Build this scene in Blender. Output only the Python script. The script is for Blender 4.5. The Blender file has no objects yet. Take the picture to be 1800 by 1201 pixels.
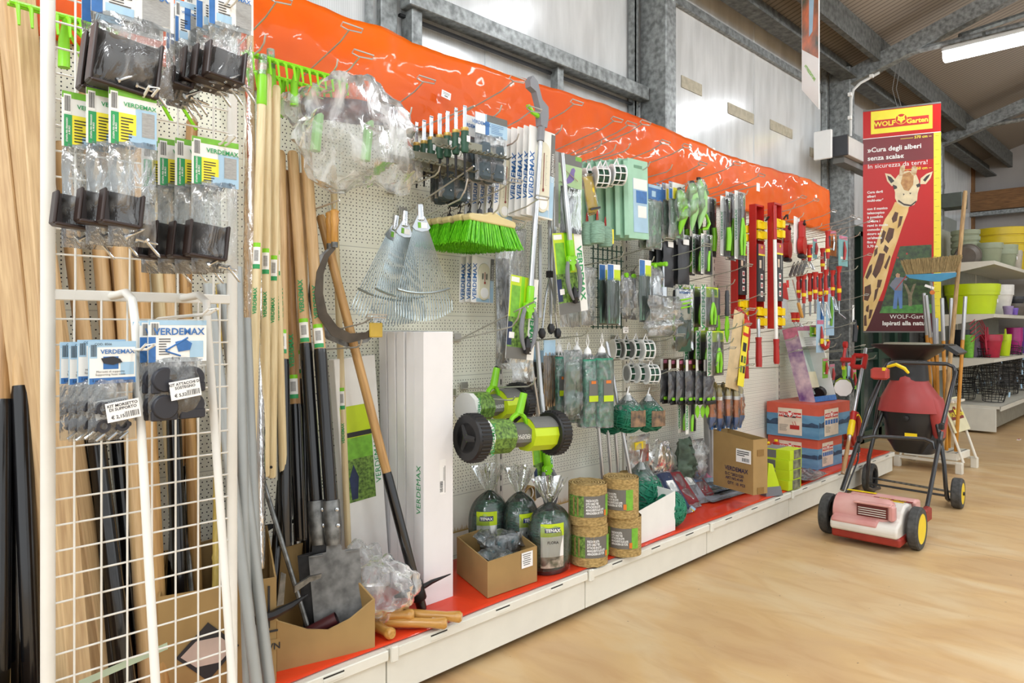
import bpy, math, random
from mathutils import Vector, Matrix, Euler, noise
sc = bpy.context.scene
# camera, world, lights, exposure
F_PX, HOR, CAM_Z, TH = 1239.0, 576.0, 1.205, math.radians(44.79)
CT, ST = math.cos(TH), math.sin(TH)
cam = bpy.data.cameras.new('camera'); camo = bpy.data.objects.new('camera', cam)
sc.collection.objects.link(camo); sc.camera = camo
camo.location = (0, 0, CAM_Z); camo.rotation_euler = (math.pi/2, 0, TH - math.pi/2)
cam.sensor_width = 36; cam.lens = F_PX/1800*36; cam.shift_y = -(600.5-HOR)/1800
cam.clip_start = .05; cam.clip_end = 100
w = bpy.data.worlds.new('world'); sc.world = w; w.use_nodes = True
w.node_tree.nodes['Background'].inputs[0].default_value = (.93, .97, 1, 1)
w.node_tree.nodes['Background'].inputs[1].default_value = 1.15
sc.view_settings.view_transform = 'Standard'; sc.view_settings.look = 'None'
sc.view_settings.gamma = 1; sc.view_settings.use_curve_mapping = False
sc.view_settings.exposure = 0.28
LAMP_POWER = 30.0      # emission strength of every fluorescent diffuser
def fill_area(loc, rot, sx, sy, power, col=(.95, .98, 1)):  # unseen fill light added to brighten the aisle; no fixture hangs there
    l = bpy.data.lights.new('ceiling_or_fill_light', 'AREA'); l.shape = 'RECTANGLE'; l.size = sx; l.size_y = sy
    l.energy = power; l.color = col
    o = bpy.data.objects.new('ceiling_or_fill_light', l); sc.collection.objects.link(o)
    o.location = loc; o.rotation_euler = rot; return o
fill_area((1.0, -1.6, 3.4), (math.radians(-38), 0, 0), 5.0, .5, 125)
fill_area((5.5, -1.6, 3.4), (math.radians(-38), 0, 0), 5.0, .5, 140)
fill_area((-1.6, .4, 3.2), (0, math.radians(-40), 0), .5, 3, 70)
# pixel -> place helpers
def ray(px, py):
    a = (px-900)/F_PX
    return Vector((CT + a*ST, ST - a*CT, (HOR-py)/F_PX))
def P(px, py, Y):
    d = ray(px, py); t = Y/d.y; return Vector((d.x*t, Y, CAM_Z+d.z*t))
def G(px, py, z=0.0):
    d = ray(px, py); t = (z-CAM_Z)/d.z; return Vector((d.x*t, d.y*t, z))
def D(px, py, dep):
    d = ray(px, py); return Vector((d.x*dep, d.y*dep, CAM_Z+d.z*dep))
def WX(p0, p1, Y): return abs(P(p1, 0, Y).x-P(p0, 0, Y).x)
def HZ(px, y0, y1, Y): return abs(P(px, y0, Y).z-P(px, y1, Y).z)
# mesh builder
R_ = math.radians
class MB:
    def __init__(s): s.v = []; s.f = []; s.m = []
    def add(s, vs, fs, mi=0, M=None):
        b = len(s.v)
        for v in vs:
            v = Vector(v); s.v.append(tuple(M @ v) if M else tuple(v))
        for f in fs: s.f.append(tuple(b+i for i in f)); s.m.append(mi)
        return s
    def box(s, c, d, mi=0, M=None, bv=0.0):
        x, y, z = d[0]/2, d[1]/2, d[2]/2; cx, cy, cz = c
        if bv <= 0:
            vs = [(cx+a*x, cy+b*y, cz+e*z) for a in (-1, 1) for b in (-1, 1) for e in (-1, 1)]
            return s.add(vs, [(0, 1, 3, 2), (4, 6, 7, 5), (0, 4, 5, 1), (2, 3, 7, 6), (0, 2, 6, 4), (1, 5, 7, 3)], mi, M)
        bv = min(bv, x*.99, y*.99, z*.99)
        ring = []
        for (zz, ins) in ((-z, bv), (-z+bv, 0), (z-bv, 0), (z, bv)):
            r = []
            for (sx, sy) in ((-1, -1), (1, -1), (1, 1), (-1, 1)):
                a = x-ins; b = y-ins
                if sx*sy > 0: pts = [(sx*a, sy*(b-bv+ins*.0)), (sx*(a-bv), sy*b)] if sx < 0 else [(sx*a, sy*(b-bv)), (sx*(a-bv), sy*b)]
                else: pts = [(sx*(a-bv), sy*b), (sx*a, sy*(b-bv))]
                r += pts
            ring.append([(cx+p[0], cy+p[1], cz+zz) for p in r])
        vs = []
        for r in ring:
            r.sort(key=lambda p: math.atan2((p[1]-cy)/y, (p[0]-cx)/x)); vs += r
        fs = [tuple(range(7, -1, -1)), tuple(range(24, 32))]
        for k in range(3):
            for i in range(8): j = (i+1) % 8; fs.append((k*8+i, k*8+j, k*8+8+j, k*8+8+i))
        return s.add(vs, fs, mi, M)
    def hexa(s, pts, mi=0, M=None):     # 4 bottom + 4 top corners, same order
        return s.add(pts, [(3, 2, 1, 0), (4, 5, 6, 7), (0, 1, 5, 4), (1, 2, 6, 5), (2, 3, 7, 6), (3, 0, 4, 7)], mi, M)
    def tube(s, pts, r, n=8, mi=0, closed=False, M=None, cap=True):
        pts = [Vector(p) for p in pts]; k = len(pts)
        rs = r if isinstance(r, (list, tuple)) else [r]*k
        vs = []; up = None
        for i, p in enumerate(pts):
            if closed: t = pts[(i+1) % k]-pts[i-1]
            else: t = pts[min(i+1, k-1)]-pts[max(i-1, 0)]
            if t.length < 1e-9: t = Vector((0, 0, 1))
            t.normalize()
            if up is None: up = Vector((0, 0, 1)) if abs(t.z) < .9 else Vector((1, 0, 0))
            a = t.cross(up)
            if a.length < 1e-6: a = t.cross(Vector((0, 1, 0)))
            a.normalize(); b = a.cross(t).normalized(); up = b
            for j in range(n):
                q = 2*math.pi*j/n; vs.append(p+a*(math.cos(q)*rs[i])+b*(math.sin(q)*rs[i]))
        fs = []
        for i in range(k if closed else k-1):
            i2 = (i+1) % k
            for j in range(n): j2 = (j+1) % n; fs.append((i*n+j, i*n+j2, i2*n+j2, i2*n+j))
        if cap and not closed: fs.append(tuple(range(n-1, -1, -1))); fs.append(tuple(range((k-1)*n, k*n)))
        return s.add(vs, fs, mi, M)
    def lathe(s, prof, n=20, mi=0, M=None, c=(0, 0, 0), sx=1, sy=1):   # prof [(r,z)]
        vs = []; fs = []
        for (r, z) in prof:
            for j in range(n):
                q = 2*math.pi*j/n; vs.append((c[0]+math.cos(q)*r*sx, c[1]+math.sin(q)*r*sy, c[2]+z))
        for i in range(len(prof)-1):
            for j in range(n): j2 = (j+1) % n; fs.append((i*n+j, i*n+j2, (i+1)*n+j2, (i+1)*n+j))
        if prof[0][0] > 1e-6: fs.append(tuple(range(n-1, -1, -1)))
        if prof[-1][0] > 1e-6: k = len(prof)-1; fs.append(tuple(range(k*n, k*n+n)))
        return s.add(vs, fs, mi, M)
    def prism(s, poly, t, mi=0, M=None, y=0.0):       # polygon in xz, thickness t along y centred on y
        n = len(poly)
        vs = [(p[0], y-t/2, p[1]) for p in poly]+[(p[0], y+t/2, p[1]) for p in poly]
        fs = [tuple(range(n)), tuple(range(2*n-1, n-1, -1))]
        for i in range(n): j = (i+1) % n; fs.append((i, n+i, n+j, j))
        return s.add(vs, fs, mi, M)
    def grid(s, fn, nu, nv, mi=0, M=None):             # fn(u,v)->(x,y,z), u,v in 0..1
        vs = [fn(i/nu, j/nv) for j in range(nv+1) for i in range(nu+1)]
        fs = [(j*(nu+1)+i, j*(nu+1)+i+1, (j+1)*(nu+1)+i+1, (j+1)*(nu+1)+i) for j in range(nv) for i in range(nu)]
        return s.add(vs, fs, mi, M)
    def pad(s, w, h, t, seed=0, nu=8, nv=12, crumple=.3, mi=0, M=None, taper=0.0, top=0.0, bot=0.0, cx=0, cz=0, cy=0):
        """closed pillow hanging below z=0: width w, height h, thickness t"""
        vs = []; fs = []; N = (nu+1)*(nv+1)
        for side in (-1, 1):
            for j in range(nv+1):
                v = j/nv; z = -h*v
                for i in range(nu+1):
                    u = i/nu*2-1
                    ww = w/2*(1-taper*(1-v))
                    ed = max(0, (1-abs(u)**3))*max(0, 1-(abs(2*v-1))**4)
                    prof = top+(bot-top)*v if (top or bot) else 1
                    nz = noise.noise(Vector((u*2.2+seed*3.1, v*4.5, side*5.7+seed)))+.6*noise.noise(Vector((u*6+seed, v*11, side*9)))
                    ex = noise.noise(Vector((v*4+seed*2, u*2, 3.3)))*w*.05*crumple
                    y = side*(t/2*ed*prof*(1+crumple*nz))+(t*.25*crumple*noise.noise(Vector((u*3, v*5, seed*7.7))))
                    vs.append((cx+u*ww+ex, cy+y, cz+z+noise.noise(Vector((u*3+seed, v*2, 1.7)))*h*.02*crumple))
        for side in (0, 1):
            for j in range(nv):
                for i in range(nu):
                    a = side*N+j*(nu+1)+i; q = (a, a+1, a+nu+2, a+nu+1)
                    fs.append(q if side else q[::-1])
        for j in range(nv):
            for i in (0, nu):
                a = j*(nu+1)+i; b = a+nu+1; q = (a, b, b+N, a+N); fs.append(q if i == 0 else q[::-1])
        for i in range(nu):
            for j in (0, nv):
                a = j*(nu+1)+i; q = (a, a+1, a+1+N, a+N); fs.append(q if j else q[::-1])
        return s.add(vs, fs, mi, M)
    def build(s, name, mats, parent=None, smooth=False):
        me = bpy.data.meshes.new(name); me.from_pydata(s.v, [], s.f)
        for m in (mats if isinstance(mats, (list, tuple)) else [mats]): me.materials.append(m)
        me.polygons.foreach_set('material_index', s.m)
        if smooth: me.polygons.foreach_set('use_smooth', [True]*len(s.f))
        me.update()
        if smooth:
            try: me.set_sharp_from_angle(angle=R_(42 if smooth is True else smooth))
            except Exception: pass
        o = bpy.data.objects.new(name, me); sc.collection.objects.link(o)
        if parent: o.parent = parent
        return o
def tag(o, label=None, cat=None, group=None, kind=None):
    if label: o['label'] = label
    if cat: o['category'] = cat
    if group: o['group'] = group
    if kind: o['kind'] = kind
    return o
def thing(name, label, cat, loc=(0, 0, 0), rz=0.0, group=None, rx=0.0, ry=0.0):
    o = bpy.data.objects.new(name, None); sc.collection.objects.link(o); o.empty_display_size = .05
    o.location = loc; o.rotation_euler = (R_(rx), R_(ry), R_(rz))
    return tag(o, label, cat, group)
def kids(o): return [c for c in bpy.data.objects if c.parent == o]
def dup(o, loc=None, label=None, rz=None, rx=None, ry=None, parent=None, group=None, ch=None):
    c = o.copy(); sc.collection.objects.link(c)
    if parent is not None: c.parent = parent
    for k in (ch if ch is not None else kids(o)): dup(k, parent=c)
    if loc is not None: c.location = loc
    e = c.rotation_euler
    if rz is not None: e.z = R_(rz)
    if rx is not None: e.x = R_(rx)
    if ry is not None: e.y = R_(ry)
    if label: c['label'] = label
    if group: c['group'] = group
    return c
ORD = ['frontmost', 'second from the front', 'third from the front', 'fourth from the front', 'fifth from the front', 'sixth from the front', 'seventh from the front', 'eighth from the front']
def ordn(i, n): return ORD[i] if i < n-1 or n < 3 else 'rearmost'
def row(o, n, step, text, group, dz=0.0, jit=2.5, dx=0.0, sd=1):
    """o is the frontmost; n-1 copies go back along +y. text has {} for the ordinal"""
    rnd = random.Random(sd); base = o.location.copy(); r0 = math.degrees(o.rotation_euler.z)
    o['label'] = text.format(ordn(0, n)); o['group'] = group
    ch = kids(o); out = [o]
    for i in range(1, n):
        out.append(dup(o, (base.x+dx*i+rnd.uniform(-.002, .002), base.y+step*i, base.z+dz*i+rnd.uniform(-.003, .003)), text.format(ordn(i, n)), rz=r0+rnd.uniform(-jit, jit), ch=ch))
    return out
# text
_tx = {}
def text(s, size, m, loc, parent, rx=90, ry=0, rz=0, al='CENTER', bold=.0, name='lettering', sx=1.0, ex=.0):
    k = (s, al, bold, m.name, ex)
    if k not in _tx:
        cu = bpy.data.curves.new('lettering', 'FONT'); cu.body = s; cu.align_x = al; cu.align_y = 'CENTER'; cu.size = 1
        cu.offset = bold; cu.resolution_u = 2; cu.extrude = ex; cu.space_line = .95
        to = bpy.data.objects.new('tmp', cu); sc.collection.objects.link(to)
        dg = bpy.context.evaluated_depsgraph_get(); me = bpy.data.meshes.new_from_object(to.evaluated_get(dg))
        me.materials.clear(); me.materials.append(m)
        bpy.data.objects.remove(to); bpy.data.curves.remove(cu); me.name = 'lettering'; _tx[k] = me
    o = bpy.data.objects.new(name, _tx[k]); sc.collection.objects.link(o); o.parent = parent
    o.location = loc; o.rotation_euler = Euler((R_(rx), R_(ry), R_(rz)), 'XYZ'); o.scale = (size*sx, size, size)
    return o
# materials
def lin(c): return tuple((x/12.92 if x <= .04045 else ((x+.055)/1.055)**2.4) for x in c)
def hx(h):
    h = h.lstrip('#'); return lin(tuple(int(h[i:i+2], 16)/255 for i in (0, 2, 4)))
_mt = {}
def newmat(name):
    m = bpy.data.materials.new(name); m.use_nodes = True; return m, m.node_tree.nodes, m.node_tree.links, m.node_tree.nodes['Principled BSDF']
def mat(name, col=None, rough=.5, metal=0.0, var=.12, scale=12.0, stretch=(1, 1, 1), bump=0.0, coat=0.0, emit=0.0, col2=None, spec=.5, det=3.0, trans=0.0):
    if name in _mt: return _mt[name]
    m, n, l, b = newmat(name); c = hx(col)
    tc = n.new('ShaderNodeTexCoord'); mp = n.new('ShaderNodeMapping'); nz = n.new('ShaderNodeTexNoise'); cr = n.new('ShaderNodeValToRGB')
    mp.inputs['Scale'].default_value = stretch; nz.inputs['Scale'].default_value = scale; nz.inputs['Detail'].default_value = det
    l.new(tc.outputs['Object'], mp.inputs[0]); l.new(mp.outputs[0], nz.inputs['Vector']); l.new(nz.outputs['Fac'], cr.inputs[0])
    c2 = hx(col2) if col2 else tuple(x*(1-var*1.6) for x in c)
    cr.color_ramp.elements[0].color = (*c2, 1); cr.color_ramp.elements[0].position = .32
    cr.color_ramp.elements[1].color = (*c, 1); cr.color_ramp.elements[1].position = .66
    l.new(cr.outputs[0], b.inputs['Base Color'])
    b.inputs['Roughness'].default_value = rough; b.inputs['Metallic'].default_value = metal
    b.inputs['Specular IOR Level'].default_value = spec
    if coat: b.inputs['Coat Weight'].default_value = coat; b.inputs['Coat Roughness'].default_value = .1
    if bump:
        bp = n.new('ShaderNodeBump'); bp.inputs['Strength'].default_value = bump; bp.inputs['Distance'].default_value = .004
        l.new(nz.outputs['Fac'], bp.inputs['Height']); l.new(bp.outputs[0], b.inputs['Normal'])
    if emit: b.inputs['Emission Color'].default_value = (*c, 1); b.inputs['Emission Strength'].default_value = emit
    if trans: b.inputs['Transmission Weight'].default_value = trans
    _mt[name] = m; return m
def wood(name, c1, c2, ax=2, rough=.45, scale=5.0, coat=0.0):
    if name in _mt: return _mt[name]
    st = [26, 26, 26]; st[ax] = 1.6
    m = mat(name, c1, rough, col2=c2, scale=scale, stretch=st, bump=.08, coat=coat, det=5.0); return m
def film(name, tint='#f4f6f6', white=.10, gl=.42, bump=.9, scale=26.0, rough=.08):
    """thin clear polythene: mostly transparent, creased and glossy, a trace of milk"""
    if name in _mt: return _mt[name]
    m, n, l, b = newmat(name); out = n['Material Output']
    tr = n.new('ShaderNodeBsdfTransparent'); tr.inputs[0].default_value = (*[x*.98 for x in hx(tint)], 1)
    b.inputs['Base Color'].default_value = (*hx(tint), 1); b.inputs['Roughness'].default_value = rough
    tc = n.new('ShaderNodeTexCoord'); nz = n.new('ShaderNodeTexNoise'); nz.inputs['Scale'].default_value = scale; nz.inputs['Detail'].default_value = 4; nz.inputs['Distortion'].default_value = 1.2
    mp = n.new('ShaderNodeMapping'); mp.inputs['Scale'].default_value = (1, 1, .45)
    l.new(tc.outputs['Object'], mp.inputs[0]); l.new(mp.outputs[0], nz.inputs['Vector'])
    bp = n.new('ShaderNodeBump'); bp.inputs['Strength'].default_value = bump; bp.inputs['Distance'].default_value = .01
    l.new(nz.outputs['Fac'], bp.inputs['Height']); l.new(bp.outputs[0], b.inputs['Normal'])
    gs = n.new('ShaderNodeBsdfGlossy'); gs.inputs['Roughness'].default_value = rough+.04; gs.inputs['Color'].default_value = (1, 1, 1, 1); l.new(bp.outputs[0], gs.inputs['Normal'])
    lw = n.new('ShaderNodeLayerWeight'); lw.inputs['Blend'].default_value = gl; l.new(bp.outputs[0], lw.inputs['Normal'])
    mx = n.new('ShaderNodeMixShader'); l.new(lw.outputs['Fresnel'], mx.inputs[0]); l.new(tr.outputs[0], mx.inputs[1]); l.new(gs.outputs[0], mx.inputs[2])
    mr = n.new('ShaderNodeMapRange'); mr.inputs['From Min'].default_value = .45; mr.inputs['From Max'].default_value = .75; mr.inputs['To Min'].default_value = white*.45; mr.inputs['To Max'].default_value = min(1, white*2.6)
    l.new(nz.outputs['Fac'], mr.inputs['Value'])
    m2 = n.new('ShaderNodeMixShader'); l.new(mr.outputs[0], m2.inputs[0]); l.new(mx.outputs[0], m2.inputs[1]); l.new(b.outputs[0], m2.inputs[2])
    l.new(m2.outputs[0], out.inputs[0]); _mt[name] = m; return m
def mathn(n, l, op, a, b=None):
    q = n.new('ShaderNodeMath'); q.operation = op
    for i, x in enumerate((a, b)):
        if x is None: continue
        if isinstance(x, (int, float)): q.inputs[i].default_value = x
        else: l.new(x, q.inputs[i])
    return q.outputs[0]
def perforated(name, base, px=.025, r=.0024, zmin=None, strip=.2655, z0=.46):
    """enamelled steel panel with staggered round holes; axes x and z of the object"""
    if name in _mt: return _mt[name]
    m, n, l, b = newmat(name); tc = n.new('ShaderNodeTexCoord'); sx = n.new('ShaderNodeSeparateXYZ'); l.new(tc.outputs['Object'], sx.inputs[0])
    X, Z = sx.outputs['X'], sx.outputs['Z']
    def dots(p, oz):
        a = mathn(n, l, 'PINGPONG', mathn(n, l, 'ADD', X, 3), p/2); c = mathn(n, l, 'PINGPONG', mathn(n, l, 'ADD', Z, 2.548+oz), .0127)
        return mathn(n, l, 'SQRT', mathn(n, l, 'ADD', mathn(n, l, 'MULTIPLY', a, a), mathn(n, l, 'MULTIPLY', c, c)))
    d = mathn(n, l, 'LESS_THAN', mathn(n, l, 'MINIMUM', dots(.025, 0), dots(.015, .0127)), r)
    s = mathn(n, l, 'PINGPONG', mathn(n, l, 'SUBTRACT', Z, z0-strip*20), strip/2)   # distance to the nearest joint
    d = mathn(n, l, 'MULTIPLY', d, mathn(n, l, 'GREATER_THAN', s, .011))
    d = mathn(n, l, 'MULTIPLY', d, mathn(n, l, 'GREATER_THAN', Z, z0))
    xe = mathn(n, l, 'PINGPONG', mathn(n, l, 'ADD', X, 10), .5)
    d = mathn(n, l, 'MULTIPLY', d, mathn(n, l, 'GREATER_THAN', xe, .024))
    sm = mathn(n, l, 'LESS_THAN', s, .0016); dk = mathn(n, l, 'MAXIMUM', d, mathn(n, l, 'MULTIPLY', sm, .35))
    mx = n.new('ShaderNodeMix'); mx.data_type = 'RGBA'; l.new(dk, mx.inputs['Factor'])
    mx.inputs['A'].default_value = (*hx(base), 1); mx.inputs['B'].default_value = (.012, .012, .016, 1)
    l.new(mx.outputs['Result'], b.inputs['Base Color']); b.inputs['Roughness'].default_value = .42
    _mt[name] = m; return m
# shared materials
WHITE = mat('enamel_white', '#e4e2d6', .38, var=.03); RACKW = mat('rack_white', '#e2e0d8', .35, var=.04)
GALV = mat('galvanised_steel', '#9fa3a2', .48, .55, var=.35, scale=30); GALVD = mat('weathered_zinc', '#6b6d69', .6, .35, var=.4, scale=22)
WIRE = mat('hook_wire', '#c8c5bd', .3, .6, var=.15); WIREG = mat('old_wire', '#a9aa9c', .42, .35, var=.15)
CHROME = mat('bright_steel', '#c9cdd0', .22, .95, var=.08); STEEL = mat('dull_steel', '#8b8c8a', .42, .8, var=.35, scale=40)
ALU = mat('aluminium_tube', '#c2c4c6', .3, .8, var=.06); BLADE = mat('blackened_steel', '#2b2a2a', .4, .5, var=.4, scale=30)
BLACK = mat('black_plastic', '#1b1b1d', .42, var=.1); BLACKG = mat('black_gloss', '#111113', .2, var=.1, coat=.5, stretch=(30, 30, 1), bump=.1)
CHAR = mat('charcoal_plastic', '#3d3f44', .45, var=.08); GREYP = mat('grey_plastic', '#7e8085', .4, var=.05)
LIME = mat('lime_plastic', '#86d321', .35, var=.06); LIMEP = mat('lime_print', '#c3dc1e', .45, var=.05); LGREEN = mat('leaf_green_print', '#7cbf3a', .5, var=.2, scale=40)
PGREEN = mat('foliage_print', '#7fa648', .5, col2='#2f4c1e', scale=90, det=6); VGREEN = mat('verde_ink', '#2f9a5a', .5, var=.02)
DGREEN = mat('dark_green', '#1f4a3c', .5, var=.2); NGREEN = mat('netting_green', '#1e7d60', .6, var=.35, scale=60)
MINT = mat('mint_foam', '#a5d3b8', .6, var=.08); YEL = mat('yellow_plastic', '#f1d214', .38, var=.04); YELP = mat('yellow_print', '#f0e23c', .5, var=.04)
RED = mat('red_plastic', '#b5231d', .35, var=.12); WRED = mat('red_print', '#c8281e', .45, var=.03); DRED = mat('dark_red_print', '#7d1f1c', .5, var=.1)
ORANGE = mat('orange_plastic', '#dc7a2c', .4, var=.1); BLUEP = mat('blue_print', '#3a74b8', .45, var=.15, scale=40); LBLUE = mat('pale_blue_print', '#a9cbe2', .45, var=.08)
PAPER = mat('white_card', '#efefea', .5, var=.03); GPAPER = mat('grey_card', '#6c6c68', .5, var=.05); INK = mat('black_ink', '#26262a', .5, var=.02)
GREYT = mat('grey_print', '#a9a9a6', .5, var=.15, scale=120, stretch=(1, 1, 6)); LABEL = mat('label_white', '#f4f4f2', .45, var=.02)
CARD = mat('brown_cardboard', '#a58653', .75, var=.1, scale=8); CARDI = mat('cardboard_edge', '#8e7140', .85, var=.2, scale=60)
BROWNP = mat('brown_bracket', '#33241f', .42, var=.2); DKGREY = mat('grey_rubber_bag', '#44545c', .5, var=.2)
BEECH = wood('beech_wood', '#d6b688', '#c09d6c'); PINE = wood('pine_wood', '#cfb184', '#b5946a', rough=.55); ASH = wood('ash_wood', '#c29a60', '#a37b48')
BEECHD = wood('oiled_wood', '#b48d5c', '#916c40'); VARN = wood('varnished_wood', '#cd9a4e', '#b07e36', rough=.3, coat=.4)
PALEW = wood('pale_handle', '#e2d3aa', '#cfb88a', rough=.4); TUBEY = mat('ochre_tube', '#c98a2c', .4, var=.12)
BAG = film('clear_film', white=.13); BAGM = film('milky_film', white=.2, bump=1.2, scale=20); BAGT = film('thin_film', white=.03, bump=.5, scale=18); BAGC = film('crumpled_film', white=.22, bump=.7, scale=16, gl=.22, rough=.2)
DISK = mat('black_disc', '#2c2d34', .5, var=.1); PURPLE = mat('purple_print', '#7d6aa8', .5, var=.1); PINK = mat('pink_print', '#d77f9c', .5, var=.2, scale=30)
NAVY = mat('navy_cloth', '#2d3a5c', .7, var=.3, scale=20); MAROON = mat('maroon_cloth', '#8a2f35', .7, var=.25, scale=20); LGREY = mat('light_grey_plastic', '#cfd0cd', .42, var=.05)
JUTE = mat('jute_weave', '#c0a268', .95, col2='#8f7747', scale=70, stretch=(1, 1, 2.2), bump=1.0, det=6)
# structure
def struct(o): o['kind'] = 'structure'; return o
def floor_mat():
    m, n, l, b = newmat('sealed_concrete'); tc = n.new('ShaderNodeTexCoord')
    def nz(sc_, st, det=5, dist=0):
        mp = n.new('ShaderNodeMapping'); mp.inputs['Scale'].default_value = st; q = n.new('ShaderNodeTexNoise'); q.inputs['Scale'].default_value = sc_; q.inputs['Detail'].default_value = det; q.inputs['Distortion'].default_value = dist
        l.new(tc.outputs['Object'], mp.inputs[0]); l.new(mp.outputs[0], q.inputs['Vector']); return q.outputs['Fac']
    cr = n.new('ShaderNodeValToRGB'); e = cr.color_ramp.elements
    e[0].position = .36; e[0].color = (*hx('#c4a276'), 1); e[1].position = .66; e[1].color = (*hx('#cfb58c'), 1)
    k = cr.color_ramp.elements.new(.5); k.color = (*hx('#cba978'), 1)
    a = nz(1.6, (1.7, .8, 1), 9, .9); l.new(a, cr.inputs[0])
    mx = n.new('ShaderNodeMix'); mx.data_type = 'RGBA'; mx.blend_type = 'MULTIPLY'; mx.inputs['Factor'].default_value = .2
    c2 = n.new('ShaderNodeValToRGB'); c2.color_ramp.elements[0].color = (*hx('#c08d58'), 1); c2.color_ramp.elements[0].position = .35; c2.color_ramp.elements[1].color = (1, 1, 1, 1); c2.color_ramp.elements[1].position = .55
    l.new(nz(5, (2.0, .7, 1), 9, .8), c2.inputs[0]); l.new(cr.outputs[0], mx.inputs['A']); l.new(c2.outputs[0], mx.inputs['B'])
    s = n.new('ShaderNodeSeparateXYZ'); l.new(tc.outputs['Object'], s.inputs[0])
    j = mathn(n, l, 'LESS_THAN', mathn(n, l, 'ABSOLUTE', mathn(n, l, 'SUBTRACT', s.outputs['X'], 4.42)), .0025)
    jj = mathn(n, l, 'MAXIMUM', mathn(n, l, 'MULTIPLY', j, .6), mathn(n, l, 'MULTIPLY', mathn(n, l, 'GREATER_THAN', nz(38, (1, 1, 1), 1), .785), .7))
    m3 = n.new('ShaderNodeMix'); m3.data_type = 'RGBA'; l.new(jj, m3.inputs['Factor']); l.new(mx.outputs['Result'], m3.inputs['A']); m3.inputs['B'].default_value = (*hx('#6b5b48'), 1)
    l.new(m3.outputs['Result'], b.inputs['Base Color']); b.inputs['Roughness'].default_value = .42
    rr = n.new('ShaderNodeMapRange'); rr.inputs['To Min'].default_value = .3; rr.inputs['To Max'].default_value = .55; l.new(a, rr.inputs['Value']); l.new(rr.outputs[0], b.inputs['Roughness'])
    return m
struct(MB().box((6, -2, -.05), (20, 13, .1)).build('floor', floor_mat()))
def poly_mat(name, base, rough=.2, period=.011, spec=.7):
    m, n, l, b = newmat(name); tc = n.new('ShaderNodeTexCoord'); s = n.new('ShaderNodeSeparateXYZ'); l.new(tc.outputs['Object'], s.inputs[0])
    pp = mathn(n, l, 'PINGPONG', s.outputs['X'], period/2); h = mathn(n, l, 'MULTIPLY', pp, 2/period)
    nz = n.new('ShaderNodeTexNoise'); nz.inputs['Scale'].default_value = 3; nz.inputs['Detail'].default_value = 5; mp = n.new('ShaderNodeMapping'); mp.inputs['Scale'].default_value = (3, 1, .6)
    l.new(tc.outputs['Object'], mp.inputs[0]); l.new(mp.outputs[0], nz.inputs['Vector'])
    cr = n.new('ShaderNodeValToRGB'); cr.color_ramp.elements[0].color = (*[x*.82 for x in hx(base)], 1); cr.color_ramp.elements[1].color = (*hx(base), 1); cr.color_ramp.elements[0].position = .35; cr.color_ramp.elements[1].position = .6
    l.new(nz.outputs['Fac'], cr.inputs[0])
    mx = n.new('ShaderNodeMix'); mx.data_type = 'RGBA'; mx.blend_type = 'MULTIPLY'; l.new(mathn(n, l, 'MULTIPLY', mathn(n, l, 'LESS_THAN', h, .16), .35), mx.inputs['Factor'])
    l.new(cr.outputs[0], mx.inputs['A']); mx.inputs['B'].default_value = (.45, .46, .46, 1); l.new(mx.outputs['Result'], b.inputs['Base Color'])
    bp = n.new('ShaderNodeBump'); bp.inputs['Strength'].default_value = .12; bp.inputs['Distance'].default_value = .001; l.new(h, bp.inputs['Height']); l.new(bp.outputs[0], b.inputs['Normal'])
    b.inputs['Roughness'].default_value = rough; b.inputs['Specular IOR Level'].default_value = spec; b.inputs['Metallic'].default_value = .1
    return m
POLY = poly_mat('twin_wall_sheet', '#dee0e0')
struct(MB().box((5.2, 2.70, 1.9), (16.4, .03, 3.9)).build('wall_left', POLY))
def roof_mat():
    m, n, l, b = newmat('ribbed_roof_lining'); tc = n.new('ShaderNodeTexCoord'); s = n.new('ShaderNodeSeparateXYZ'); l.new(tc.outputs['Object'], s.inputs[0])
    h = mathn(n, l, 'PINGPONG', s.outputs['X'], .032)
    g = mathn(n, l, 'LESS_THAN', h, .009)
    mx = n.new('ShaderNodeMix'); mx.data_type = 'RGBA'; l.new(mathn(n, l, 'MULTIPLY', g, .8), mx.inputs['Factor']); mx.inputs['A'].default_value = (*hx('#8d8377'), 1); mx.inputs['B'].default_value = (*hx('#5d554b'), 1)
    l.new(mx.outputs['Result'], b.inputs['Base Color']); b.inputs['Roughness'].default_value = .75; return m
ZE = 3.80; SL = .31     # eaves height, roof slope
def roofz(y): return ZE+SL*(2.7-y)
m_ = MB(); m_.hexa([(-3, 2.9, roofz(2.9)), (14, 2.9, roofz(2.9)), (14, -6, roofz(-6)), (-3, -6, roofz(-6)), (-3, 2.9, roofz(2.9)+.06), (14, 2.9, roofz(2.9)+.06), (14, -6, roofz(-6)+.06), (-3, -6, roofz(-6)+.06)])
struct(m_.build('ceiling', roof_mat()))
WBACK = mat('frosted_sheet_grey', '#a39e99', .3, var=.12, scale=2, stretch=(1, 1, .4))
struct(MB().box((13.15, -1, 2.4), (.04, 8, 4.9)).build('wall_back', WBACK))
tn = [0]
def trim(mb, m, smooth=False):
    tn[0] += 1; return struct(mb.build('trim_%d' % tn[0], m, smooth=smooth))
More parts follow.
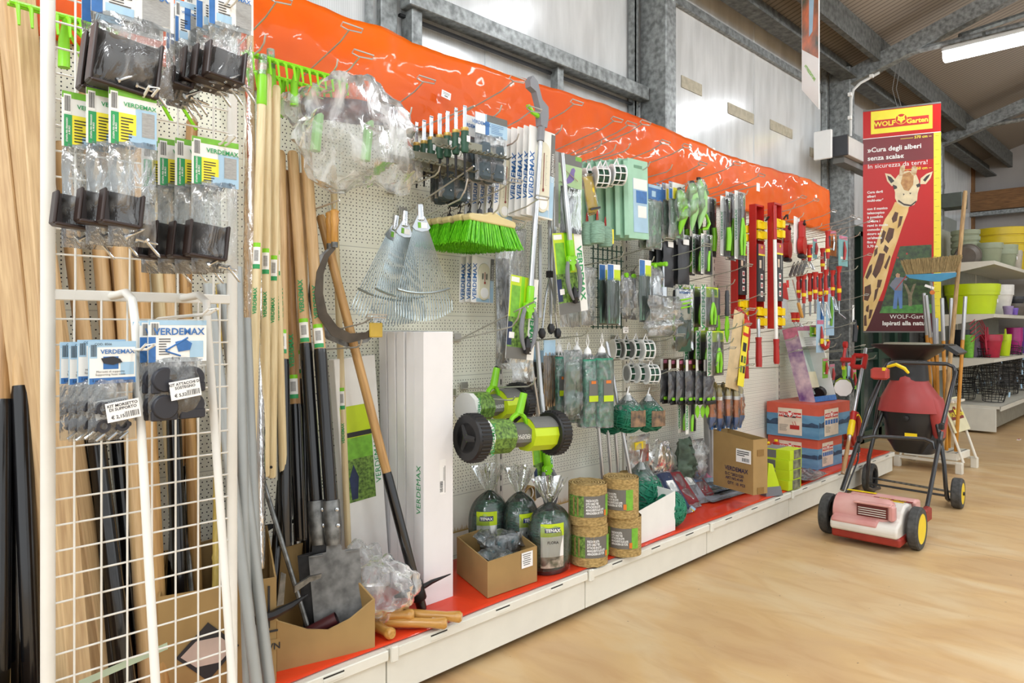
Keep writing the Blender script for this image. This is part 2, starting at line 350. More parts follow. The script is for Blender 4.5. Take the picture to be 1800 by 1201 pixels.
for X in (.72, 3.90, 7.08, 10.3):
    if X > 2:
        trim(MB().box((X, 2.54, 1.85), (.12, .20, 3.7), bv=.008), GALV)
        trim(MB().box((X-.11, 2.655, 1.9), (.05, .05, 3.6), bv=.004), GALV)
        trim(MB().box((X+.11, 2.655, 1.9), (.05, .05, 3.6), bv=.004), GALV)
    mb = MB(); h = .075
    y0, y1 = 2.62, -5.5
    for (a, b_) in ((y0, y1),):
        z0, z1 = roofz(a)-.28, roofz(b_)-.28
        mb.hexa([(X-.05, a, z0-h), (X+.05, a, z0-h), (X+.05, b_, z1-h), (X-.05, b_, z1-h), (X-.05, a, z0+h), (X+.05, a, z0+h), (X+.05, b_, z1+h), (X-.05, b_, z1+h)])
    trim(mb, GALV)
    trim(MB().tube([(X, 2.3, 3.70), (X, -5, 3.70)], .028, 8), GALV, True)
    trim(MB().tube([(X, 1.55, roofz(1.55)-.42), (X+1.6, .2, roofz(.2)-.1)], .025, 6), GALVD)
mb = MB().box((5, 2.50, 3.66), (17, .05, .17)).box((5, 2.45, 3.58), (17, .14, .02)); trim(mb, GALVD)
mb = MB().box((5, 2.2, roofz(2.2)-.17), (17, .05, .22)); trim(mb, GALVD)
for y in (.7, -.9, -2.5): trim(MB().box((5, y, roofz(y)-.17), (17, .07, .2)), GALVD)
trim(MB().box((9.2, 2.66, 3.18), (4, .06, .08)), GALV)
trim(MB().box((5.5, 2.665, 3.50), (3.1, .03, .06)), GALV)
trim(MB().box((2.88, 2.60, 2.705), (1.9, .08, .085), bv=.004), GALV)
trim(MB().box((2.88, 2.645, 2.64), (1.9, .02, .012)), BLACK)
trim(MB().box((1.99, 2.63, 1.95), (.06, .09, 3.6), bv=.005), GALV)
trim(MB().box((1.87, 2.655, 1.95), (.09, .04, 3.6), bv=.005), GALV)
trim(MB().box((1.78, 2.665, 1.95), (.03, .02, 3.6)), GALV)
trim(MB().box((3.0, 2.62, 2.2), (.05, .06, .95), bv=.004), GALV)
trim(MB().box((3.77, 2.65, 2.9), (.03, .04, 1.6)), GALV)
trim(MB().box((2.52, 2.682, 2.25), (.035, .006, .9)), POLY); trim(MB().box((5.55, 2.682, 2.9), (.03, .006, 1.6)), POLY)
TAPE = mat('old_tape', '#b5ad97', .6, var=.15, scale=30)
for (x0, x1, y0) in ((1198, 1234, 130), (1280, 1325, 178), (1354, 1393, 208), (1424, 1440, 257)):
    a = P(x0, y0, 2.68); b_ = P(x1, y0, 2.68)
    o = MB().box(((a.x+b_.x)/2, 2.681, a.z-.05), (b_.x-a.x, .004, .085)).build('tape_strip', TAPE); tag(o, 'dull strip of old tape on the white wall sheet, '+{1198: 'beside the middle steel post', 1280: 'in the middle of the panel', 1354: 'above the orange film end', 1424: 'by the white control box'}[x0], 'tape', 'old tape on the wall sheet')
GDOOR = mat('green_door_frame', '#1f3d30', .4, var=.15); PANE = mat('dark_pane', '#3c4440', .15, var=.3, scale=3)
d = MB()
for x in (7.34, 7.75, 8.3, 8.85, 9.3): d.box((x, 2.60, 1.1), (.10, .06, 2.2))
d.box((8.3, 2.60, 2.2), (2.0, .06, .1)); d.box((8.3, 2.60, .06), (2.0, .06, .12)); d.box((8.3, 2.60, .9), (2.0, .04, .08))
struct(d.build('door_1', GDOOR)); struct(MB().box((8.3, 2.63, 1.1), (2.0, .01, 2.2)).build('window_1', PANE))
struct(MB().box((6.72, 2.66, 1.0), (.6, .02, 2.0)).build('trim_90', GALVD))
for (px, w_) in ((1731, .14), (1716, .05)):
    p = D(px, 400, 11.9 if w_ > .1 else 11.8); trim(MB().box((13.0, p.y, 2.0), (.1, w_, 4.0)), wood('old_beam', '#8a6238', '#5f4023', rough=.7) if w_ > .1 else GALV)
pb = ray(1775, 345)*(12.7/ray(1775, 345).x)
trim(MB().box((12.95, pb.y-1.4, CAM_Z+pb.z), (.12, 4.2, .3)), wood('old_beam_across', '#8a6238', '#5f4023', ax=1, rough=.7))
trim(MB().box((12.9, pb.y-1.4, CAM_Z+pb.z-.2), (.12, 4.2, .06)), GALV)
struct(MB().box((10.6, 2.64, 2.3), (2.4, .03, .9)).build('window_2', mat('opal_sheet', '#8f948c', .3, var=.06)))
# ceiling lamps
def lamp_fix(X, Y, L, label):
    t = thing('ceiling_or_fill_light', label, 'lamp', (X, Y, 3.56))
    MB().box((0, -L/2, .045), (.13, L, .05), bv=.012).build('housing', LGREY, t)
    mb = MB();
    pr = [(-.06, .02), (-.058, -.02), (-.03, -.045), (.03, -.045), (.058, -.02), (.06, .02)]
    vs = [(a, -.01, z) for a, z in pr]+[(a, -L+.01, z) for a, z in pr]
    mb.add(vs, [tuple(range(6)), tuple(range(11, 5, -1))]+[(i, i+6, i+7, i+1) for i in range(5)])
    m = mat('fluorescent_diffuser', '#f6faff', .4, var=0, emit=LAMP_POWER); mb.build('diffuser', m, t)
    for yy in (-.3, -L+.3): MB().box((0, yy, .09), (.02, .02, .08)).build('bracket', GALVD, t)
lamp_fix(7.0, 1.66, 1.55, 'lit fluorescent batten hanging under the roof truss above the banner')
lamp_fix(10.2, 1.2, 1.55, 'lit fluorescent batten at the far end over the plant pot shelves')
for i, (X, Y) in enumerate(((3.8, 1.66), (.7, 1.66), (3.8, -.6), (7.0, -.6), (.7, -.6))):
    lamp_fix(X, Y, 1.55, 'lit fluorescent batten under the roof, '+['over the twine balls', 'over the wire rack', 'over the open aisle', 'over the lawn scarifier', 'over the photographer'][i])
# shelving bays
PEG = perforated('perforated_panel', '#f0f1e2')
def make_bay(lab):
    t = thing('shelving_bay', lab, 'shelving', (.3075, 2.376, 0))
    MB().box((.5, .02, 1.235), (.962, .03, 2.33)).build('back_panel', PEG, t)
    mb = MB().box((.009, .012, 1.23), (.017, .04, 2.36)).box((.991, .012, 1.23), (.016, .04, 2.36)); mb.build('upright', WHITE, t)
    mb = MB()
    for k in range(44): mb.box((.0035, -.0085, .10+k*.05), (.005, .002, .025))
    mb.build('slots', BLACK, t)
    MB().box((.5, -.262, .172), (.998, .52, .026)).build('base_shelf', WHITE, t)
    mb = MB().box((.515, -.5285, .170), (.965, .012, .034), bv=.003); mb.build('shelf_lip', WHITE, t)
    MB().box((.5, -.506, .094), (.994, .02, .126)).build('kick_panel', WHITE, t)
    mb = MB().box((.016, -.536, .170), (.028, .016, .05), bv=.004); mb.build('lip_bracket', WHITE, t)
    for k in range(3):
        q = MB().box((.2+k*.3, -.535, .168), (.07, .004, .013), bv=.0015); q.box((.2+k*.3, -.5345, .179), (.07, .003, .004), 1); q.build('clip', [WHITE, BLACK], t)
    for x in (.06, .94): MB().lathe([(.03, 0), (.03, .012), (.012, .018), (.012, .04)], 14, c=(x-.01, -.44, 0)).build('foot', BLACK, t, True)
    rnd = random.Random(4); g = MB()
    for k in range(160):
        x = .02+k*.006; h = rnd.uniform(.006, .03); g.add([(x-.0022, 0, .30), (x+.0022, 0, .30), (x+rnd.uniform(-.006, .006), 0, .30+h)], [(0, 1, 2)])
    g.box((.5, .0002, .297), (.96, .0004, .006))
    o = g.build('grass_print', mat('ochre_ink', '#c9ae62', .6), t); o.location.y = .0045
    return t
labs = ['white perforated shelving bay behind the wire rack', 'white perforated shelving bay behind spades and tall white boxes', 'white perforated shelving bay behind the green aerator wheels', 'white perforated shelving bay above the jute rolls', 'white perforated shelving bay behind folded clothing packets', 'white perforated shelving bay at the far end, behind the red cartons']
b0 = make_bay(labs[0]); b0['group'] = 'bays of the long wall shelving'; kk = kids(b0)
for i in range(1, 6): dup(b0, (.3075+i, 2.376, 0), labs[i], ch=kk)
def orange_mat(name, c1, c2, rough, bump):
    m, n, l, b = newmat(name); tc = n.new('ShaderNodeTexCoord')
    nz = n.new('ShaderNodeTexNoise'); nz.inputs['Scale'].default_value = 1.6; nz.inputs['Detail'].default_value = 4; l.new(tc.outputs['Object'], nz.inputs['Vector'])
    cr = n.new('ShaderNodeValToRGB'); cr.color_ramp.elements[0].color = (*hx(c2), 1); cr.color_ramp.elements[1].color = (*hx(c1), 1); cr.color_ramp.elements[0].position = .3; cr.color_ramp.elements[1].position = .65
    l.new(nz.outputs['Fac'], cr.inputs[0]); l.new(cr.outputs[0], b.inputs['Base Color']); b.inputs['Roughness'].default_value = rough
    b.inputs['Specular IOR Level'].default_value = .2; b.inputs['Coat Weight'].default_value = .4; b.inputs['Coat Roughness'].default_value = .06
    n2 = n.new('ShaderNodeTexNoise'); n2.inputs['Scale'].default_value = 2.6; n2.inputs['Detail'].default_value = 2; n2.inputs['Distortion'].default_value = 2.0; l.new(tc.outputs['Object'], n2.inputs['Vector'])
    v = mathn(n, l, 'ABSOLUTE', mathn(n, l, 'SUBTRACT', n2.outputs['Fac'], .5))
    bp = n.new('ShaderNodeBump'); bp.inputs['Strength'].default_value = bump; bp.inputs['Distance'].default_value = .03; l.new(v, bp.inputs['Height']); l.new(bp.outputs[0], b.inputs['Coat Normal'])
    l.new(bp.outputs[0], b.inputs['Normal']); return m
OFILM = orange_mat('orange_film', '#e76508', '#d54f08', .5, .16)
def of(u, v):
    x = .12+6.14*u; top = 2.405+.018*math.sin(x*2.3+.6)+.02*max(0, 1-abs(x-1.62)*6)+.01*noise.noise(Vector((x*4, 0, 3)))-.03*max(0, (x-5.8)/.5)
    bot = 2.03+.006*noise.noise(Vector((x*5, 1, 1))); z = bot+(top-bot)*v
    y = 2.362-.012-.028*math.sin(v*math.pi)*(.6+.4*math.sin(x*1.9))-.012*noise.noise(Vector((x*6, v*3, .5)))+.008*noise.noise(Vector((x*16, v*9, 2)))
    return (x, y, z)
o = MB().grid(of, 240, 16).build('orange_film', OFILM, None, True); md = o.modifiers.new('s', 'SOLIDIFY'); md.thickness = .0015; md.offset = 1
tag(o, 'glossy orange plastic film draped along the top of the wall panels', 'plastic film')
def rf(u, v):
    x = .29+5.99*u; y = 2.35-.478*v
    if v > .97: y += .012*noise.noise(Vector((x*3, 0, 0)))-.004
    return (x, y, .1878+.0022*(1+noise.noise(Vector((x*7, y*9, .5))))+.002*max(0, noise.noise(Vector((x*2, y*18, 4)))))
RFILM = orange_mat('red_orange_film', '#e2421c', '#cc3014', .5, .3)
o = MB().grid(rf, 200, 20).build('red_film', RFILM, None, True); md = o.modifiers.new('s', 'SOLIDIFY'); md.thickness = .001; md.offset = -1
tag(o, 'red orange plastic film laid over the low base shelf', 'plastic film')
def ticket(px, py, Y, w_, h_, label, ry=0, rx=0, kind='price_ticket'):
    t = thing(kind, label, 'price ticket', P(px, py, Y), ry=ry, rx=rx)
    MB().box((0, 0, -h_/2), (w_, .001, h_)).build('card', LABEL, t)
    mb = MB()
    for k in range(2): mb.box((0, -.0012, -h_*(.25+.2*k)), (w_*.7, .0006, h_*.05))
    mb.box((0, -.0012, -h_*.72), (w_*.35, .0006, h_*.14)); mb.build('print', GPAPER, t); return t
ticket(785, 161, 2.30, .05, .03, 'white price ticket stuck on the orange film above the hand tools', ry=8)
ticket(666, 556, 2.36, .055, .03, 'white price ticket on the panel below the metal leaf rakes')
ticket(1100, 575, 2.10, .045, .03, 'white price ticket on a hook above the wire reels')
# generic builders
def rects(mb, x, z, w_, h_, y, spec):
    """printed areas on a card facing -y: (u0,v0,u1,v1,mat index) with v from the top"""
    for k, (u0, v0, u1, v1, mi) in enumerate(spec):
        yy = y-.0004-.00012*k
        mb.add([(x+u0*w_, yy, z-v1*h_), (x+u1*w_, yy, z-v1*h_), (x+u1*w_, yy, z-v0*h_), (x+u0*w_, yy, z-v0*h_)], [(0, 1, 2, 3)], mi)
def bars(mb, x, z, w_, h_, y, mi, n=14, sd=1):
    r = random.Random(sd); u = 0
    while u < 1:
        k = r.uniform(.02, .06); mb.add([(x+u*w_, y, z-h_), (x+min(1, u+k)*w_, y, z-h_), (x+min(1, u+k)*w_, y, z), (x+u*w_, y, z)], [(0, 1, 2, 3)], mi); u += k+r.uniform(.02, .07)
def lines(mb, x, z, w_, n, gap, hh, y, mi, sd=2):
    r = random.Random(sd)
    for k in range(n):
        ww = w_*r.uniform(.6, 1); mb.add([(x, y, z-k*gap-hh), (x+ww, y, z-k*gap-hh), (x+ww, y, z-k*gap), (x, y, z-k*gap)], [(0, 1, 2, 3)], mi)
hooks_n = [0]
def hook(px, py, Y=2.09, label='', rise=.05, style=0, yb=2.368, drop=None, m=None, tk=False):
    """display hook: lower prong with an upturned tip, upper ticket prong ending in a cross loop (style 0 both, 1 lower only, 2 upper only, 3 straight)"""
    m = m or WIRE; p = P(px, py, Y); L = yb-Y; X, z1 = p.x, p.z; z0 = z1-rise
    t = thing('display_hook', label, 'hook', (X, yb, z0), group='wire display hooks of the wall shelving')
    mb = MB().box((0, -.003, .012), (.042, .006, .036), bv=.002); mb.build('mounting_plate', m, t)
    r = .0032
    if style in (0, 1): MB().tube([(0, -.004, 0), (0, -L*.9, rise*.55), (0, -L*.97, rise*.8), (0, -L, rise+.012)], r, 6).build('lower_prong', m, t, True)
    if style == 3: MB().tube([(0, -.004, 0), (0, -L, rise)], r, 6).build('lower_prong', m, t, True)
    if style in (0, 2):
        U = L+.08; h = rise+.085; hw = .038
        MB().tube([(0, -.004, .028), (0, -.03, .06), (0, -U*.82, h*.86), (0, -U*.97, h+.004), (hw, -U-.004, h+.002), (hw, -U-.012, h+.012), (-hw, -U-.012, h+.012), (-hw, -U, h+.003), (-.008, -U*.985, h)], r*.85, 6).build('ticket_prong', m, t, True)
    if tk:
        q = MB().box((.0, -L-.006, rise-.012), (.04, .002, .05)); q.build('ticket', LABEL, t)
    return t
def free_hook(px, py, Y, lab, **k): return hook(px, py, Y, lab, **k)
# pouches with a header card
def header(parent, w_, h_, base, specs, mats, ink=None, txt='VERDEMAX', tsize=None, tpos=(0, -.28), tmat=None, bar=True, curve=0.0, name='header_card', sd=1):
    mb = MB().box((0, 0, -h_/2), (w_, .0016, h_)); n0 = len(mb.f); ms = [base]+mats+[INK]
    rects(mb, -w_/2, 0, w_, h_, -.0008, specs)
    if bar: rects(mb, -w_/2, 0, w_, h_, -.0011, [(.03, .05, .18, .4, 0)]); bars(mb, -w_/2+w_*.045, -h_*.08, w_*.12, h_*.28, -.0019, len(ms)-1, sd=sd)
    o = mb.build(name, ms, parent)
    if txt: text(txt, tsize or w_*.14, tmat or VGREEN, (tpos[0]*w_, -.0028, tpos[1]*h_), o, bold=.02)
    return o
def pouch(w_, hh, hb, headspec, content, label, loc, group=None, rz=0, th=.02, filmm=None, taper=.0, ry=0, rx=0, sd=1, name='header_bag', cat='packet', crumple=.5):
    t = thing(name, label, cat, loc, rz, group, ry=ry, rx=rx)
    headspec(t, w_, hh)
    mb = MB().pad(w_*.99, hb, th, seed=sd, crumple=crumple, taper=taper, nu=8, nv=10, cz=-hh*.85, cy=.002); mb.build('bag', filmm or BAG, t, True)
    if content: content(t, w_, hh, hb)
    return t
def hs_green(t, w_, h_):    # green and yellow fence bracket header
    o = header(t, w_, h_, PAPER, [(0, 0, 1, .12, 1), (.55, .3, 1, 1, 2), (.04, .42, .2, 1, 3), (.2, .42, .56, .95, 4), (.4, .8, .68, .98, 2), (.68, .35, .95, .8, 5)], [LGREEN, LBLUE, VGREEN, YELP, GREYT], tsize=w_*.135, tpos=(.14, -.26))
    mb = MB(); lines(mb, -w_*.26, -h_*.5, w_*.26, 8, h_*.055, h_*.02, -.0022, 0); mb.build('small_print', INK, o)
    text('STAFFA PER FISSAGGIO\nA MURO', w_*.052, PAPER, (-w_*.38, -.0022, -h_*.7), o, ry=-90, bold=.02)
    text('2 pz', w_*.08, INK, (w_*.35, -.0022, -h_*.92), o)
def hs_blue(t, w_, h_, code='7505', n='1'):
    o = header(t, w_, h_, PAPER, [(0, 0, 1, .14, 1), (.0, .4, .13, 1, 2), (.16, .72, .5, .9, 1), (.6, .3, .95, .9, 3)], [LBLUE, BLUEP, GREYT], tsize=w_*.135, tpos=(.08, -.27), tmat=BLUEP)
    mb = MB(); lines(mb, -w_*.3, -h_*.45, w_*.28, 5, h_*.06, h_*.022, -.0022, 0); mb.build('small_print', INK, o); text(n+' pz', w_*.09, INK, (w_*.1, -.0022, -h_*.9), o)
def hs_clip(t, w_, h_):
    o = header(t, w_, h_, LBLUE, [(0.02, .14, .98, .86, 1), (.02, .86, .98, 1, 2), (.3, .36, .62, .66, 3), (.66, .5, .95, .8, 4)], [PAPER, BLUEP, BLUEP, LBLUE], tsize=w_*.14, tpos=(.1, -.25), tmat=BLUEP)
    text('COD. 8566', w_*.075, INK, (-w_*.2, -.0022, -h_*.07), o); text('Morsetti di supporto\nSupporting hose tools', w_*.07, INK, (-.05*w_, -.0024, -h_*.75), o); text('2 pz', w_*.08, INK, (-w_*.36, -.0024, -h_*.92), o)
    MB().prism([(-.02, -h_*.4), (.0, -h_*.36), (.012, -h_*.42), (.016, -h_*.5), (0, -h_*.56), (-.016, -h_*.52)], .0012, y=-.0024).build('picture', DISK, o)
def hs_kit(t, w_, h_):
    o = header(t, w_, h_, PAPER, [(0, 0, 1, .12, 1), (.0, .4, .12, 1, 2), (.36, .42, .62, .86, 3), (.7, .5, .94, .9, 1)], [LBLUE, BLUEP, PAPER], tsize=w_*.17, tpos=(.02, -.28), tmat=BLUEP)
    text('4 pz', w_*.09, INK, (-.05*w_, -.0022, -h_*.92), o)
    mb = MB(); lines(mb, -w_*.33, -h_*.44, w_*.2, 7, h_*.06, h_*.02, -.0022, 0); mb.build('small_print', INK, o)
    mb = MB(); mb.tube([(-.024, -.0024, -h_*.72), (.018, -.0024, -h_*.42)], .0016, 5); mb.tube([(-.024, -.0024, -h_*.74), (.004, -.0024, -h_*.86)], .0016, 5); mb.prism([(-.006, -h_*.52), (.014, -h_*.46), (.026, -h_*.56), (.022, -h_*.72), (0, -h_*.76)], .001, y=-.0024); mb.build('picture', BLUEP, o)
def price_sticker(t, x, z, y, lines_, eur, w_=.058):
    h = w_*.62; q = MB().box((0, 0, 0), (w_, .0006, h)).build('price_sticker', LABEL, t); q.location = (x, y, z); q.rotation_euler = (0, R_(-8), 0)
    text(lines_, w_*.13, INK, (0, -.0008, h*.22), q, bold=.02); text(eur, w_*.15, INK, (-w_*.18, -.0008, -h*.28), q, bold=.02)
    mb = MB(); bars(mb, 0.002, -h*.08, w_*.42, h*.3, -.0006, 0, sd=5); mb.build('barcode', INK, q)
def c_bracket(t, w_, hh, hb):        # moulded brown channel bracket and screws
    z = -hh-hb*.60; a = w_*.78; mb = MB()
    mb.box((0, .004, z), (a, .006, a*.95), bv=.002); mb.box((-a/2, -.01, z), (.006, .03, a*.95), bv=.002); mb.box((a/2, -.01, z), (.006, .03, a*.95), bv=.002); mb.box((0, -.012, z-a*.47), (a, .035, .006), bv=.002)
    o = mb.build('bracket', BROWNP, t); o.rotation_euler = (0, R_(6), 0)
    for k in range(3):
        x = -a*.3+k*a*.28; MB().lathe([(.006, .0), (.006, .004), (.0028, .004), (.0028, .035), (.001, .04)], 8, M=Matrix.Translation((x, -.014, -hh-hb*.86)) @ Matrix.Rotation(R_(60+40*k), 4, 'Y')).build('screw', CHROME, t, True)
def c_clips(t, w_, hh, hb):
    for k in range(4):
        x = (-.22+.4*(k % 2))*w_; z = -hh-hb*(.38+.28*(k//2)); r = w_*.15
        mb = MB().lathe([(r*.55, -.012), (r, -.012), (r, .012), (r*.55, .012), (r*.55, -.012)], 12, M=Matrix.Translation((x, 0, z)) @ Matrix.Rotation(R_(90), 4, 'X'))
        mb.box((x+r*1.05, 0, z), (r*.5, .02, r*.7), bv=.002).box((x-r*.9, 0, z-r*.5), (r*.5, .02, r*.6), bv=.002); mb.build('clip', DISK, t, 40)
    for k in range(3): MB().tube([(-.03+.02*k, -.008, -hh-hb*.88), (-.015+.02*k, -.008, -hh-hb*.78)], .0028, 6).build('screw', CHROME, t, True)
def c_discs(t, w_, hh, hb):
    r = w_*.22
    for k in range(4):
        x = (-.24+.48*(k % 2))*w_; z = -hh-hb*(.27+.42*(k//2))
        mb = MB().lathe([(r*.15, -.006), (r, -.006), (r, .006), (r*.9, .009), (0, .009)], 18, M=Matrix.Translation((x, -.004+.006*(k % 2), z)) @ Matrix.Rotation(R_(90), 4, 'X'))
        mb.box((x, 0, z-r*.7), (r*2, .016, r*.8), bv=.002); mb.build('disc', DISK, t, 40)
# long handles
def handle(label, p0, p1, r, m, cat='tool handle', name='tool_handle', group=None, r1=None, hole=None, cap=None, ferr=None, ferrm=None, lab=None, n=12, verde=None, tie=None):
    """round handle from p0 (bottom) to p1 (top)"""
    p0 = Vector(p0); p1 = Vector(p1); d = p1-p0; L = d.length; q = d.to_track_quat('Z', 'Y')
    t = thing(name, label, cat, p0, group=group); t.rotation_mode = 'QUATERNION'; t.rotation_quaternion = q
    r1 = r1 or r
    pr = [(r*.82, 0), (r, .006), (r, L*.3), (r1, L*.7), (r1, L-.012), (r1*.75, L-.002), (0, L)]
    MB().lathe(pr, n).build('shaft', m, t, True)
    inv = q.inverted(); f = (inv @ Vector((-.62, -.78, 0))); an = math.atan2(f.y, f.x)
    def patch(z0, z1, wd, mm, nm, k=1.03):
        mb = MB(); ns = 5; h = wd/2/r
        vs = [(math.cos(an-h+2*h*i/ns)*r*k, math.sin(an-h+2*h*i/ns)*r*k, z) for z in (z0, z1) for i in range(ns+1)]
        mb.add(vs, [(i, i+1, i+ns+2, i+ns+1) for i in range(ns)]); return mb.build(nm, mm, t, True)
    if ferr:
        a, b_ = ferr; MB().lathe([(r*1.02, a), (r*1.12, a+.01), (r*1.12, b_-.02), (r*1.03, b_)], n).build('sheath', ferrm or BLACKG, t, True)
    if cap:
        MB().lathe([(r*1.02, L-.14), (r*1.18, L-.135), (r*1.1, L-.06), (r*.9, L+.0), (0, L+.001)], n).build('socket', LIME, t, True); MB().lathe([(r*1.0, L-.05), (r*1.05, L-.045), (r*.95, L+.02), (0, L+.022)], n).build('cap', BAG, t, True)
    if lab is not None:
        for z in (lab if isinstance(lab, (list, tuple)) else [lab]):
            patch(z, z+.055, r*1.7, PAPER, 'label'); patch(z-.012, z+.002, r*1.7, VGREEN, 'label_band', 1.04)
            patch(z+.055, z+.068, r*1.7, LIME, 'label_band', 1.04)
            patch(z+.012, z+.045, r*.9, GREYT, 'barcode', 1.05)
    if verde is not None:
        e = Matrix.Rotation(an, 4, 'Z') @ Matrix.Translation((r*1.06, 0, verde)) @ Matrix(((0, 0, 1, 0), (0, -1, 0, 0), (1, 0, 0, 0), (0, 0, 0, 1)))
        e = Matrix.Rotation(an, 4, 'Z') @ Matrix.Translation((r*1.07, 0, verde)) @ Matrix(((0, 0, 1, 0), (0, 1, 0, 0), (-1, 0, 0, 0), (0, 0, 0, 1))) @ Matrix.Rotation(R_(180), 4, 'Z')
        o = text('VERDEMAX', r*1.15, VGREEN, (0, 0, 0), t, bold=.03); o.matrix_basis = e @ Matrix.Diagonal((r*1.15, r*1.15, r*1.15, 1))
    if hole:
        MB().lathe([(0, -.0012), (r*.34, -.0012), (r*.34, .0012), (0, .0012)], 10, M=Matrix.Rotation(an, 4, 'Z') @ Matrix.Translation((r*1.0, 0, hole)) @ Matrix.Rotation(R_(90), 4, 'Y')).build('hanging_hole', INK, t)
    return t
def timber(label, p0, p1, a, b_, m, group=None, rz=0):
    p0 = Vector(p0); p1 = Vector(p1); d = p1-p0; t = MB().box((0, 0, d.length/2), (a, b_, d.length), bv=.003).build('timber_post', m)
    t.location = p0; t.rotation_mode = 'QUATERNION'; t.rotation_quaternion = d.to_track_quat('Z', 'Y') @ Euler((0, 0, R_(rz))).to_quaternion()
    return tag(t, label, 'wooden post', group)
def carton(name, label, corners, h, m, cat='box', wall=.005, open_top=True, flap=0.0, inner=None, bottom=True):
    """open carton: four ground corners in order, height h (number or 4 heights)"""
    n = len(corners); c = sum((Vector(x) for x in corners), Vector())/n; t = thing(name, label, cat, c)
    hs = h if isinstance(h, (list, tuple)) else [h]*n; q = [Vector(x)-c for x in corners]
    inn = [x-x.normalized()*wall*1.4 for x in q]; mb = MB()
    for i in range(n):
        j = (i+1) % n
        mb.hexa([q[i], q[j], inn[j], inn[i], q[i]+Vector((0, 0, hs[i])), q[j]+Vector((0, 0, hs[j])), inn[j]+Vector((0, 0, hs[j])), inn[i]+Vector((0, 0, hs[i]))])
    mb.add([x+Vector((0, 0, .002)) for x in q], [tuple(range(n))])
    mb.build('box_body', m, t); return t
def face_frame(t, a, b_, zc, off=.002):
    """matrix of a frame on a carton side between local corners a->b (a left seen from outside): x along, y inwards, z up"""
    a = Vector(a); b_ = Vector(b_); x = (b_-a); x.z = 0; x.normalize(); y = Vector((0, 0, 1)).cross(x); mid = (a+b_)/2-y*off; mid.z = zc
    return Matrix(((x.x, y.x, 0, mid.x), (x.y, y.y, 0, mid.y), (0, 0, 1, mid.z), (0, 0, 0, 1)))
def framed(o, t, M): o.parent = t; o.matrix_basis = M; return o
# wolf head emblem (yellow head on a red disc), flat, in xz, facing -y
def wolf(parent, x, z, s, y=-.003, c1=None, c2=None, ring=True):
    c1 = c1 or YELP; c2 = c2 or WRED
    n = 28; mb = MB()
    if ring: mb.prism([(x+math.cos(2*math.pi*i/n)*s*1.08, z+math.sin(2*math.pi*i/n)*s*1.08) for i in range(n)], .0004, 0, y=y+.0004)
    mb.prism([(x+math.cos(2*math.pi*i/n)*s, z+math.sin(2*math.pi*i/n)*s) for i in range(n)], .0004, 1, y=y)
    hd = [(0, -.86), (-.13, -.8), (-.2, -.5), (-.5, -.25), (-.72, -.3), (-.62, .05), (-.6, .35), (-.72, .82), (-.42, .62), (-.2, .42), (0, .46), (.2, .42), (.42, .62), (.72, .82), (.6, .35), (.62, .05), (.72, -.3), (.5, -.25), (.2, -.5), (.13, -.8)]
    mb.prism([(x+a*s, z+b*s) for a, b in hd], .0004, 0, y=y-.0005)
    for sg in (-1, 1): mb.prism([(x+sg*a*s, z+b*s) for a, b in ([(.12, -.02), (.36, .14), (.3, .0)] if sg < 0 else [(.3, 0), (.36, .14), (.12, -.02)])], .0003, 1, y=y-.001)
    mb.prism([(x+a*s, z+b*s) for a, b in ((-.09, -.6), (.09, -.6), (0, -.74))], .0003, 1, y=y-.001)
    return mb.build('wolf_head_emblem', [c1, c2], parent)
def wolf_logo(parent, x, z, w_, y=-.002, band=None, let=None, c1=None, c2=None):
    band = band or WRED; let = let or YELP; h = w_*.2
    MB().box((x, y, z), (w_, .0004, h)).build('logo_band', band, parent)
    wolf(parent, x-.02*w_, z+h*.12, h*.78, y-.0006, c1 or let, c2 or band)
    text('WOLF', h*.8, let, (x-w_*.31, y-.0012, z), parent, bold=.03); text('Garten', h*.8, let, (x+w_*.29, y-.0012, z), parent, bold=.03)
# white wire rack with header bags
RY = 1.668
t = thing('wire_rack', 'white welded wire display rack standing in front of the shelving', 'display rack', (.35, RY, 0))
MB().tube([(0, 0, 0), (0, 0, 2.5)], .0135, 12).build('upright_post', RACKW, t, True)
xr = P(408, 500, RY).x-.35
MB().tube([(xr, 0, 0), (xr, 0, 2.5)], .012, 12).build('upright_post', RACKW, t, True)
zb = P(90, 518, RY).z
MB().box((xr/2, -.004, zb), (xr, .008, .022), bv=.002).build('cross_bar', RACKW, t)
for nm, z0, z1, xs in (('upper_grid', zb+.03, 2.45, (.062, .112)), ('lower_grid', .12, zb, (.045, .095, .145, .195, .245, .295, .345))):
    mb = MB(); z = z0
    while z < z1:
        if z > zb+.03: mb.tube([(0, -.002, z), (xr+.01, -.002, z)], .0022, 6)
        elif nm == 'lower_grid': mb.tube([(0, -.002, z), (xr-.01, -.002, z)], .0022, 6)
        z += .0525
    for x in (xs if nm == 'lower_grid' else (.047, .15, .25, .33)): mb.tube([(x, -.006, z0-.03), (x, -.006, z1)], .0022, 6)
    mb.build(nm, RACKW, t, True)
for (a, b_, c) in ((.1146, 1.511, 1.31), (.2605, 1.523, 1.318)):
    MB().tube([(a, 0, zb), (a, -.10, zb+.004), (a, -.14, zb-.012), (a, b_-RY, zb-.06), (a, c-RY, .02)], [.0085]*5, 10).build('front_leg', RACKW, t, True)
    MB().lathe([(.012, 0), (.012, .02), (.008, .025)], 10, c=(a, c-RY, 0)).build('foot', LGREY, t, True)
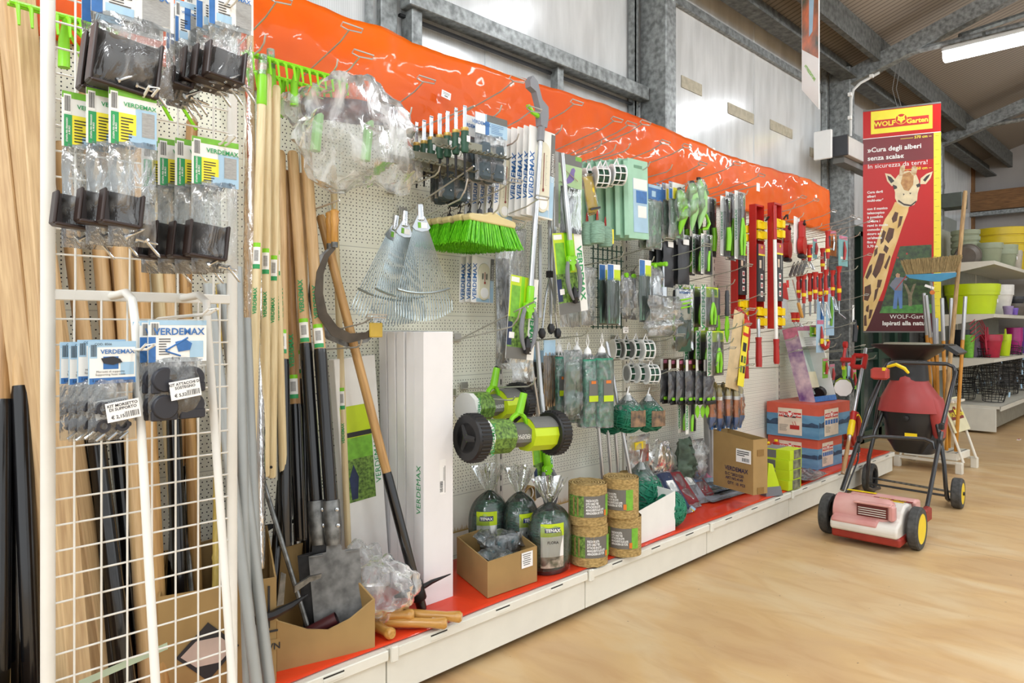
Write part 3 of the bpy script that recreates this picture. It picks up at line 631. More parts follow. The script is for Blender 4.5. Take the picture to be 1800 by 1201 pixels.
def rack_hook(px, py, Y, label, ang=0, L=.16):
    p = P(px, py, Y); t = thing('rack_hook', label, 'hook', (p.x, RY-.012, p.z-.02), ang);
    MB().tube([(-.012, 0, -.01), (-.012, 0, .012), (-.012, -.01, .014), (-.006, -(RY-.012-Y)*.9, .02), (-.008, -(RY-.012-Y)-.008, .03), (.008, -(RY-.012-Y)-.008, .03), (.006, -(RY-.012-Y)*.9, .02), (.012, -.01, .014), (.012, 0, .012), (.012, 0, -.01)], .0026, 7).build('wire_prong', RACKW, t, True)
    return t
def bagrow(px0, px1, pyt, pyh, pyb, Y, n, step, spec, cont, text_, group, name='header_bag', dz=0, jit=3, ry=0, rx=0, th=.03, sd=1, fm=None, taper=0, dx=0):
    c = P((px0+px1)/2, pyt, Y); w_ = WX(px0, px1, Y); hh = HZ((px0+px1)/2, pyt, pyh, Y); hb = HZ((px0+px1)/2, pyh, pyb, Y)
    t = pouch(w_, hh, hb, spec, cont, text_, c, th=th, sd=sd, filmm=fm, taper=taper, ry=ry, rx=rx, name=name)
    row(t, n, step, text_, group, jit=jit, dz=dz, dx=dx, sd=sd) if n > 1 else tag(t, group=None)
    return t
bagrow(163, 308, -38, 40, 172, 1.42, 2, .055, hs_blue, c_bracket, 'large clear header bag with a brown bracket at the rack top, {}', 'large bracket bags at the rack top', th=.05, sd=3)
bagrow(368, 446, -25, 52, 165, 1.44, 3, .03, hs_blue, c_bracket, 'clear bag with brown bracket and blue header, top row by slat, {}', 'blue header bags in the rack top row', sd=4, dx=-.012, th=.03)
bagrow(308, 352, 5, 78, 190, 1.50, 3, .03, hs_blue, c_bracket, 'clear bag with blue edged header deep in the upper row, {}', 'narrow blue header bags in the rack top row', sd=5, jit=12, th=.03)
bagrow(192, 276, 162, 258, 448, 1.40, 3, .035, hs_green, c_bracket, 'clear bag with green and yellow header, higher bracket row, {}', 'green header bracket bags on the higher hook', sd=6, dx=-.028, th=.045)
bagrow(338, 420, 246, 328, 492, 1.44, 4, .032, hs_green, c_bracket, 'clear bag with green and yellow header, lower bracket row, {}', 'green header bracket bags on the lower hook', sd=7, dx=-.02, th=.045)
def clipbag(t, w_, hh, hb): c_clips(t, w_, hh, hb); price_sticker(t, .012, -hh-hb*.42, -.022, 'KIT MORSETTO\nDI SUPPORTO', '\u20ac 2,15')
def discbag(t, w_, hh, hb): c_discs(t, w_, hh, hb); price_sticker(t, .006, -hh-hb*.42, -.022, 'KIT ATTACCHI DI\nSOSTEGNO', '\u20ac 5,52')
bagrow(156, 240, 600, 674, 785, 1.47, 4, .026, hs_clip, clipbag, 'clear bag of black hose clips with blue header and price sticker, {}', 'hose clip bags on the rack', sd=8, dx=-.010, th=.03, jit=4)
bagrow(262, 364, 563, 636, 748, 1.45, 3, .028, hs_kit, discbag, 'clear bag of black fixing discs with white header and price sticker, {}', 'fixing disc bags on the rack', sd=9, dx=-.006, th=.03, jit=2)
for a in ((268, 165, 1.37, 'white looped rack hook over the higher green header bags', 12), (405, 248, 1.40, 'white looped rack hook over the lower green header bags', 8), (262, 615, 1.40, 'white looped rack hook over the hose clip bags', 14), (372, 552, 1.39, 'white looped rack hook over the fixing disc bags', 6), (415, -2, 1.40, 'white looped rack hook at the top over blue header bags', 6), (250, -36, 1.38, 'white looped rack hook at the top over the largest bag', 6)): rack_hook(a[0], a[1], a[2], a[3], 0)
rack_hook(137, 193, 1.60, 'bare white rack hook near the upright post', 0)
# square timbers and poles behind the rack
def ray_on(px, py, Y): return P(px, py, Y)
def pole2(px0, py0, px1, py1, Y0, Y1): return P(px0, py0, Y0), P(px1, py1, Y1)
def zfix(px, Y, z):      # point on plane Y under pixel column px at height z
    q = P(px, 500, Y); return Vector((q.x, Y, z))
timber('pale knotty square post leaning at the far left edge', zfix(205, 1.95, .02), P(-2, -40, 2.30), .062, .062, PINE, rz=18)
timber('pale square post half hidden behind the leftmost leaning post', zfix(128, 2.02, .02), P(-30, -40, 2.31), .06, .06, PINE, rz=30)
timber('thin dark stained square post at the far left edge', zfix(75, 2.10, .02), P(-12, 60, 2.33), .045, .045, mat('brown_stain', '#7a5632', .6, var=.3, stretch=(8, 8, 1)), rz=20)
timber('pale square post with knots right of the rack post', zfix(152, 1.86, .02), P(30, -60, 2.24), .055, .055, PINE, rz=5)
hl = [(262, 196, 190, 1.98, 2.30, .021, BEECH, 0, 'thick beech handle behind the green header bags'), (288, 236, 205, 1.97, 2.31, .019, ASH, 0, 'tan handle behind the green header bags'),
      (232, 104, 250, 1.93, 2.28, .020, BEECH, .95, 'long handle with long black sheath, nearest the rack post'), (212, 120, 330, 1.95, 2.3, .019, ASH, .82, 'long handle with black sheath behind the rack grid'), (180, 60, 296, 2.02, 2.33, .018, BEECHD, .7, 'round topped handle with black sheath beside the square posts'),
      (250, 150, 160, 2.03, 2.33, .02, BEECH, .8, 'straight handle with black sheath behind the hose clip bags'), (262, 176, 150, 2.08, 2.33, .018, BEECHD, 0, 'darker round handle at the back behind the rack'),
      (276, 214, 140, 2.06, 2.34, .019, PALEW, 0, 'pale round handle at the back between rack posts'), (330, 252, 170, 2.10, 2.34, .017, PALEW, 0, 'pale slim handle behind the fixing disc bags'),
      (322, 290, 300, 2.05, 2.33, .019, BEECH, .78, 'handle with cling wrapped black sheath behind the fixing disc bags'), (350, 318, 280, 2.12, 2.34, .018, ASH, 0, 'ash coloured handle close to the right rack post'), (300, 338, 210, 2.16, 2.34, .018, BEECHD, .6, 'brown handle with dark sheath leaning the other way'),
      (30, 44, 40, 2.05, 2.3, .02, BEECHD, 1.0, 'dark handle with black sheath low at the far left edge'), (60, 20, 200, 2.0, 2.28, .02, BEECH, .88, 'handle with black sheath and barcode tag at the far left'), (-4, 10, 300, 2.0, 2.28, .021, BEECHD, .85, 'outermost black sheathed handle cut by the picture edge')]
for i, (bx, tx, ty, y0, y1, r, m, sh, lb) in enumerate(hl):
    handle(lb, zfix(bx, y0, .025 if y0 < 1.86 else .19), P(tx, ty, y1), r, m, ferr=(.04, sh) if sh else None, group=None, n=12, name='long_tool_pole')
p0, p1 = zfix(378, 1.98, .19), P(386, 500, 2.3)
t = thing('bamboo_pole', 'yellow bamboo pole standing behind the rack grid', 'pole', p0); d = p1-p0; t.rotation_mode = 'QUATERNION'; t.rotation_quaternion = d.to_track_quat('Z', 'Y')
pr = []; L = d.length
for k in range(7):
    z = k*L/7
    for a, b_ in ((.0, .92), (.01, 1.14), (.022, .9), (.05, 1.0)): pr.append((.012*b_, z+a))
MB().lathe(pr+[(.012, L)], 12).build('cane', mat('bamboo', '#d8bb62', .4, var=.2, stretch=(20, 20, 2)), t, True)
t = handle('thin galvanised rod leaning behind the bamboo pole', zfix(350, 2.0, .19), P(318, 800, 2.3), .007, STEEL, name='steel_rod', cat='rod', n=8)
TUBE = mat('grey_pvc_tube', '#a3a7a5', .35, var=.05, metal=.2)
for i, (bx, by, tx, ty, Y0, Y1) in enumerate(((455, 1240, 366, 500, 1.76, 1.98), (478, 1240, 390, 500, 1.78, 2.0), (438, 1240, 416, 470, 1.80, 1.98), (460, 1240, 432, 560, 1.84, 2.02))):
    b_ = P(bx, by, Y0); a = P(tx, ty, Y1); d = (b_-a); b_ = a+d*((a.z-.0)/(a.z-b_.z))
    q = thing('grey_tube', 'smooth grey tube leaning beside the rack, %s' % ['nearest the rack post', 'in front of the others', 'half hidden by its neighbours', 'closest to the pale handles'][i], 'tube', b_); q.rotation_mode = 'QUATERNION'; q.rotation_quaternion = (a-b_).to_track_quat('Z', 'Y'); L = (a-b_).length
    MB().lathe([(.011, .0), (.0155, .0), (.0155, L), (.0125, L), (.0125, L-.05), (0, L-.05)], 14).build('pipe', TUBE, q, True)
timber('narrow pale wooden slat rising above the header bags beside the rack', zfix(455, 2.05, .19), P(438, -30, 2.28), .02, .03, PINE)
handle('cling wrapped handle with a black sheath beside the grey tubes', zfix(440, 2.05, .19), P(437, 258, 2.30), .019, BEECH, ferr=(.04, .85), name='long_tool_pole')
mbw = MB().tube([zfix(447, 1.98, .5), P(446, 700, 2.10), P(446, 300, 2.22), P(446, 100, 2.26)], [.03, .036, .034, .03], 12); o = mbw.build('plastic_sleeve', BAGT, None, True); tag(o, 'loose clear plastic sleeve around the handles beside the rack', 'plastic sleeve')
c = carton('brown_carton', 'brown cardboard box printed with arrows and DOWN, behind the rack', [zfix(278, 1.98, .19), zfix(486, 1.90, .19), zfix(470, 2.22, .19), zfix(290, 2.28, .19)], [.30, .30, .36, .33], CARD)
A, B = zfix(278, 1.98, 0)-c.location, zfix(486, 1.90, 0)-c.location; M = face_frame(c, A, B, 0, .003); M[2][3] = .19
M = face_frame(c, A, B, .15, .004)
mb = MB(); mb.box((.115, 0, .0), (.08, .001, .006)).box((.10, 0, .07), (.006, .001, .12)).box((.13, 0, .07), (.006, .001, .12)); o = mb.build('arrow_print', INK, c); o.matrix_basis = M
e = bpy.data.objects.new('lettering_panel', MB().box((.115, .001, -.04), (.09, .0004, .03)).build('tmp', CARD).data); bpy.data.objects.remove(bpy.data.objects['tmp']); sc.collection.objects.link(e); e.parent = c; e.matrix_basis = M
text('DOWN', .026, INK, (.118, -.001, -.045), e, bold=.02); text('N', .02, INK, (.11, -.001, -.105), e, bold=.02)
mb = MB(); mb.prism([(-.11, -.02), (-.03, -.1), (.05, -.02), (-.03, .06)], .001); o = mb.build('warning_print', INK, c); o.matrix_basis = M
mb = MB(); mb.prism([(-.098, -.02), (-.06, -.055), (.0, -.055), (.036, -.02), (.0, .015), (-.06, .015)], .0012, y=-.001); o = mb.build('warning_patch', PINK and mat('pale_rose_print', '#c9b2a4', .6), c); o.matrix_basis = M
carton('brown_carton', 'torn brown cardboard box holding dark sheathed handles at the far left', [zfix(30, 1.80, .0), zfix(150, 1.72, .0), zfix(160, 1.84, .0), zfix(36, 1.855, .0)], [.33, .36, .34, .30], CARD)
carton('brown_carton', 'small crushed cardboard box at the bottom left edge', [G(-30, 1300, .0), G(22, 1290, .0), zfix(16, 1.74, 0), zfix(-30, 1.78, 0)], [.40, .38, .4, .42], CARD)
o = MB().box((0, 0, 0), (.19, .0015, .016)).build('packing_strap', mat('pale_green_strap', '#b9c9ae', .4), None); o.location = P(220, 1168, 1.80); o.rotation_euler = (0, R_(-8), 0); tag(o, 'pale green plastic strap around the sheathed handles behind the rack', 'strap')
def rake_head_green(label, px, py, Y, w_, n, rz=0, ry=0):
    t = thing('plastic_rake', label, 'rake head', P(px, py, Y), rz, ry=ry)
    MB().tube([(-w_/2, 0, 0), (w_/2, 0, 0)], .007, 8).build('head_bar', LIME, t, True)
    MB().tube([(-w_/2, .028, .004), (w_/2, .028, .004)], .005, 8).build('rear_bar', LIME, t, True)
    for k in range(n):
        x = -w_/2+w_*(k+.5)/n; MB().tube([(x, .03, .004), (x, 0, 0), (x, -.02, -.012), (x, -.032, -.062)], [.004, .0055, .005, .003], 6).build('tooth', LIME, t, True)
    MB().tube([(0, .0, 0), (0, .03, -.05), (0, .03, -.12)], [.009, .013, .014], 10).build('socket', LIME, t, True); return t
rake_head_green('lime plastic rake head hanging upside down under the orange film, nearer one', 525, 118, 2.12, .36, 13)
rake_head_green('lime plastic rake head tucked behind the nearer one beside the pale handles', 500, 140, 2.24, .36, 13)
rake_head_green('lime plastic rake head seen through the rack grid', 118, 30, 2.05, .24, 9)
t = thing('plastic_lawn_rake', 'lime plastic fan rake hooked up through the rack grid', 'rake', P(125, 42, 2.12))
for k in range(5): MB().tube([(-.02+.012*k, 0, 0), (.02+.05*k, .02, -.05), (.06+.07*k, .05, -.16-.01*k)], .005, 6).build('tine', LIME, t, True)
for i, (bx, by, tx, ty) in enumerate(((441, 848, 462, 108), (466, 838, 470, 130), (478, 840, 486, 150), (499, 866, 476, 98))):
    y1 = 2.10+.02*i; y0 = 2.10+.03*i
    b_ = P(bx, by, y0-.06); a = P(tx, ty, y1); L = (a-b_).length
    handle('pale round handle with green maker lettering, %s' % ['first from the rack', 'second from the rack', 'third from the rack', 'nearest the black sheathed spades'][i], b_, a, .0135, PALEW, cap=(i in (0, 3)), lab=L*.505, verde=L*.42, hole=.035, name='broomstick', n=12)
def spade(lab, bx, by, tx, ty, Y0, Y1, r, blade_m, bl=.30, bw=.15, sheath=.62, lb=True, rz=0, gap=.0):
    b_ = P(bx, by, Y0); a = P(tx, ty, Y1); t = handle(lab, b_, a, r, BEECH, cat='spade', name='garden_spade', ferr=(.02, sheath), lab=(sheath+.015) if lb else None, verde=(sheath+.16) if lb else None)
    inv = t.rotation_quaternion.inverted(); f = inv @ Vector((-.5, -.86, 0)); an = math.atan2(f.y, f.x)+math.pi/2+R_(rz)
    M = Matrix.Rotation(an, 4, 'Z')
    mb = MB().lathe([(r*1.25, -.04), (r*1.5, 0), (r*1.5, .09), (r*1.42, .1)], 14); mb.build('socket', STEEL, t, True)
    h = bw/2
    mb = MB().prism([(-h, -.065), (-.025, -.06), (-.02, -.02), (.02, -.02), (.025, -.06), (h, -.065), (h*.93, -.06-bl*.9), (h*.8, -.06-bl), (-h*.8, -.06-bl), (-h*.93, -.06-bl*.9)], .003, M=M); mb.box((-h*.7, -.008, -.066), (h*.5, .016, .003), M=M).box((h*.7, -.008, -.066), (h*.5, .016, .003), M=M)
    mb.build('blade', blade_m, t)
    for k in range(2): MB().lathe([(0, 0), (.006, .001), (.006, .004), (0, .006)], 8, M=M @ Matrix.Translation((.018, -r*1.4, .02+.05*k)) @ Matrix.Rotation(R_(90), 4, 'X')).build('rivet', CHROME, t, True)
    return t
spade('square garden spade with mottled grey blade standing in the front carton', 585, 935, 538, 265, 2.02, 2.27, .0195, mat('raw_grey_steel', '#828280', .5, .6, var=.35, scale=25), .30, .16, .60, True)
spade('square garden spade with blackened blade behind the grey one', 560, 935, 514, 266, 2.06, 2.29, .019, BLADE, .30, .14, .62, True)
for i, (bx, by, tx, ty, y0, y1, sh, lb) in enumerate(((502, 960, 492, 265, 2.10, 2.30, .60, 'beech handle with black sheath between the hung handles and the spades'), (528, 950, 502, 300, 2.14, 2.32, .45, 'beech handle with green lettering behind the spades'), (540, 1000, 528, 305, 2.16, 2.33, .64, 'beech handle with long black sheath in the middle of the spade bundle'))):
    handle(lb, P(bx, by, y0), P(tx, ty, y1), .019, BEECH if i != 1 else BEECHD, ferr=(.0, sh), lab=sh+.03, verde=sh+.18, name='long_tool_pole')
def fork(lab, px, py, Y, w_, L, n, top):
    p = P(px, py, Y); t = thing('digging_fork', lab, 'garden fork', p)
    MB().tube([(-w_/2, 0, 0), (-w_*.3, 0, .012), (w_*.3, 0, .012), (w_/2, 0, 0)], .007, 8).build('crown_bar', BLADE, t, True)
    for k in range(n):
        x = -w_/2+w_*k/(n-1); MB().tube([(x, 0, 0), (x, -.012, -L*.5), (x*.9, .02, -L)], [.006, .0055, .002], 7).build('tine', BLACKG, t, True)
    a = P(*top)-p; MB().tube([(0, 0, 0), a*.25, a], [.014, .018, .018], 10).build('handle', BLACKG, t, True); return t
fork('black four tined digging fork behind the brown carton with arrows', 455, 935, 2.28, .14, .28, 4, (452, 720, 2.32))
fork('black digging fork with curved tines beside the front carton', 505, 925, 2.24, .16, .30, 4, (520, 740, 2.30))
handle('black handle of a hoe standing beside the front carton', P(478, 1060, 2.1), P(496, 840, 2.2), .016, BLACKG, name='garden_hoe')
fa, fb = G(487, 1182, .19), G(659, 1139, .19); dv = Vector((-.04, .27, 0))
c = carton('brown_carton', 'open brown cardboard box holding the spade blades at the shelf edge', [fa, fa.lerp(fb, .3), fa.lerp(fb, .52), fa.lerp(fb, .75), fb, fb+dv, fa+dv+Vector((-.03, .02, 0)), fa+Vector((-.06, .12, 0))], [.15, .105, .09, .11, .155, .30, .26, .24], CARD)
mb = MB(); MB().box((0, 0, 0), (.001, .001, .001))
t = handle('slim grey steel hoe rod leaning into the brown cartons', P(540, 1100, 1.98), P(418, 700, 2.22), .0075, STEEL, name='steel_hoe', cat='hoe', n=8)
for pp, nm in (([P(470, 1075, 1.93), P(505, 1065, 1.93), P(540, 1045, 1.96), P(552, 1012, 1.98)], 'curved'),):
    pass
t = thing('cultivator_head', 'curved steel cultivator blade lying over the brown cartons', 'cultivator', P(505, 1060, 1.90)); bs = t.location
MB().tube([P(446, 1092, 1.86)-bs, P(478, 1082, 1.88)-bs, P(510, 1066, 1.90)-bs, P(540, 1046, 1.93)-bs], [.012, .013, .010, .003], 6).build('curved_blade', BLADE, t, True)
MB().tube([P(446, 1078, 1.88)-bs, P(464, 1066, 1.92)-bs], .011, 8).build('socket', STEEL, t, True)
MB().prism([(0, 0), (.05, .02), (.085, .022), (.09, .034), (.05, .036), (.0, .02)], .008).build('hook_blade', STEEL, t).location = P(517, 1042, 1.93)-bs
MB().prism([(0, 0), (.022, 0), (.03, .09), (.014, .10)], .004).build('flat_tang', STEEL, t).location = P(486, 1066, 2.0)-bs
t = thing('cardboard_tube', 'dark maroon cardboard tube lying in the carton with the spades', 'tube', P(592, 1087, 1.95), rz=0)
a = Vector((-.09, .06, -.05)); MB().tube([(0, 0, 0), a], .02, 16, cap=False).build('tube_wall', mat('maroon_tube', '#4d1f22', .4), t, True); MB().tube([(0, 0, -.0001), a], .0175, 16, cap=False).build('tube_lining', mat('tube_dark', '#241012', .6), t, True)
handle('very tall pale pole standing behind the sickles', P(612, 962, 2.26), P(585, 290, 2.33), .0125, PALEW, name='wooden_pole', lab=.52, verde=.42)
def sickle(lab, px, py, Y, s, rz=0, tie=False):
    t = thing('sickle', lab, 'sickle', P(px, py, Y), rz)
    MB().lathe([(.010, -.115), (.013, -.11), (.0125, -.06), (.0165, -.035), (.013, -.02), (.016, -.006), (.009, 0)], 12).build('handle', VARN, t, True)
    MB().tube([(0, 0, -.11), (0, 0, -.13)], .012, 10).build('ferrule', STEEL, t, True)
    C = [(0, -.13), (-.03, -.16), (-.055, -.22), (-.06, -.29), (-.045, -.36), (0, -.415), (.06, -.44), (.13, -.43), (.19, -.385)]
    wd = [.006, .009, .013, .016, .018, .019, .017, .012, .002]; up = []; dn = []
    for i, (a, b_) in enumerate(C):
        q = Vector((C[min(i+1, 8)][0]-C[max(i-1, 0)][0], C[min(i+1, 8)][1]-C[max(i-1, 0)][1])).normalized(); nn = Vector((-q.y, q.x)); up.append((a*s+nn.x*wd[i], b_*s-.13*(1-s)+nn.y*wd[i])); dn.append((a*s-nn.x*wd[i], b_*s-.13*(1-s)-nn.y*wd[i]))
    mb = MB()
    for i in range(8): mb.prism([dn[i], dn[i+1], up[i+1], up[i]], .003)
    mb.build('curved_blade', STEEL if not tie else mat('browned_steel', '#5c5348', .4, .7, var=.3), t)
    if tie: MB().box((.165, -.004, -.412), (.055, .008, .052), bv=.003).build('blade_guard', mat('gold_tape', '#c9a93c', .35), t)
    MB().tube([(0, 0, 0), (.004, 0, .02), (0, 0, .03), (-.006, 0, .02), (0, 0, 0)], .0015, 5).build('wire_loop', WIREG, t, True); return t
sickle('wooden handled sickle with yellow blade guard hanging from a hook', 588, 368, 2.12, 1.0, 0, True)
sickle('wooden handled sickle hanging behind the one with the yellow guard', 580, 372, 2.19, 1.06, -8)
hook(597, 352, 2.07, 'straight wire hook carrying the two sickles', rise=.02, style=3)
hook(636, 604, 2.05, 'long wire hook under the curved sickle blades', rise=.03, style=0, drop=1)
t = handle('mattock with ash handle and black lower sheath leaning on the shelf', P(742, 1072, 1.98), P(563, 378, 2.26), .0165, ASH, name='hand_mattock', cat='mattock', ferr=(.0, .50))
inv = t.rotation_quaternion.inverted()
MB().lathe([(.024, .035), (.027, .04), (.026, .10), (.022, .105)], 14).build('socket', BLADE, t, True)
mb = MB(); d1 = inv @ Vector((1, -.12, .28)); d2 = inv @ Vector((-1, .1, -.02)); o = Vector((0, 0, .07))
mb.tube([o, o+d1*.06, o+d1*.14+(inv @ Vector((0, 0, -.012)))], [.010, .008, .002], 6); mb.build('pick_tine', BLADE, t, True); MB().tube([o, o+d2*.05, o+d2*.09], [.012, .014, .005], 6).build('hoe_tine', BLADE, t, True)
def tall_box(px, pyb, Y, w_, dp, lab, h=1.0, ry=0, txt=True, rz=0):
    b_ = P(px, 800, Y); t = thing('tall_white_box', lab, 'box', (b_.x, Y, .19), rz, 'tall white boxes', ry=ry)
    MB().box((w_/2, dp/2, h/2), (w_, dp, h), bv=.002).build('box_body', mat('white_carton', '#ecebeb', .45, var=.02), t)
    MB().box((w_/2, dp/2, h+.0005), (w_*.9, .0015, .001)).build('lid_seam', GREYT, t)
    if txt:
        o = MB().box((w_*.62, -.001, .46), (.03, .0006, .13)).build('print_label', LABEL, t); mb = MB()
        r = random.Random(3)
        for k in range(16): mb.box((w_*.58, -.0018, .405+k*.0026), (.014, .0004, .0014*r.uniform(.5, 1.4)))
        mb.box((w_*.70, -.0018, .45), (.002, .0004, .10)).box((w_*.66, -.0018, .47), (.0015, .0004, .05)); mb.build('barcode', INK, o)
        text('VERDEMAX', .035, VGREEN, (-.0012, dp*.4, .42), o).matrix_basis = Matrix(((0, 0, -1, -.0012), (0, 1, 0, dp*.5), (1, 0, 0, .42), (0, 0, 0, 1))) @ Matrix.Diagonal((.035, .035, .035, 1))
    return t
tall_box(745, 1060, 2.03, .14, .058, 'nearest tall white box with barcode, standing behind the mattock')
for i, (px, Y, ry) in enumerate(((728, 2.095, 0), (714, 2.16, -.6), (700, 2.22, -1), (686, 2.28, -1.2))):
    tall_box(px, 0, Y, .14, .05, 'tall white box, %s in the leaning row' % ['second from the aisle', 'third from the aisle', 'fourth from the aisle', 'deepest against the panel'][i], ry=ry, txt=False)
t = thing('trimmer_box', 'white flat box with green lawn picture leaning behind the tall pole', 'box', (P(622, 800, 2.25).x, 2.27, .19), ry=-4, rx=-1)
MB().box((.09, .02, .45), (.18, .04, .90), bv=.002).build('box_body', PAPER, t)
for (z, h, m) in ((.66, .12, LIMEP), (.56, .08, LGREEN), (.44, .16, PGREEN)): MB().box((.075, -.001, z), (.13, .001, h)).build('printed_panel', m, t)
MB().box((.075, -.002, .612), (.13, .001, .018)).build('printed_strip', INK, t); MB().prism([(.035, .37), (.06, .37), (.07, .45), (.05, .5), (.03, .45)], .001, y=-.002).build('printed_picture', NAVY, t)
text('VERDEMAX', .035, VGREEN, (.158, -.002, .5), t, ry=-90)
# goods on the perforated wall
def at(px0, px1, pyt, pyb, Y):
    c = P((px0+px1)/2, pyt, Y); return c, WX(px0, px1, Y), HZ((px0+px1)/2, pyt, pyb, Y)
def hang(name, label, cat, c, group=None, rz=0, ry=0, rx=0): return thing(name, label, cat, c, rz, group, rx, ry)
# -------- steel bow rake heads
def bow_rake(label, px, py, Y, L, n, rz=0, ry=0):
    t = hang('bow_rake', label, 'rake head', P(px, py, Y), rz=rz, ry=ry); m = mat('khaki_steel', '#8f8d7b', .4, .5, var=.15)
    mb = MB().prism([(-L/2, -.005), (L/2, -.005), (L/2, .018), (L*.12, .026), (-L*.12, .026), (-L/2, .018)], .003); mb.build('head_plate', m, t)
    for k in range(n):
        x = -L/2+L*(k+.5)/n; MB().tube([(x, 0, 0), (x-.002, -.012, -.014), (x-.006, -.04, -.024), (x-.012, -.068, -.02)], [.0045, .0045, .004, .0018], 6).build('tooth', m, t, True)
    MB().tube([(0, .002, .01), (0, .04, .03), (0, .10, .03)], [.012, .014, .016], 10).build('socket', m, t, True); return t
bow_rake('curved steel rake head, highest and nearest of the stacked ones', 826, 262, 2.02, .37, 13, ry=-2)
bow_rake('curved steel rake head directly below the highest one', 790, 288, 2.08, .40, 14, ry=0)
bow_rake('curved steel rake head third down beside the crumpled bag', 752, 296, 2.15, .36, 13, ry=2)
bow_rake('curved steel rake head lowest and deepest of the stacked ones', 762, 306, 2.21, .34, 12, ry=-2)
hook(774, 296, 2.05, 'hook behind the steel rake heads', style=1)
# -------- hand tools on the straight hook
hook(834, 186, 1.915, 'long straight hook carrying the small hand tools', rise=.02, style=3)
t = hang('hand_tool', '', 'hand tool', P(817, 190, 1.935))
MB().box((0, 0, -.035), (.017, .004, .085), bv=.001).box((0, 0, .006), (.017, .004, .006)).build('hanging_strap', CHROME, t)
MB().lathe([(.013, -.085), (.015, -.08), (.014, -.072)], 12).build('gold_collar', mat('gold_collar', '#c9a85a', .35, .4), t, True)
MB().lathe([(0, -.165), (.012, -.163), (.016, -.15), (.013, -.14), (.017, -.128), (.014, -.118), (.0175, -.105), (.014, -.095), (.015, -.085)], 12).build('grip', mat('ribbed_green_grip', '#1e4a34', .5, var=.1), t, True)
MB().box((.003, -.017, -.115), (.016, .001, .022)).build('price_label', LABEL, t)
MB().tube([(0, 0, -.165), (0, 0, -.25)], [.006, .003], 8).build('tine', BLADE, t, True)
row(t, 8, .048, 'green gripped hand tool with steel hanging strap, {} on its hook', 'green gripped hand tools', jit=12)
# -------- bags of grey castors
def c_castor(t, w_, hh, hb):
    for k, (x, z) in enumerate(((-.22, .34), (.2, .34), (-.22, .72), (.2, .72))):
        MB().box((x*w_, 0, -hh-hb*z), (w_*.36, .03, w_*.42), bv=.012).build('grey_block', DKGREY, t); MB().lathe([(0, -.001), (.005, 0), (.004, .003), (0, .004)], 8, M=Matrix.Translation((x*w_, -.017, -hh-hb*z)) @ Matrix.Rotation(R_(90), 4, 'X')).build('rivet', CHROME, t, True)
def hs_castor(t, w_, h_):
    o = header(t, w_, h_, LBLUE, [(.35, 0, 1, .34, 1), (0, 0, .3, 1, 2), (.3, .34, .42, 1, 3)], [GPAPER, PAPER, BLUEP], txt='VERDEMAX', tsize=w_*.11, tpos=(-.33, -.5), tmat=BLUEP, bar=False); mb = MB(); lines(mb, -w_*.02, -h_*.42, w_*.4, 6, h_*.08, h_*.02, -.002, 0); mb.build('small_print', BLUEP, o)
def bags(px0, px1, pyt, pyh, pyb, Y, n, step, spec, cont, text_, group, **k): return bagrow(px0, px1, pyt, pyh, pyb, Y, n, step, spec, cont, text_, group, **k)
bags(836, 892, 204, 240, 326, 2.03, 2, .06, hs_castor, c_castor, 'clear bag of grey rubber blocks under a blue and grey header, {}', 'bags of grey blocks by the rake heads', sd=11)
def hs_none(t, w_, h_): header(t, w_, h_, GPAPER, [(.1, .2, .9, .5, 1)], [LBLUE], txt=None, bar=False)
bags(772, 828, 286, 300, 352, 2.16, 3, .05, hs_none, c_castor, 'folded bag of grey blocks hanging lower behind the rakes, {}', 'lower bags of grey blocks', sd=12, dx=.02)
# -------- metal leaf rakes
def leaf_rake():
    t = hang('leaf_rake', '', 'leaf rake', P(738, 360, 2.03)); Z = mat('zinc_wire', '#9aa6a8', .32, .8, var=.1)
    MB().lathe([(.014, 0), (.016, .0), (.017, -.05), (.02, -.07), (.012, -.075)], 14).build('socket', CHROME, t, True)
    MB().prism([(-.018, -.05), (.018, -.05), (.05, -.105), (.035, -.118), (0, -.125), (-.035, -.118), (-.05, -.105)], .012).build('fan_plate', CHROME, t)
    MB().box((.014, -.007, -.095), (.034, .001, .026)).build('price_label', LABEL, t); MB().box((-.012, -.007, -.095), (.014, .001, .026)).build('maker_label', LGREEN, t)
    for k in range(22):
        u = k/21*2-1; a = u*.36; x0 = u*.04; R1 = .36+.02*(1-u*u); x1 = x0+math.sin(a)*R1*.92; z1 = -.11-math.cos(a)*R1
        MB().tube([(x0, 0, -.11), (x0+(x1-x0)*.8, -.004, -.11+(z1+.11)*.8), (x1, -.006, z1), (x1-.02, -.03, z1-.05)], .0022, 5).build('tine', Z, t, True)
    pts = []
    for k in range(15): u = k/14*2-1; a = u*.37; pts.append((u*.04*.8+math.sin(a)*.315, -.006+.0*k, -.11-math.cos(a)*.30))
    MB().tube(pts, .0058, 6).build('cross_brace', Z, t, True)
    MB().tube([(-.02, 0, -.02), (-.01, .012, .012), (.012, .01, .008), (.02, 0, -.02)], .0016, 5).build('hanging_wire', WIREG, t, True); return t
t = leaf_rake(); t.scale = (.82, .8, .78); t['label'] = 'zinc wire leaf rake head, nearest of the three'; t['group'] = 'metal leaf rake heads'; ck = kids(t); t.rotation_euler.y = R_(-3)
dup(t, P(712, 372, 2.13), 'zinc wire leaf rake head, middle one of the three', rz=6, ry=5, ch=ck); dup(t, P(697, 380, 2.2), 'zinc wire leaf rake head, deepest and furthest left', rz=-4, ry=9, ch=ck)
hook(822, 320, 1.95, 'long hook that carries the metal leaf rakes', rise=.13, style=1); hook(833, 292, 1.93, 'ticket prong above the metal leaf rakes', rise=.13, style=3)
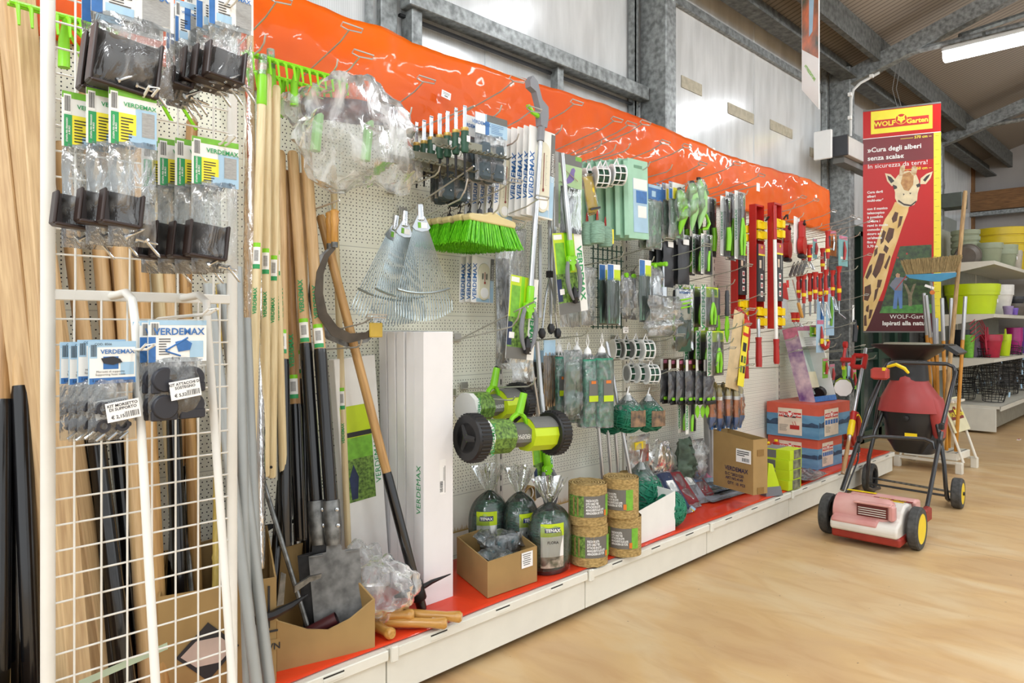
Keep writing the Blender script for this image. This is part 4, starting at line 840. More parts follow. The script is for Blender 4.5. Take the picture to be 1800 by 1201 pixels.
# -------- green brooms
def broom_mat(): return mat('green_bristle', '#86e62c', .45, col2='#46a814', scale=60, stretch=(3, 3, .15))
def broom():
    t = hang('push_broom', '', 'broom', P(862, 388, 2.05)); m = mat('cream_block', '#d9c890', .45, var=.03)
    o = MB().prism([(-.15, -.012), (-.16, .0), (-.158, .012), (-.14, .017), (-.05, .018), (-.02, .03), (.02, .03), (.05, .018), (.14, .006), (.155, -.002), (.15, -.022)], .045).build('block', m, t); md = o.modifiers.new('b', 'BEVEL'); md.width = .006; md.segments = 2
    r = random.Random(7); mb = MB()
    for k in range(950):
        u = r.uniform(-1, 1); v = r.uniform(-1, 1); x0 = u*.148; y0 = v*.018; L = .088+r.uniform(-.006, .006)+.008*(1-abs(u)); x1 = x0+u*.045+r.uniform(-.004, .004); y1 = y0+v*.025+r.uniform(-.004, .004); z0 = -.012-u*.006
        w_ = .0016; mb.add([(x0-w_, y0, z0), (x0+w_, y0, z0), (x1+w_*1.2, y1, z0-L), (x1-w_*1.2, y1, z0-L), (x0, y0+w_, z0), (x1, y1+w_*1.4, z0-L)], [(0, 1, 2, 3), (1, 4, 5, 2), (4, 0, 3, 5)])
    o = mb.build('bristles', broom_mat(), t); o['kind'] = 'stuff'
    MB().lathe([(.012, .018), (.012, .045), (.008, .05)], 10).build('handle_socket', CHAR, t, True); MB().tube([(0, 0, .05), (0, -.008, .07), (0, 0, .082), (0, .008, .07)], .0028, 6).build('hanging_loop', BLACK, t, True); return t
t = broom(); t.scale = (.82, 1, 1); row(t, 5, .058, 'broom head with bright green bristles and cream block, {}', 'green broom heads', dz=0, jit=5, dx=-.004)
hook(878, 364, 1.99, 'hook that carries the green broom heads', rise=.05, style=0)
# -------- thermometers
def thermo(px0, px1, pyt, pyb, Y, ry=0, label=''):
    c, w_, h = at(px0, px1, pyt, pyb, Y); t = hang('thermometer_pack', label, 'thermometer', c, ry=ry)
    mb = MB().box((0, 0, -h/2), (w_, .006, h), bv=.002); rects(mb, -w_/2, 0, w_, h, -.003, [(.0, .0, .22, 1, 3), (.84, .02, 1, .5, 2), (.84, .5, 1, .98, 1), (.22, .9, .82, .98, 1)]); o = mb.build('card', [PAPER, LBLUE, GPAPER, LABEL], t)
    text('VERDEMAX', w_*.24, BLUEP, (-w_*.37, -.004, -h*.55), o, ry=-90, bold=.02); text('TERMOMETRO', w_*.12, PAPER, (w_*.42, -.004, -h*.4), o, ry=90)
    b_ = w_*.25; z1, z0 = -h*.14, -h*.94; x = .03*w_
    pts = [(x+b_*math.cos(a), z1-b_+b_*math.sin(a)) for a in [math.pi*i/8 for i in range(9)]]+[(x+b_*math.cos(a), z0+b_+b_*math.sin(a)) for a in [math.pi+math.pi*i/8 for i in range(9)]]
    o = MB().prism(pts, .009, y=-.006).build('thermometer', mat('ivory_plastic', '#dfdbc2', .35, var=.03), t); md = o.modifiers.new('b', 'BEVEL'); md.width = .002
    MB().tube([(x, -.012, z1-b_*1.2), (x, -.012, z0+b_*2.4)], .0016, 6).tube([(x, -.012, z0+b_*2.5), (x, -.012, z0+b_*2.2)], .004, 8).build('glass_tube', mat('glass_tube', '#8a3a34', .2, var=.05), t, True)
    mb = MB()
    for k in range(26):
        z = z1-b_*1.4-k*(z1-z0-b_*4.2)/26; a = .010 if k % 5 == 0 else .006; mb.box((x-b_*.35-a/2+.003, -.0108, z), (a, .0003, .0008)); mb.box((x+b_*.35+a/2-.003, -.0108, z), (a, .0003, .0008))
    mb.build('scale_marks', INK, t); MB().lathe([(b_*.72, 0), (b_*.72, .001), (0, .001)], 18, M=Matrix.Translation((x, -.0108, z0+b_)) @ Matrix.Rotation(R_(90), 4, 'X')).build('dial', LABEL, t); return t
t = thermo(931, 976, 228, 384, 2.02, 3); row(t, 7, .026, 'blister card with ivory thermometer in the row under the orange film, {}', 'thermometer cards on the upper hook', dx=-.008, jit=4)
t = thermo(872, 905, 262, 392, 2.12, 4); row(t, 5, .028, 'blister card with thermometer, leaning behind the main row, {}', 'thermometer cards on the second hook', jit=5, dx=-.014)
t = thermo(830, 868, 452, 533, 2.22, 2); row(t, 3, .03, 'yellowed thermometer card below the green brooms, {}', 'thermometer cards under the brooms', dx=-.006, jit=3)
hook(912, 240, 2.0, 'hook carrying the main row of thermometer cards', style=0)
hook(925, 392, 2.0, 'hook sticking out just beside the green brooms', style=0)
# -------- telescopic cutters on cards
def cutter(px, py, Y, L, ry, cw, chh, label, grip=False, cardoff=(0, 0), tilt=0):
    """px,py: the pivot block; pole goes up by L; card behind the cutting head"""
    t = hang('telescopic_cutter', label, 'garden cutter', P(px, py, Y), ry=ry)
    MB().lathe([(.0125, 0), (.0125, L*.55), (.0105, L*.56), (.0105, L)], 12).build('pole', ALU, t, True)
    MB().lathe([(.015, -.03), (.0165, -.025), (.0165, .035), (.0135, .04)], 12).build('collar', LIME, t, True)
    MB().prism([(-.03, -.062), (-.03, -.035), (-.012, -.026), (.012, -.026), (.03, -.035), (.03, -.062), (.012, -.07), (.008, -.095), (-.008, -.095), (-.012, -.07)], .014).build('pivot_block', LIME, t)
    for sg in (-1, 1):
        MB().lathe([(0, 0), (.004, .001), (.004, .003), (0, .004)], 8, M=Matrix.Translation((sg*.02, -.008, -.05)) @ Matrix.Rotation(R_(90), 4, 'X')).build('bolt', CHROME, t, True)
        MB().tube([(sg*.026, 0, -.055), (sg*.04, -.004, -.09), (sg*.044, -.004, -.14), (sg*.034, -.004, -.19), (sg*.016, -.004, -.225)], [.008, .010, .0105, .009, .005], 8).build('curved_arm', GREYP, t, True)
    mb = MB().lathe([(0, -.245), (.012, -.24), (.017, -.215), (.012, -.18), (0, -.165)], 10)
    for k in range(6): mb.box((.019, 0, -.24+k*.012), (.012, .006, .005))
    mb.build('toothed_head', BLACK, t)
    w_, h = cw, chh; x0 = -w_*.62+cardoff[0]; z0 = .075+cardoff[1]
    mb = MB().box((x0+w_/2, .018, z0-h/2), (w_, .002, h)); rects(mb, x0, z0, w_, h, .017, [(.0, .0, .72, .55, 1), (.38, .0, .5, .55, 2), (.05, .12, .36, .5, 3), (.0, .5, .72, .86, 4), (0, .56, .16, .84, 5), (0, .86, .74, 1, 6), (.02, .02, .3, .08, 0)])
    o = mb.build('card', [PAPER, LIMEP, LIME, LGREEN, PGREEN, NAVY, GPAPER], t)
    text('VERDEMAX', w_*.24, VGREEN, (x0+w_*.86, .016, z0-h*.52), o, ry=90, bold=.03)
    MB().box((x0+w_*.15, .0155, z0-h*.72), (.03, .0006, .025)).build('price_label', LABEL, t)
    if grip:
        z = L; MB().tube([(0, 0, z-.08), (0, 0, z-.01)], .016, 12).build('grip_sleeve', GREYP, t, True)
        MB().prism([(-.018, 0), (.02, 0), (.026, .05), (.02, .09), (-.02, .11), (-.055, .175), (-.085, .19), (-.10, .165), (-.095, .14), (-.06, .13), (-.03, .07)], .03, y=0).build('pistol_grip', GREYP, t).location = (0, 0, z-.02)
        MB().tube([(-.02, 0, z+.02), (-.06, 0, z+.025), (-.085, 0, z+.045), (-.095, 0, z+.04)], [.010, .009, .008, .005], 8).build('trigger', LIME, t, True)
    return t
c0 = P(932, 522, 2.0); c1 = P(958, 236, 2.03); L = (c1-c0).length
cutter(932, 520, 2.0, L+.02, 5.5, .165, .34, 'telescopic cutter with pistol grip, green collar and lime card, upright', grip=True)
cutter(1003, 438, 2.02, .42, -8, .2, .36, 'telescopic cutter tilted over the pigeon card, higher of the carded ones', cardoff=(.03, .0))
cutter(961, 806, 2.08, .52, -7, .13, .30, 'telescopic cutter hanging low behind the jute rolls', cardoff=(.01, .06))
hook(915, 548, 1.9, 'long hook below the green brooms crossing the cutter card', rise=.13, style=1); hook(940, 530, 1.9, 'long ticket prong crossing the cutter card', rise=.16, style=3)
hook(942, 669, 1.93, 'long hook above the aerator rollers', rise=.06, style=1)
# -------- grey tool sleeves
def sleeve(px0, px1, pyt, pyb, Y, label, m=None, th=.03, sd=1, inner=None, name='plastic_sleeve', cat='plastic sleeve', ry=0, taper=0, cr=.7):
    c, w_, h = at(px0, px1, pyt, pyb, Y); t = hang(name, label, cat, c, ry=ry); MB().pad(w_, h, th, seed=sd, crumple=cr, nu=8, nv=20, taper=taper).build('film', m or BAGM, t, True)
    if inner: inner(t, w_, h)
    return t
def in_black(t, w_, h): MB().box((0, 0, -h*.55), (w_*.35, .01, h*.8), bv=.003).build('contents', CHAR, t)
sleeve(872, 905, 420, 650, 2.15, 'long milky sleeve with grey contents hanging beside the thermometers', sd=21, inner=in_black)
sleeve(900, 938, 590, 672, 2.05, 'short clear bag under the upright cutter card', BAG, sd=22)
sleeve(897, 925, 400, 600, 2.2, 'second milky sleeve half hidden by the cutter card', sd=23)
sleeve(985, 1020, 400, 575, 2.18, 'pale translucent sleeve hanging below the tilted cutter card', sd=24); sleeve(1022, 1048, 470, 572, 2.12, 'frosted sleeve hanging right of the tilted cutter card', sd=25)
# -------- upright shears with black ball ends
t = hang('hedge_shears', 'long shears with thin chromed arms and black ends beside the cutter cards', 'shears', P(966, 380, 2.10))
MB().tube([(0, 0, 0), (0, 0, -.25)], .008, 8).build('handle_tube', ALU, t, True); MB().box((0, 0, -.26), (.022, .022, .03)).build('joint', BLACK, t)
for a, b_ in ((-.05, -.52), (.01, -.5), (.055, -.52)): MB().tube([(0, 0, -.27), (a*.5, 0, -.36), (a, 0, b_)], .0045, 7).build('arm', CHROME, t, True); MB().lathe([(0, -.03), (.014, -.02), (.018, 0), (.01, .018), (0, .02)], 10, c=(a, 0, b_)).build('end_pad', BLACK, t, True)
for i, (px, py, pb) in enumerate(((938, 390, 500), (949, 395, 560), (968, 320, 560), (975, 330, 540))):
    c = P(px, py, 2.17+.02*i); h = HZ(px, py, pb, 2.17); t = hang('metal_strip', 'long flat aluminium profile in the bundle behind the cutters, %s' % ['shortest', 'between the two cutters', 'longest', 'nearest the pigeon card'][i], 'metal profile', c); MB().box((0, 0, -h/2), (.018, .006, h)).build('profile', ALU, t)
# -------- pigeon spike card
c, w_, h = at(976, 1023, 272, 402, 2.06); t = hang('bird_spike_pack', 'green card with two printed pigeons and steel spikes', 'packet', c)
mb = MB().box((0, 0, -h/2), (w_, .002, h)); rects(mb, -w_/2, 0, w_, h, -.001, [(.12, 0, 1, .14, 1), (.12, .14, 1, .95, 2), (0, 0, .12, 1, 3), (.75, 0, .98, .06, 4)]); mb.build('card', [PAPER, GPAPER, mat('sage_print', '#a9c994', .5, var=.05), GREYT, LGREEN], t)
for z in (-h*.3, -h*.72):
    MB().prism([(.02, z+.04), (.035, z+.045), (.045, z+.035), (.038, z+.02), (.035, z-.01), (.015, z-.025), (-.03, z-.04), (-.045, z-.045), (-.02, z-.02), (0, z+.005)], .001, y=-.002).build('pigeon_picture', PURPLE, t)
for k in range(6): MB().tube([(-w_*.35, -.006, -h*.18-k*.07), (w_*.3, -.008, -h*.34-k*.05)], .0018, 5).build('steel_spike', CHROME, t, True)
sleeve(985, 1022, 330, 410, 2.03, 'clear pocket over the lower pigeon on the green card', BAGT, th=.01, sd=26)
# -------- yellow cable ties, spools
c, w_, h = at(1022, 1044, 305, 378, 2.06); t = hang('yellow_cord_pack', 'clear pack of bright yellow cord beside the green twine spools', 'cord', c, ry=-14)
MB().pad(w_*1.0, h, .03, seed=4, crumple=.3).build('film', BAGT, t, True); MB().pad(w_*.8, h*.85, .025, seed=9, crumple=.2, cz=-h*.08).build('cord_hank', YEL, t, True); MB().box((0, -.016, -h*.85), (w_*.8, .002, .01)).build('tie', INK, t)
def spool(px, py, Y, r, h, label, m, yb=0):
    t = hang('twine_spool', label, 'twine', P(px, py, Y)); MB().lathe([(0, -h), (r*.9, -h), (r, -h+.01), (r*1.02, -h*.5), (r*.95, -.012), (r*.35, 0), (0, 0)], 18).build('wound_twine', m, t, True); MB().lathe([(r*1.03, -h*.62), (r*1.05, -h*.6), (r*1.05, -h*.58), (r*1.03, -h*.56)], 18).build('twine_ridge', m, t, True)
    MB().tube([(-.006, 0, 0), (-.003, 0, .03), (0, 0, .045), (.003, 0, .03), (.006, 0, 0)], .0025, 6).build('red_tag', RED, t, True)
    if yb: MB().box((r*.6, -r*.8, -h*.5), (.02, .003, h*.7)).build('yellow_label', YELP, t)
TW = mat('pale_green_twine', '#8fb5a0', .7, var=.25, scale=50, stretch=(1, 1, 8), bump=.4)
spool(1050, 388, 2.02, .035, .105, 'pale green twine spool with red tag, nearest of three', TW); spool(1032, 390, 2.07, .033, .11, 'pale green twine spool with red tag, behind left of the nearest', TW); spool(1064, 398, 2.09, .034, .10, 'pale green twine spool with a yellow label on its side', TW, 1)
# -------- garden wire reels
def reel(px, py, Y, R, w_, label, group, n, step, dz=0):
    t = hang('wire_reel', '', 'wire reel', P(px, py, Y)); MX = Matrix.Translation((0, 0, -R*1.5)) @ Matrix.Rotation(R_(62), 4, 'Z') @ Matrix.Rotation(R_(90), 4, 'X')
    MB().lathe([(R*.3, -w_/2), (R*.82, -w_/2), (R*.86, 0), (R*.82, w_/2), (R*.3, w_/2)], 22, M=MX).build('wire_coil', mat('green_wire', '#23503a', .45, var=.4, scale=70, bump=.4), t, True)
    mb = MB().lathe([(R*.78, -w_*.6), (R, -w_*.6), (R, -w_*.5), (R*.78, -w_*.5), (R*.78, -w_*.6)], 22, M=MX).lathe([(R*.78, w_*.6), (R, w_*.6), (R, w_*.5), (R*.78, w_*.5), (R*.78, w_*.6)], 22, M=MX).lathe([(R*.9, -w_*.03), (R*.98, -w_*.03), (R*.98, w_*.03), (R*.9, w_*.03), (R*.9, -w_*.03)], 22, M=MX)
    for k in range(8):
        a = 2*math.pi*k/8; mb.tube([(math.cos(a)*R*.95, math.sin(a)*R*.95, -w_*.6), (math.cos(a)*R*.95, math.sin(a)*R*.95, w_*.6)], .003, 5, M=MX)
    mb.tube([(-R*.5, 0, -R*.7), (0, 0, .0), (R*.4, 0, -R*.7)], .004, 6); mb.build('spool_frame', LABEL, t, True)
    mb = MB(); mb.lathe([(0, w_*.62), (R*.8, w_*.62), (R*.8, w_*.64), (0, w_*.64)], 22, M=MX); mb.build('round_label', mat('reel_label', '#8fc24a', .45, col2='#4d86c2', scale=14), t)
    MB().box((0, 0, 0), (R*.7, R*.45, .001), M=MX @ Matrix.Translation((0, R*.3, w_*.66))).build('barcode_patch', LABEL, t)
    row(t, n, step, label, group, jit=4, dz=dz)
reel(1084, 280, 2.02, .05, .055, 'green garden wire reel in white frame on the upper hooks, {}', 'wire reels on the upper hook', 2, .065); reel(1055, 284, 2.05, .05, .055, 'green garden wire reel beside the yellow cord pack, {}', 'wire reels by the yellow cord', 2, .065)
reel(1135, 588, 2.08, .055, .05, 'green garden wire reel in white frame, middle height, {}', 'wire reels at middle height', 4, .06); reel(1144, 632, 2.08, .052, .05, 'green garden wire reel, lower hook above the twine balls, {}', 'wire reels on the lower hook', 3, .06)
# -------- kneeling mats
c, w_, h = at(1096, 1137, 282, 420, 2.06); t = hang('kneeling_mat', '', 'kneeling mat', c, ry=-2)
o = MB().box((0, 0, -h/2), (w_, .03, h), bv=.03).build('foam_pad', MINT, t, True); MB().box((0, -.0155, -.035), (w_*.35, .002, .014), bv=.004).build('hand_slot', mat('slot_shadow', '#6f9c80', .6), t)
mb = MB().box((w_*.08, -.016, -h*.58), (w_*.62, .001, h*.68)); rects(mb, -w_*.23, -h*.24, w_*.62, h*.68, -.0165, [(.02, .0, .98, .2, 1), (.2, .22, .95, .45, 2), (.3, .5, .9, .72, 1), (.0, .78, 1, 1, 0)]); mb.build('printed_sleeve', [LBLUE, PAPER, BLUEP], t)
row(t, 6, .04, 'mint green foam kneeling mat hanging on end, {}', 'mint green kneeling mats', dx=-.02, jit=3)
# -------- pale netting packs right of the mats
def hs_small(t, w_, h_): header(t, w_, h_, PAPER, [(0, 0, .2, 1, 1), (.25, .3, .75, .95, 2)], [BLUEP, YELP], txt=None)
def hs_sblue(t, w_, h_): header(t, w_, h_, BLUEP, [(.1, 0, .9, .2, 1), (.3, .4, .55, .8, 1)], [LBLUE], txt=None, bar=False)
def c_net(t, w_, hh, hb): MB().pad(w_*.8, hb*.9, .02, seed=5, crumple=.5, cz=-hh-hb*.02).build('folded_net', mat('pale_net', '#8fb39c', .8, var=.3, scale=60, stretch=(3, 3, 1)), t, True)
bags(1137, 1165, 326, 352, 442, 2.1, 2, .05, hs_sblue, c_net, 'pale green folded net in a clear bag with blue header, {}', 'folded nets with blue header', sd=31)
bags(1176, 1204, 322, 352, 424, 2.06, 4, .04, hs_small, c_net, 'folded green net in a clear bag with white and yellow header, {}', 'folded nets with yellow header', sd=32)
# -------- curved green brushes / gutter cleaners
def horn(px, pyt, pyb, Y, label, m, bend=.03, film_=True, ry=0):
    c = P(px, pyt, Y); h = HZ(px, pyt, pyb, Y); t = hang('horn_shaped_scoop', label, 'garden scoop', c, ry=ry)
    MB().tube([(0, 0, 0), (bend*.3, 0, -h*.1), (bend*.9, -.005, -h*.35), (bend, -.008, -h*.6), (bend*.5, 0, -h*.85), (bend*.2, 0, -h)], [.012, .024, .028, .023, .014, .003], 12).build('curved_body', m, t, True); MB().tube([(0, 0, .0), (0, 0, .012)], .012, 10).build('black_cap', BLACK, t, True)
    if film_: MB().pad(.075, h*.75, .06, seed=int(px), crumple=.9, nv=14, cx=bend*.6, cz=.01).build('film_bag', BAG, t, True)
PG = mat('pale_lime', '#9fd48a', .35, var=.05)
horn(1194, 334, 412, 2.03, 'lime curved scoop in film, nearest of the three', LIME); horn(1216, 322, 406, 2.0, 'pale green curved scoop in film, left one of the pair', PG, .015); horn(1228, 316, 402, 1.99, 'pale green curved scoop in film, right one of the pair', PG, .035)
for i in range(7):
    t = hang('lime_hook_tool', 'lime curved plastic claw below the scoops, %s' % (['first', 'second', 'third', 'fourth', 'fifth', 'sixth', 'last'][i]+' from the aisle end'), 'hand rake', P(1240, 376, 2.0+.04*i)); MB().tube([(0, 0, 0), (.02, 0, -.02), (.025, -.01, -.055), (.0, -.01, -.085), (-.03, 0, -.09)], [.007, .009, .009, .008, .004], 8).build('claw', LIME, t, True)
# -------- knives, shears and saws in clear card packs
def blade_tool(t, h, kind, w_):
    if kind == 'saw':
        MB().prism([(-.012, 0), (.004, 0), (.016, -h*.55), (-.014, -h*.55)], .004, y=-.008).build('saw_blade', BLADE, t); MB().tube([(0, -.01, -h*.52), (.004, -.012, -h*.7), (-.002, -.012, -h*.95)], [.016, .018, .015], 10).build('grip', LIME, t, True); MB().tube([(.008, -.012, -h*.6), (.01, -.013, -h*.85)], .006, 8).build('grip_inset', BLACK, t, True)
    if kind == 'pruner':
        MB().prism([(-.004, 0), (.008, -h*.08), (.016, -h*.3), (.006, -h*.42), (-.010, -h*.42), (-.012, -h*.2)], .006, y=-.008).build('cutting_blade', CHROME, t)
        for sg, m in ((-1, LIME), (1, LIME)): MB().tube([(0, -.01, -h*.38), (sg*.014, -.012, -h*.55), (sg*.022, -.012, -h*.75), (sg*.016, -.012, -h*.98)], [.008, .010, .010, .007], 8).build('handle', m, t, True)
        MB().lathe([(0, 0), (.006, 0), (.006, .004), (0, .005)], 8, M=Matrix.Translation((0, -.013, -h*.4)) @ Matrix.Rotation(R_(90), 4, 'X')).build('pivot', CHROME, t)
    if kind == 'shear':
        for sg in (-1, 1): MB().prism([(sg*.002, 0), (sg*.010, -h*.2), (sg*.008, -h*.45), (-sg*.002, -h*.45)] if sg > 0 else [(-sg*.002*-1, 0), (.002, -h*.45), (-.008, -h*.45), (-.010, -h*.2)], .004, y=-.008-.002*sg).build('blade', CHAR, t)
        for sg, m in ((-1, LIME), (1, BLACK)): MB().tube([(0, -.01, -h*.42), (sg*.012, -.012, -h*.6), (sg*.014, -.012, -h*.97)], [.007, .009, .007], 8).build('handle', m, t, True)
def pack(px0, px1, pyt, pyb, Y, kind, n, step, label, group, base=None, ry=0, strip=True, fm=True, name=None, dx=0, jit=3, topm=None):
    c, w_, h = at(px0, px1, pyt, pyb, Y); nm = name or {'saw': 'pruning_saw', 'pruner': 'pruner', 'shear': 'garden_shears'}[kind]; t = hang(nm, '', nm.replace('_', ' '), c, ry=ry)
    mb = MB().box((0, 0, -h/2), (w_, .002, h)); rects(mb, -w_/2, 0, w_, h, -.001, [(0, 0, .3, 1, 1), (.3, 0, 1, .25, 2), (.6, .05, .95, .2, 3)]); o = mb.build('card', [base or GPAPER, PAPER, topm or GREYT, LGREEN], t)
    text('VERDEMAX', w_*.26, VGREEN, (-w_*.36, -.0025, -h*.5), o, ry=-90, bold=.03)
    before = set(bpy.data.objects)
    blade_tool(t, h*.92, kind, w_)
    for q in kids(t):
        if q not in before: q.location = (w_*.12, 0, -h*.04)
    if fm: MB().pad(w_*1.02, h*1.01, .02, seed=3, crumple=.3).build('film', BAGT, t, True)
    if n > 1: row(t, n, step, label, group, dx=dx, jit=jit)
    else: t['label'] = label
    return t
DCARD = mat('dark_card', '#34383a', .5, var=.05)
pack(1291, 1310, 337, 456, 2.04, 'pruner', 2, .06, 'lime pruner on tall white and grey card in the top row, {}', 'tall carded pruners top row')
pack(1266, 1284, 346, 450, 2.05, 'saw', 4, .075, 'pruning saw with lime grip in a clear pack, top row, {}', 'pruning saws in the top row', base=DCARD, dx=-.03)
pack(1232, 1252, 412, 482, 2.04, 'shear', 6, .05, 'lime handled shears on a slim card, second row, {}', 'slim carded shears second row', base=DCARD, dx=-.01)
for (a, b_, c_, d_, Y, n, lb, g) in ((1166, 1184, 424, 505, 2.12, 3, 'black pouch hanging below the folded nets, {}', 'black tool pouches'), (1192, 1212, 420, 500, 2.10, 3, 'grey black tool in tall sleeve, second row, {}', 'grey sleeves second row')):
    c, w_, h = at(a, b_, c_, d_, Y); t = hang('tool_sleeve', '', 'tool sleeve', c); MB().pad(w_, h, .03, seed=n, crumple=.4).build('sleeve', CHAR, t, True); MB().box((0, -.015, -.02), (w_*.5, .002, .03)).build('label', LABEL, t); row(t, n, .045, lb, g)
pack(1232, 1262, 505, 575, 2.02, 'pruner', 3, .055, 'carded lime pruner in the middle row by the glove, {}', 'carded pruners middle row', topm=LIMEP, dx=-.03)
pack(1243, 1272, 582, 660, 2.0, 'pruner', 3, .055, 'carded lime pruner in the lower row beside the paper sleeve, {}', 'carded pruners lower row', topm=LIMEP, dx=-.03)
pack(1205, 1222, 705, 762, 2.1, 'shear', 2, .05, 'small lime and black pruner hanging low on the bare panel, {}', 'low hanging pruners', base=GREYT, strip=False, fm=False)
# -------- grey grip hand tools
def lime_tool(px, pyt, pyb, Y, label, n, step, dx=0, group=''):
    c = P(px, pyt, Y); h = HZ(px, pyt, pyb, Y); t = hang('hand_trowel', '', 'hand trowel', c)
    MB().lathe([(0, 0), (.010, -.004), (.013, -h*.1), (.0115, -h*.3), (.014, -h*.45), (.011, -h*.5)], 12).build('grip', CHAR, t, True)
    MB().prism([(-.012, -h*.5), (.012, -h*.5), (.012, -h*.56), (.022, -h*.66), (.02, -h*.85), (.0, -h), (-.02, -h*.85), (-.022, -h*.66), (-.012, -h*.56)], .008).build('scoop', LIME, t); MB().tube([(0, 0, 0), (-.004, 0, .015), (0, 0, .026), (.004, 0, .015)], .0012, 5).build('hanging_string', BLACK, t, True)
    row(t, n, step, label, group, dx=dx, jit=25)
lime_tool(1278, 510, 602, 2.02, 'lime trowel with charcoal grip, nearest hook, {}', 2, .06, group='lime trowels near hook'); lime_tool(1262, 508, 600, 2.06, 'lime trowel with charcoal grip, middle hook, {}', 5, .06, dx=-.02, group='lime trowels middle hook')
lime_tool(1165, 462, 540, 2.08, 'lime and grey hand tool under the folded nets, {}', 3, .05, group='lime tools under nets')
# -------- glove
c, w_, h = at(1188, 1219, 508, 616, 2.02); t = hang('garden_glove', 'green and cream gardening glove in a clear pack with white card', 'gloves', c)
mb = MB().box((-.005, .004, -h*.12), (w_*.8, .002, h*.22)); mb.build('header_card', LABEL, t); MB().box((.005, .002, -h*.06), (w_*.6, .002, .012)).build('blue_print', BLUEP, t)
MB().pad(w_*.74, h*.8, .04, seed=2, crumple=.1, cz=-h*.22, nu=10, nv=12).build('green_glove', mat('glove_green', '#345c4a', .7, var=.1), t, True); MB().pad(w_*.66, h*.36, .046, seed=2, crumple=.1, cz=-h*.22).build('cream_cuff', mat('glove_cream', '#d6cfb4', .8, var=.08), t, True); text('MENTALLY', .009, INK, (0, -.03, -h*.52), t)
MB().box((0, -.026, -h*.33), (.018, .006, .05), bv=.004).build('cuff_tab', DGREEN, t); MB().pad(w_, h, .05, seed=8, crumple=.4).build('film', BAGT, t, True)
for i in range(3):
    t = hang('lime_plant_clip', 'lime forked plant clip on the glove card, %s' % ['top', 'middle', 'bottom'][i], 'plant clip', P(1196, 528+i*7, 2.0)); MB().tube([(0, 0, 0), (.04, -.01, .006), (.085, -.02, .014)], [.006, .005, .002], 6).build('fork', LIME, t, True)
# -------- lime ring tools and clear bags in the middle
t = hang('bulb_tool', 'lime ring handled steel tool in clear film, middle row', 'garden tool', P(1151, 468, 2.04)); MB().lathe([(.004, -.006), (.013, -.006), (.013, .006), (.004, .006)], 16, M=Matrix.Rotation(R_(90), 4, 'X')).build('ring_handle', LIME, t, True); MB().tube([(0, 0, -.012), (0, 0, -.05)], .007, 8).build('shank', GPAPER, t, True); MB().lathe([(.02, -.05), (.036, -.09), (.036, -.20), (.02, -.22)], 14).build('steel_cylinder', CHROME, t, True); MB().pad(.1, .26, .08, seed=4, crumple=.8).build('film', BAG, t, True)
for i, (px, py, Y) in enumerate(((1101, 484, 2.08), (1114, 486, 2.08))):
    t = hang('bulb_tool', 'lime ring handled tool in crumpled film, %s of the hanging pair' % ['left', 'right'][i], 'garden tool', P(px, py, Y)); MB().lathe([(.004, -.006), (.013, -.006), (.013, .006), (.004, .006)], 16, M=Matrix.Rotation(R_(90), 4, 'X')).build('ring_handle', LIME, t, True); MB().tube([(0, 0, -.012), (0, 0, -.16)], [.01, .016], 8).build('shank', GREYP, t, True); MB().pad(.085, .22, .06, seed=14+i, crumple=.8).build('film', BAG, t, True)
t = hang('row_of_rings', 'lime tubular dibber with open end pointing to the aisle', 'dibber', P(1172, 464, 2.0)); t.name = 'dibber'; MB().lathe([(.005, 0), (.012, 0), (.013, .012), (.010, .024), (.013, .036), (.010, .048), (.012, .09)], 14, M=Matrix.Rotation(R_(-90), 4, 'X')).build('grip', LIME, t, True); MB().tube([(0, .02, 0), (0, .02, -.12)], .006, 8).tube([(0, .02, -.12), (0, .02, -.22)], .02, 12).build('steel_shaft', CHROME, t, True)
sleeve(1140, 1190, 520, 590, 2.0, 'puffed crumpled clear bag in front of the glove row', BAG, th=.12, sd=41, cr=1.0)
# -------- dark green stakes and sleeves
def stake_pack(px0, px1, pyt, pyb, Y, label, m, hd=True, n=1, step=.05, group=None):
    c, w_, h = at(px0, px1, pyt, pyb, Y); t = hang('tie_pack', label, 'plant ties', c)
    if hd: mb = MB().box((0, 0, -h*.12), (w_, .003, h*.26)); rects(mb, -w_/2, 0, w_, h*.26, -.0015, [(0, 0, .45, 1, 1), (.5, .3, 1, 1, 2)]); mb.build('header_card', [PAPER, BLUEP, LIMEP], t)
    mb = MB(); nn = 7
    for k in range(nn): mb.tube([((k-nn/2+.5)*w_/nn*.9, .004, -h*.22), ((k-nn/2+.5)*w_/nn*.9+.004*math.sin(k*2), 0, -h*.99)], w_*.07, 6)
    mb.build('tie_bundle', m, t, True); MB().pad(w_*1.02, h*.8, .018, seed=4, crumple=.3, cz=-h*.22).build('film', BAGT, t, True)
    if n > 1: row(t, n, step, label, group)
GT = mat('grey_green_tie', '#5f7d6c', .6, var=.3, scale=40, stretch=(2, 2, .3));
stake_pack(1124, 1144, 458, 564, 2.03, 'flat pack of grey green plant ties with blue and lime header, right one', GT); stake_pack(1068, 1090, 466, 570, 2.05, 'flat pack of grey green plant ties, left one, {}', GT, n=2, group='left packs of plant ties')
t = hang('trellis_net', 'dark green stiff plastic mesh hanging behind the tie packs', 'mesh', P(1068, 430, 2.24)); mb = MB()
for k in range(7): mb.tube([(-.12+.04*k, 0, 0), (-.12+.04*k, 0, -.44)], .004, 5)
for k in range(9): mb.tube([(-.14, 0, -.03-.05*k), (.14, 0, -.03-.05*k)], .003, 5)
mb.build('mesh_sheet', DGREEN, t, True)
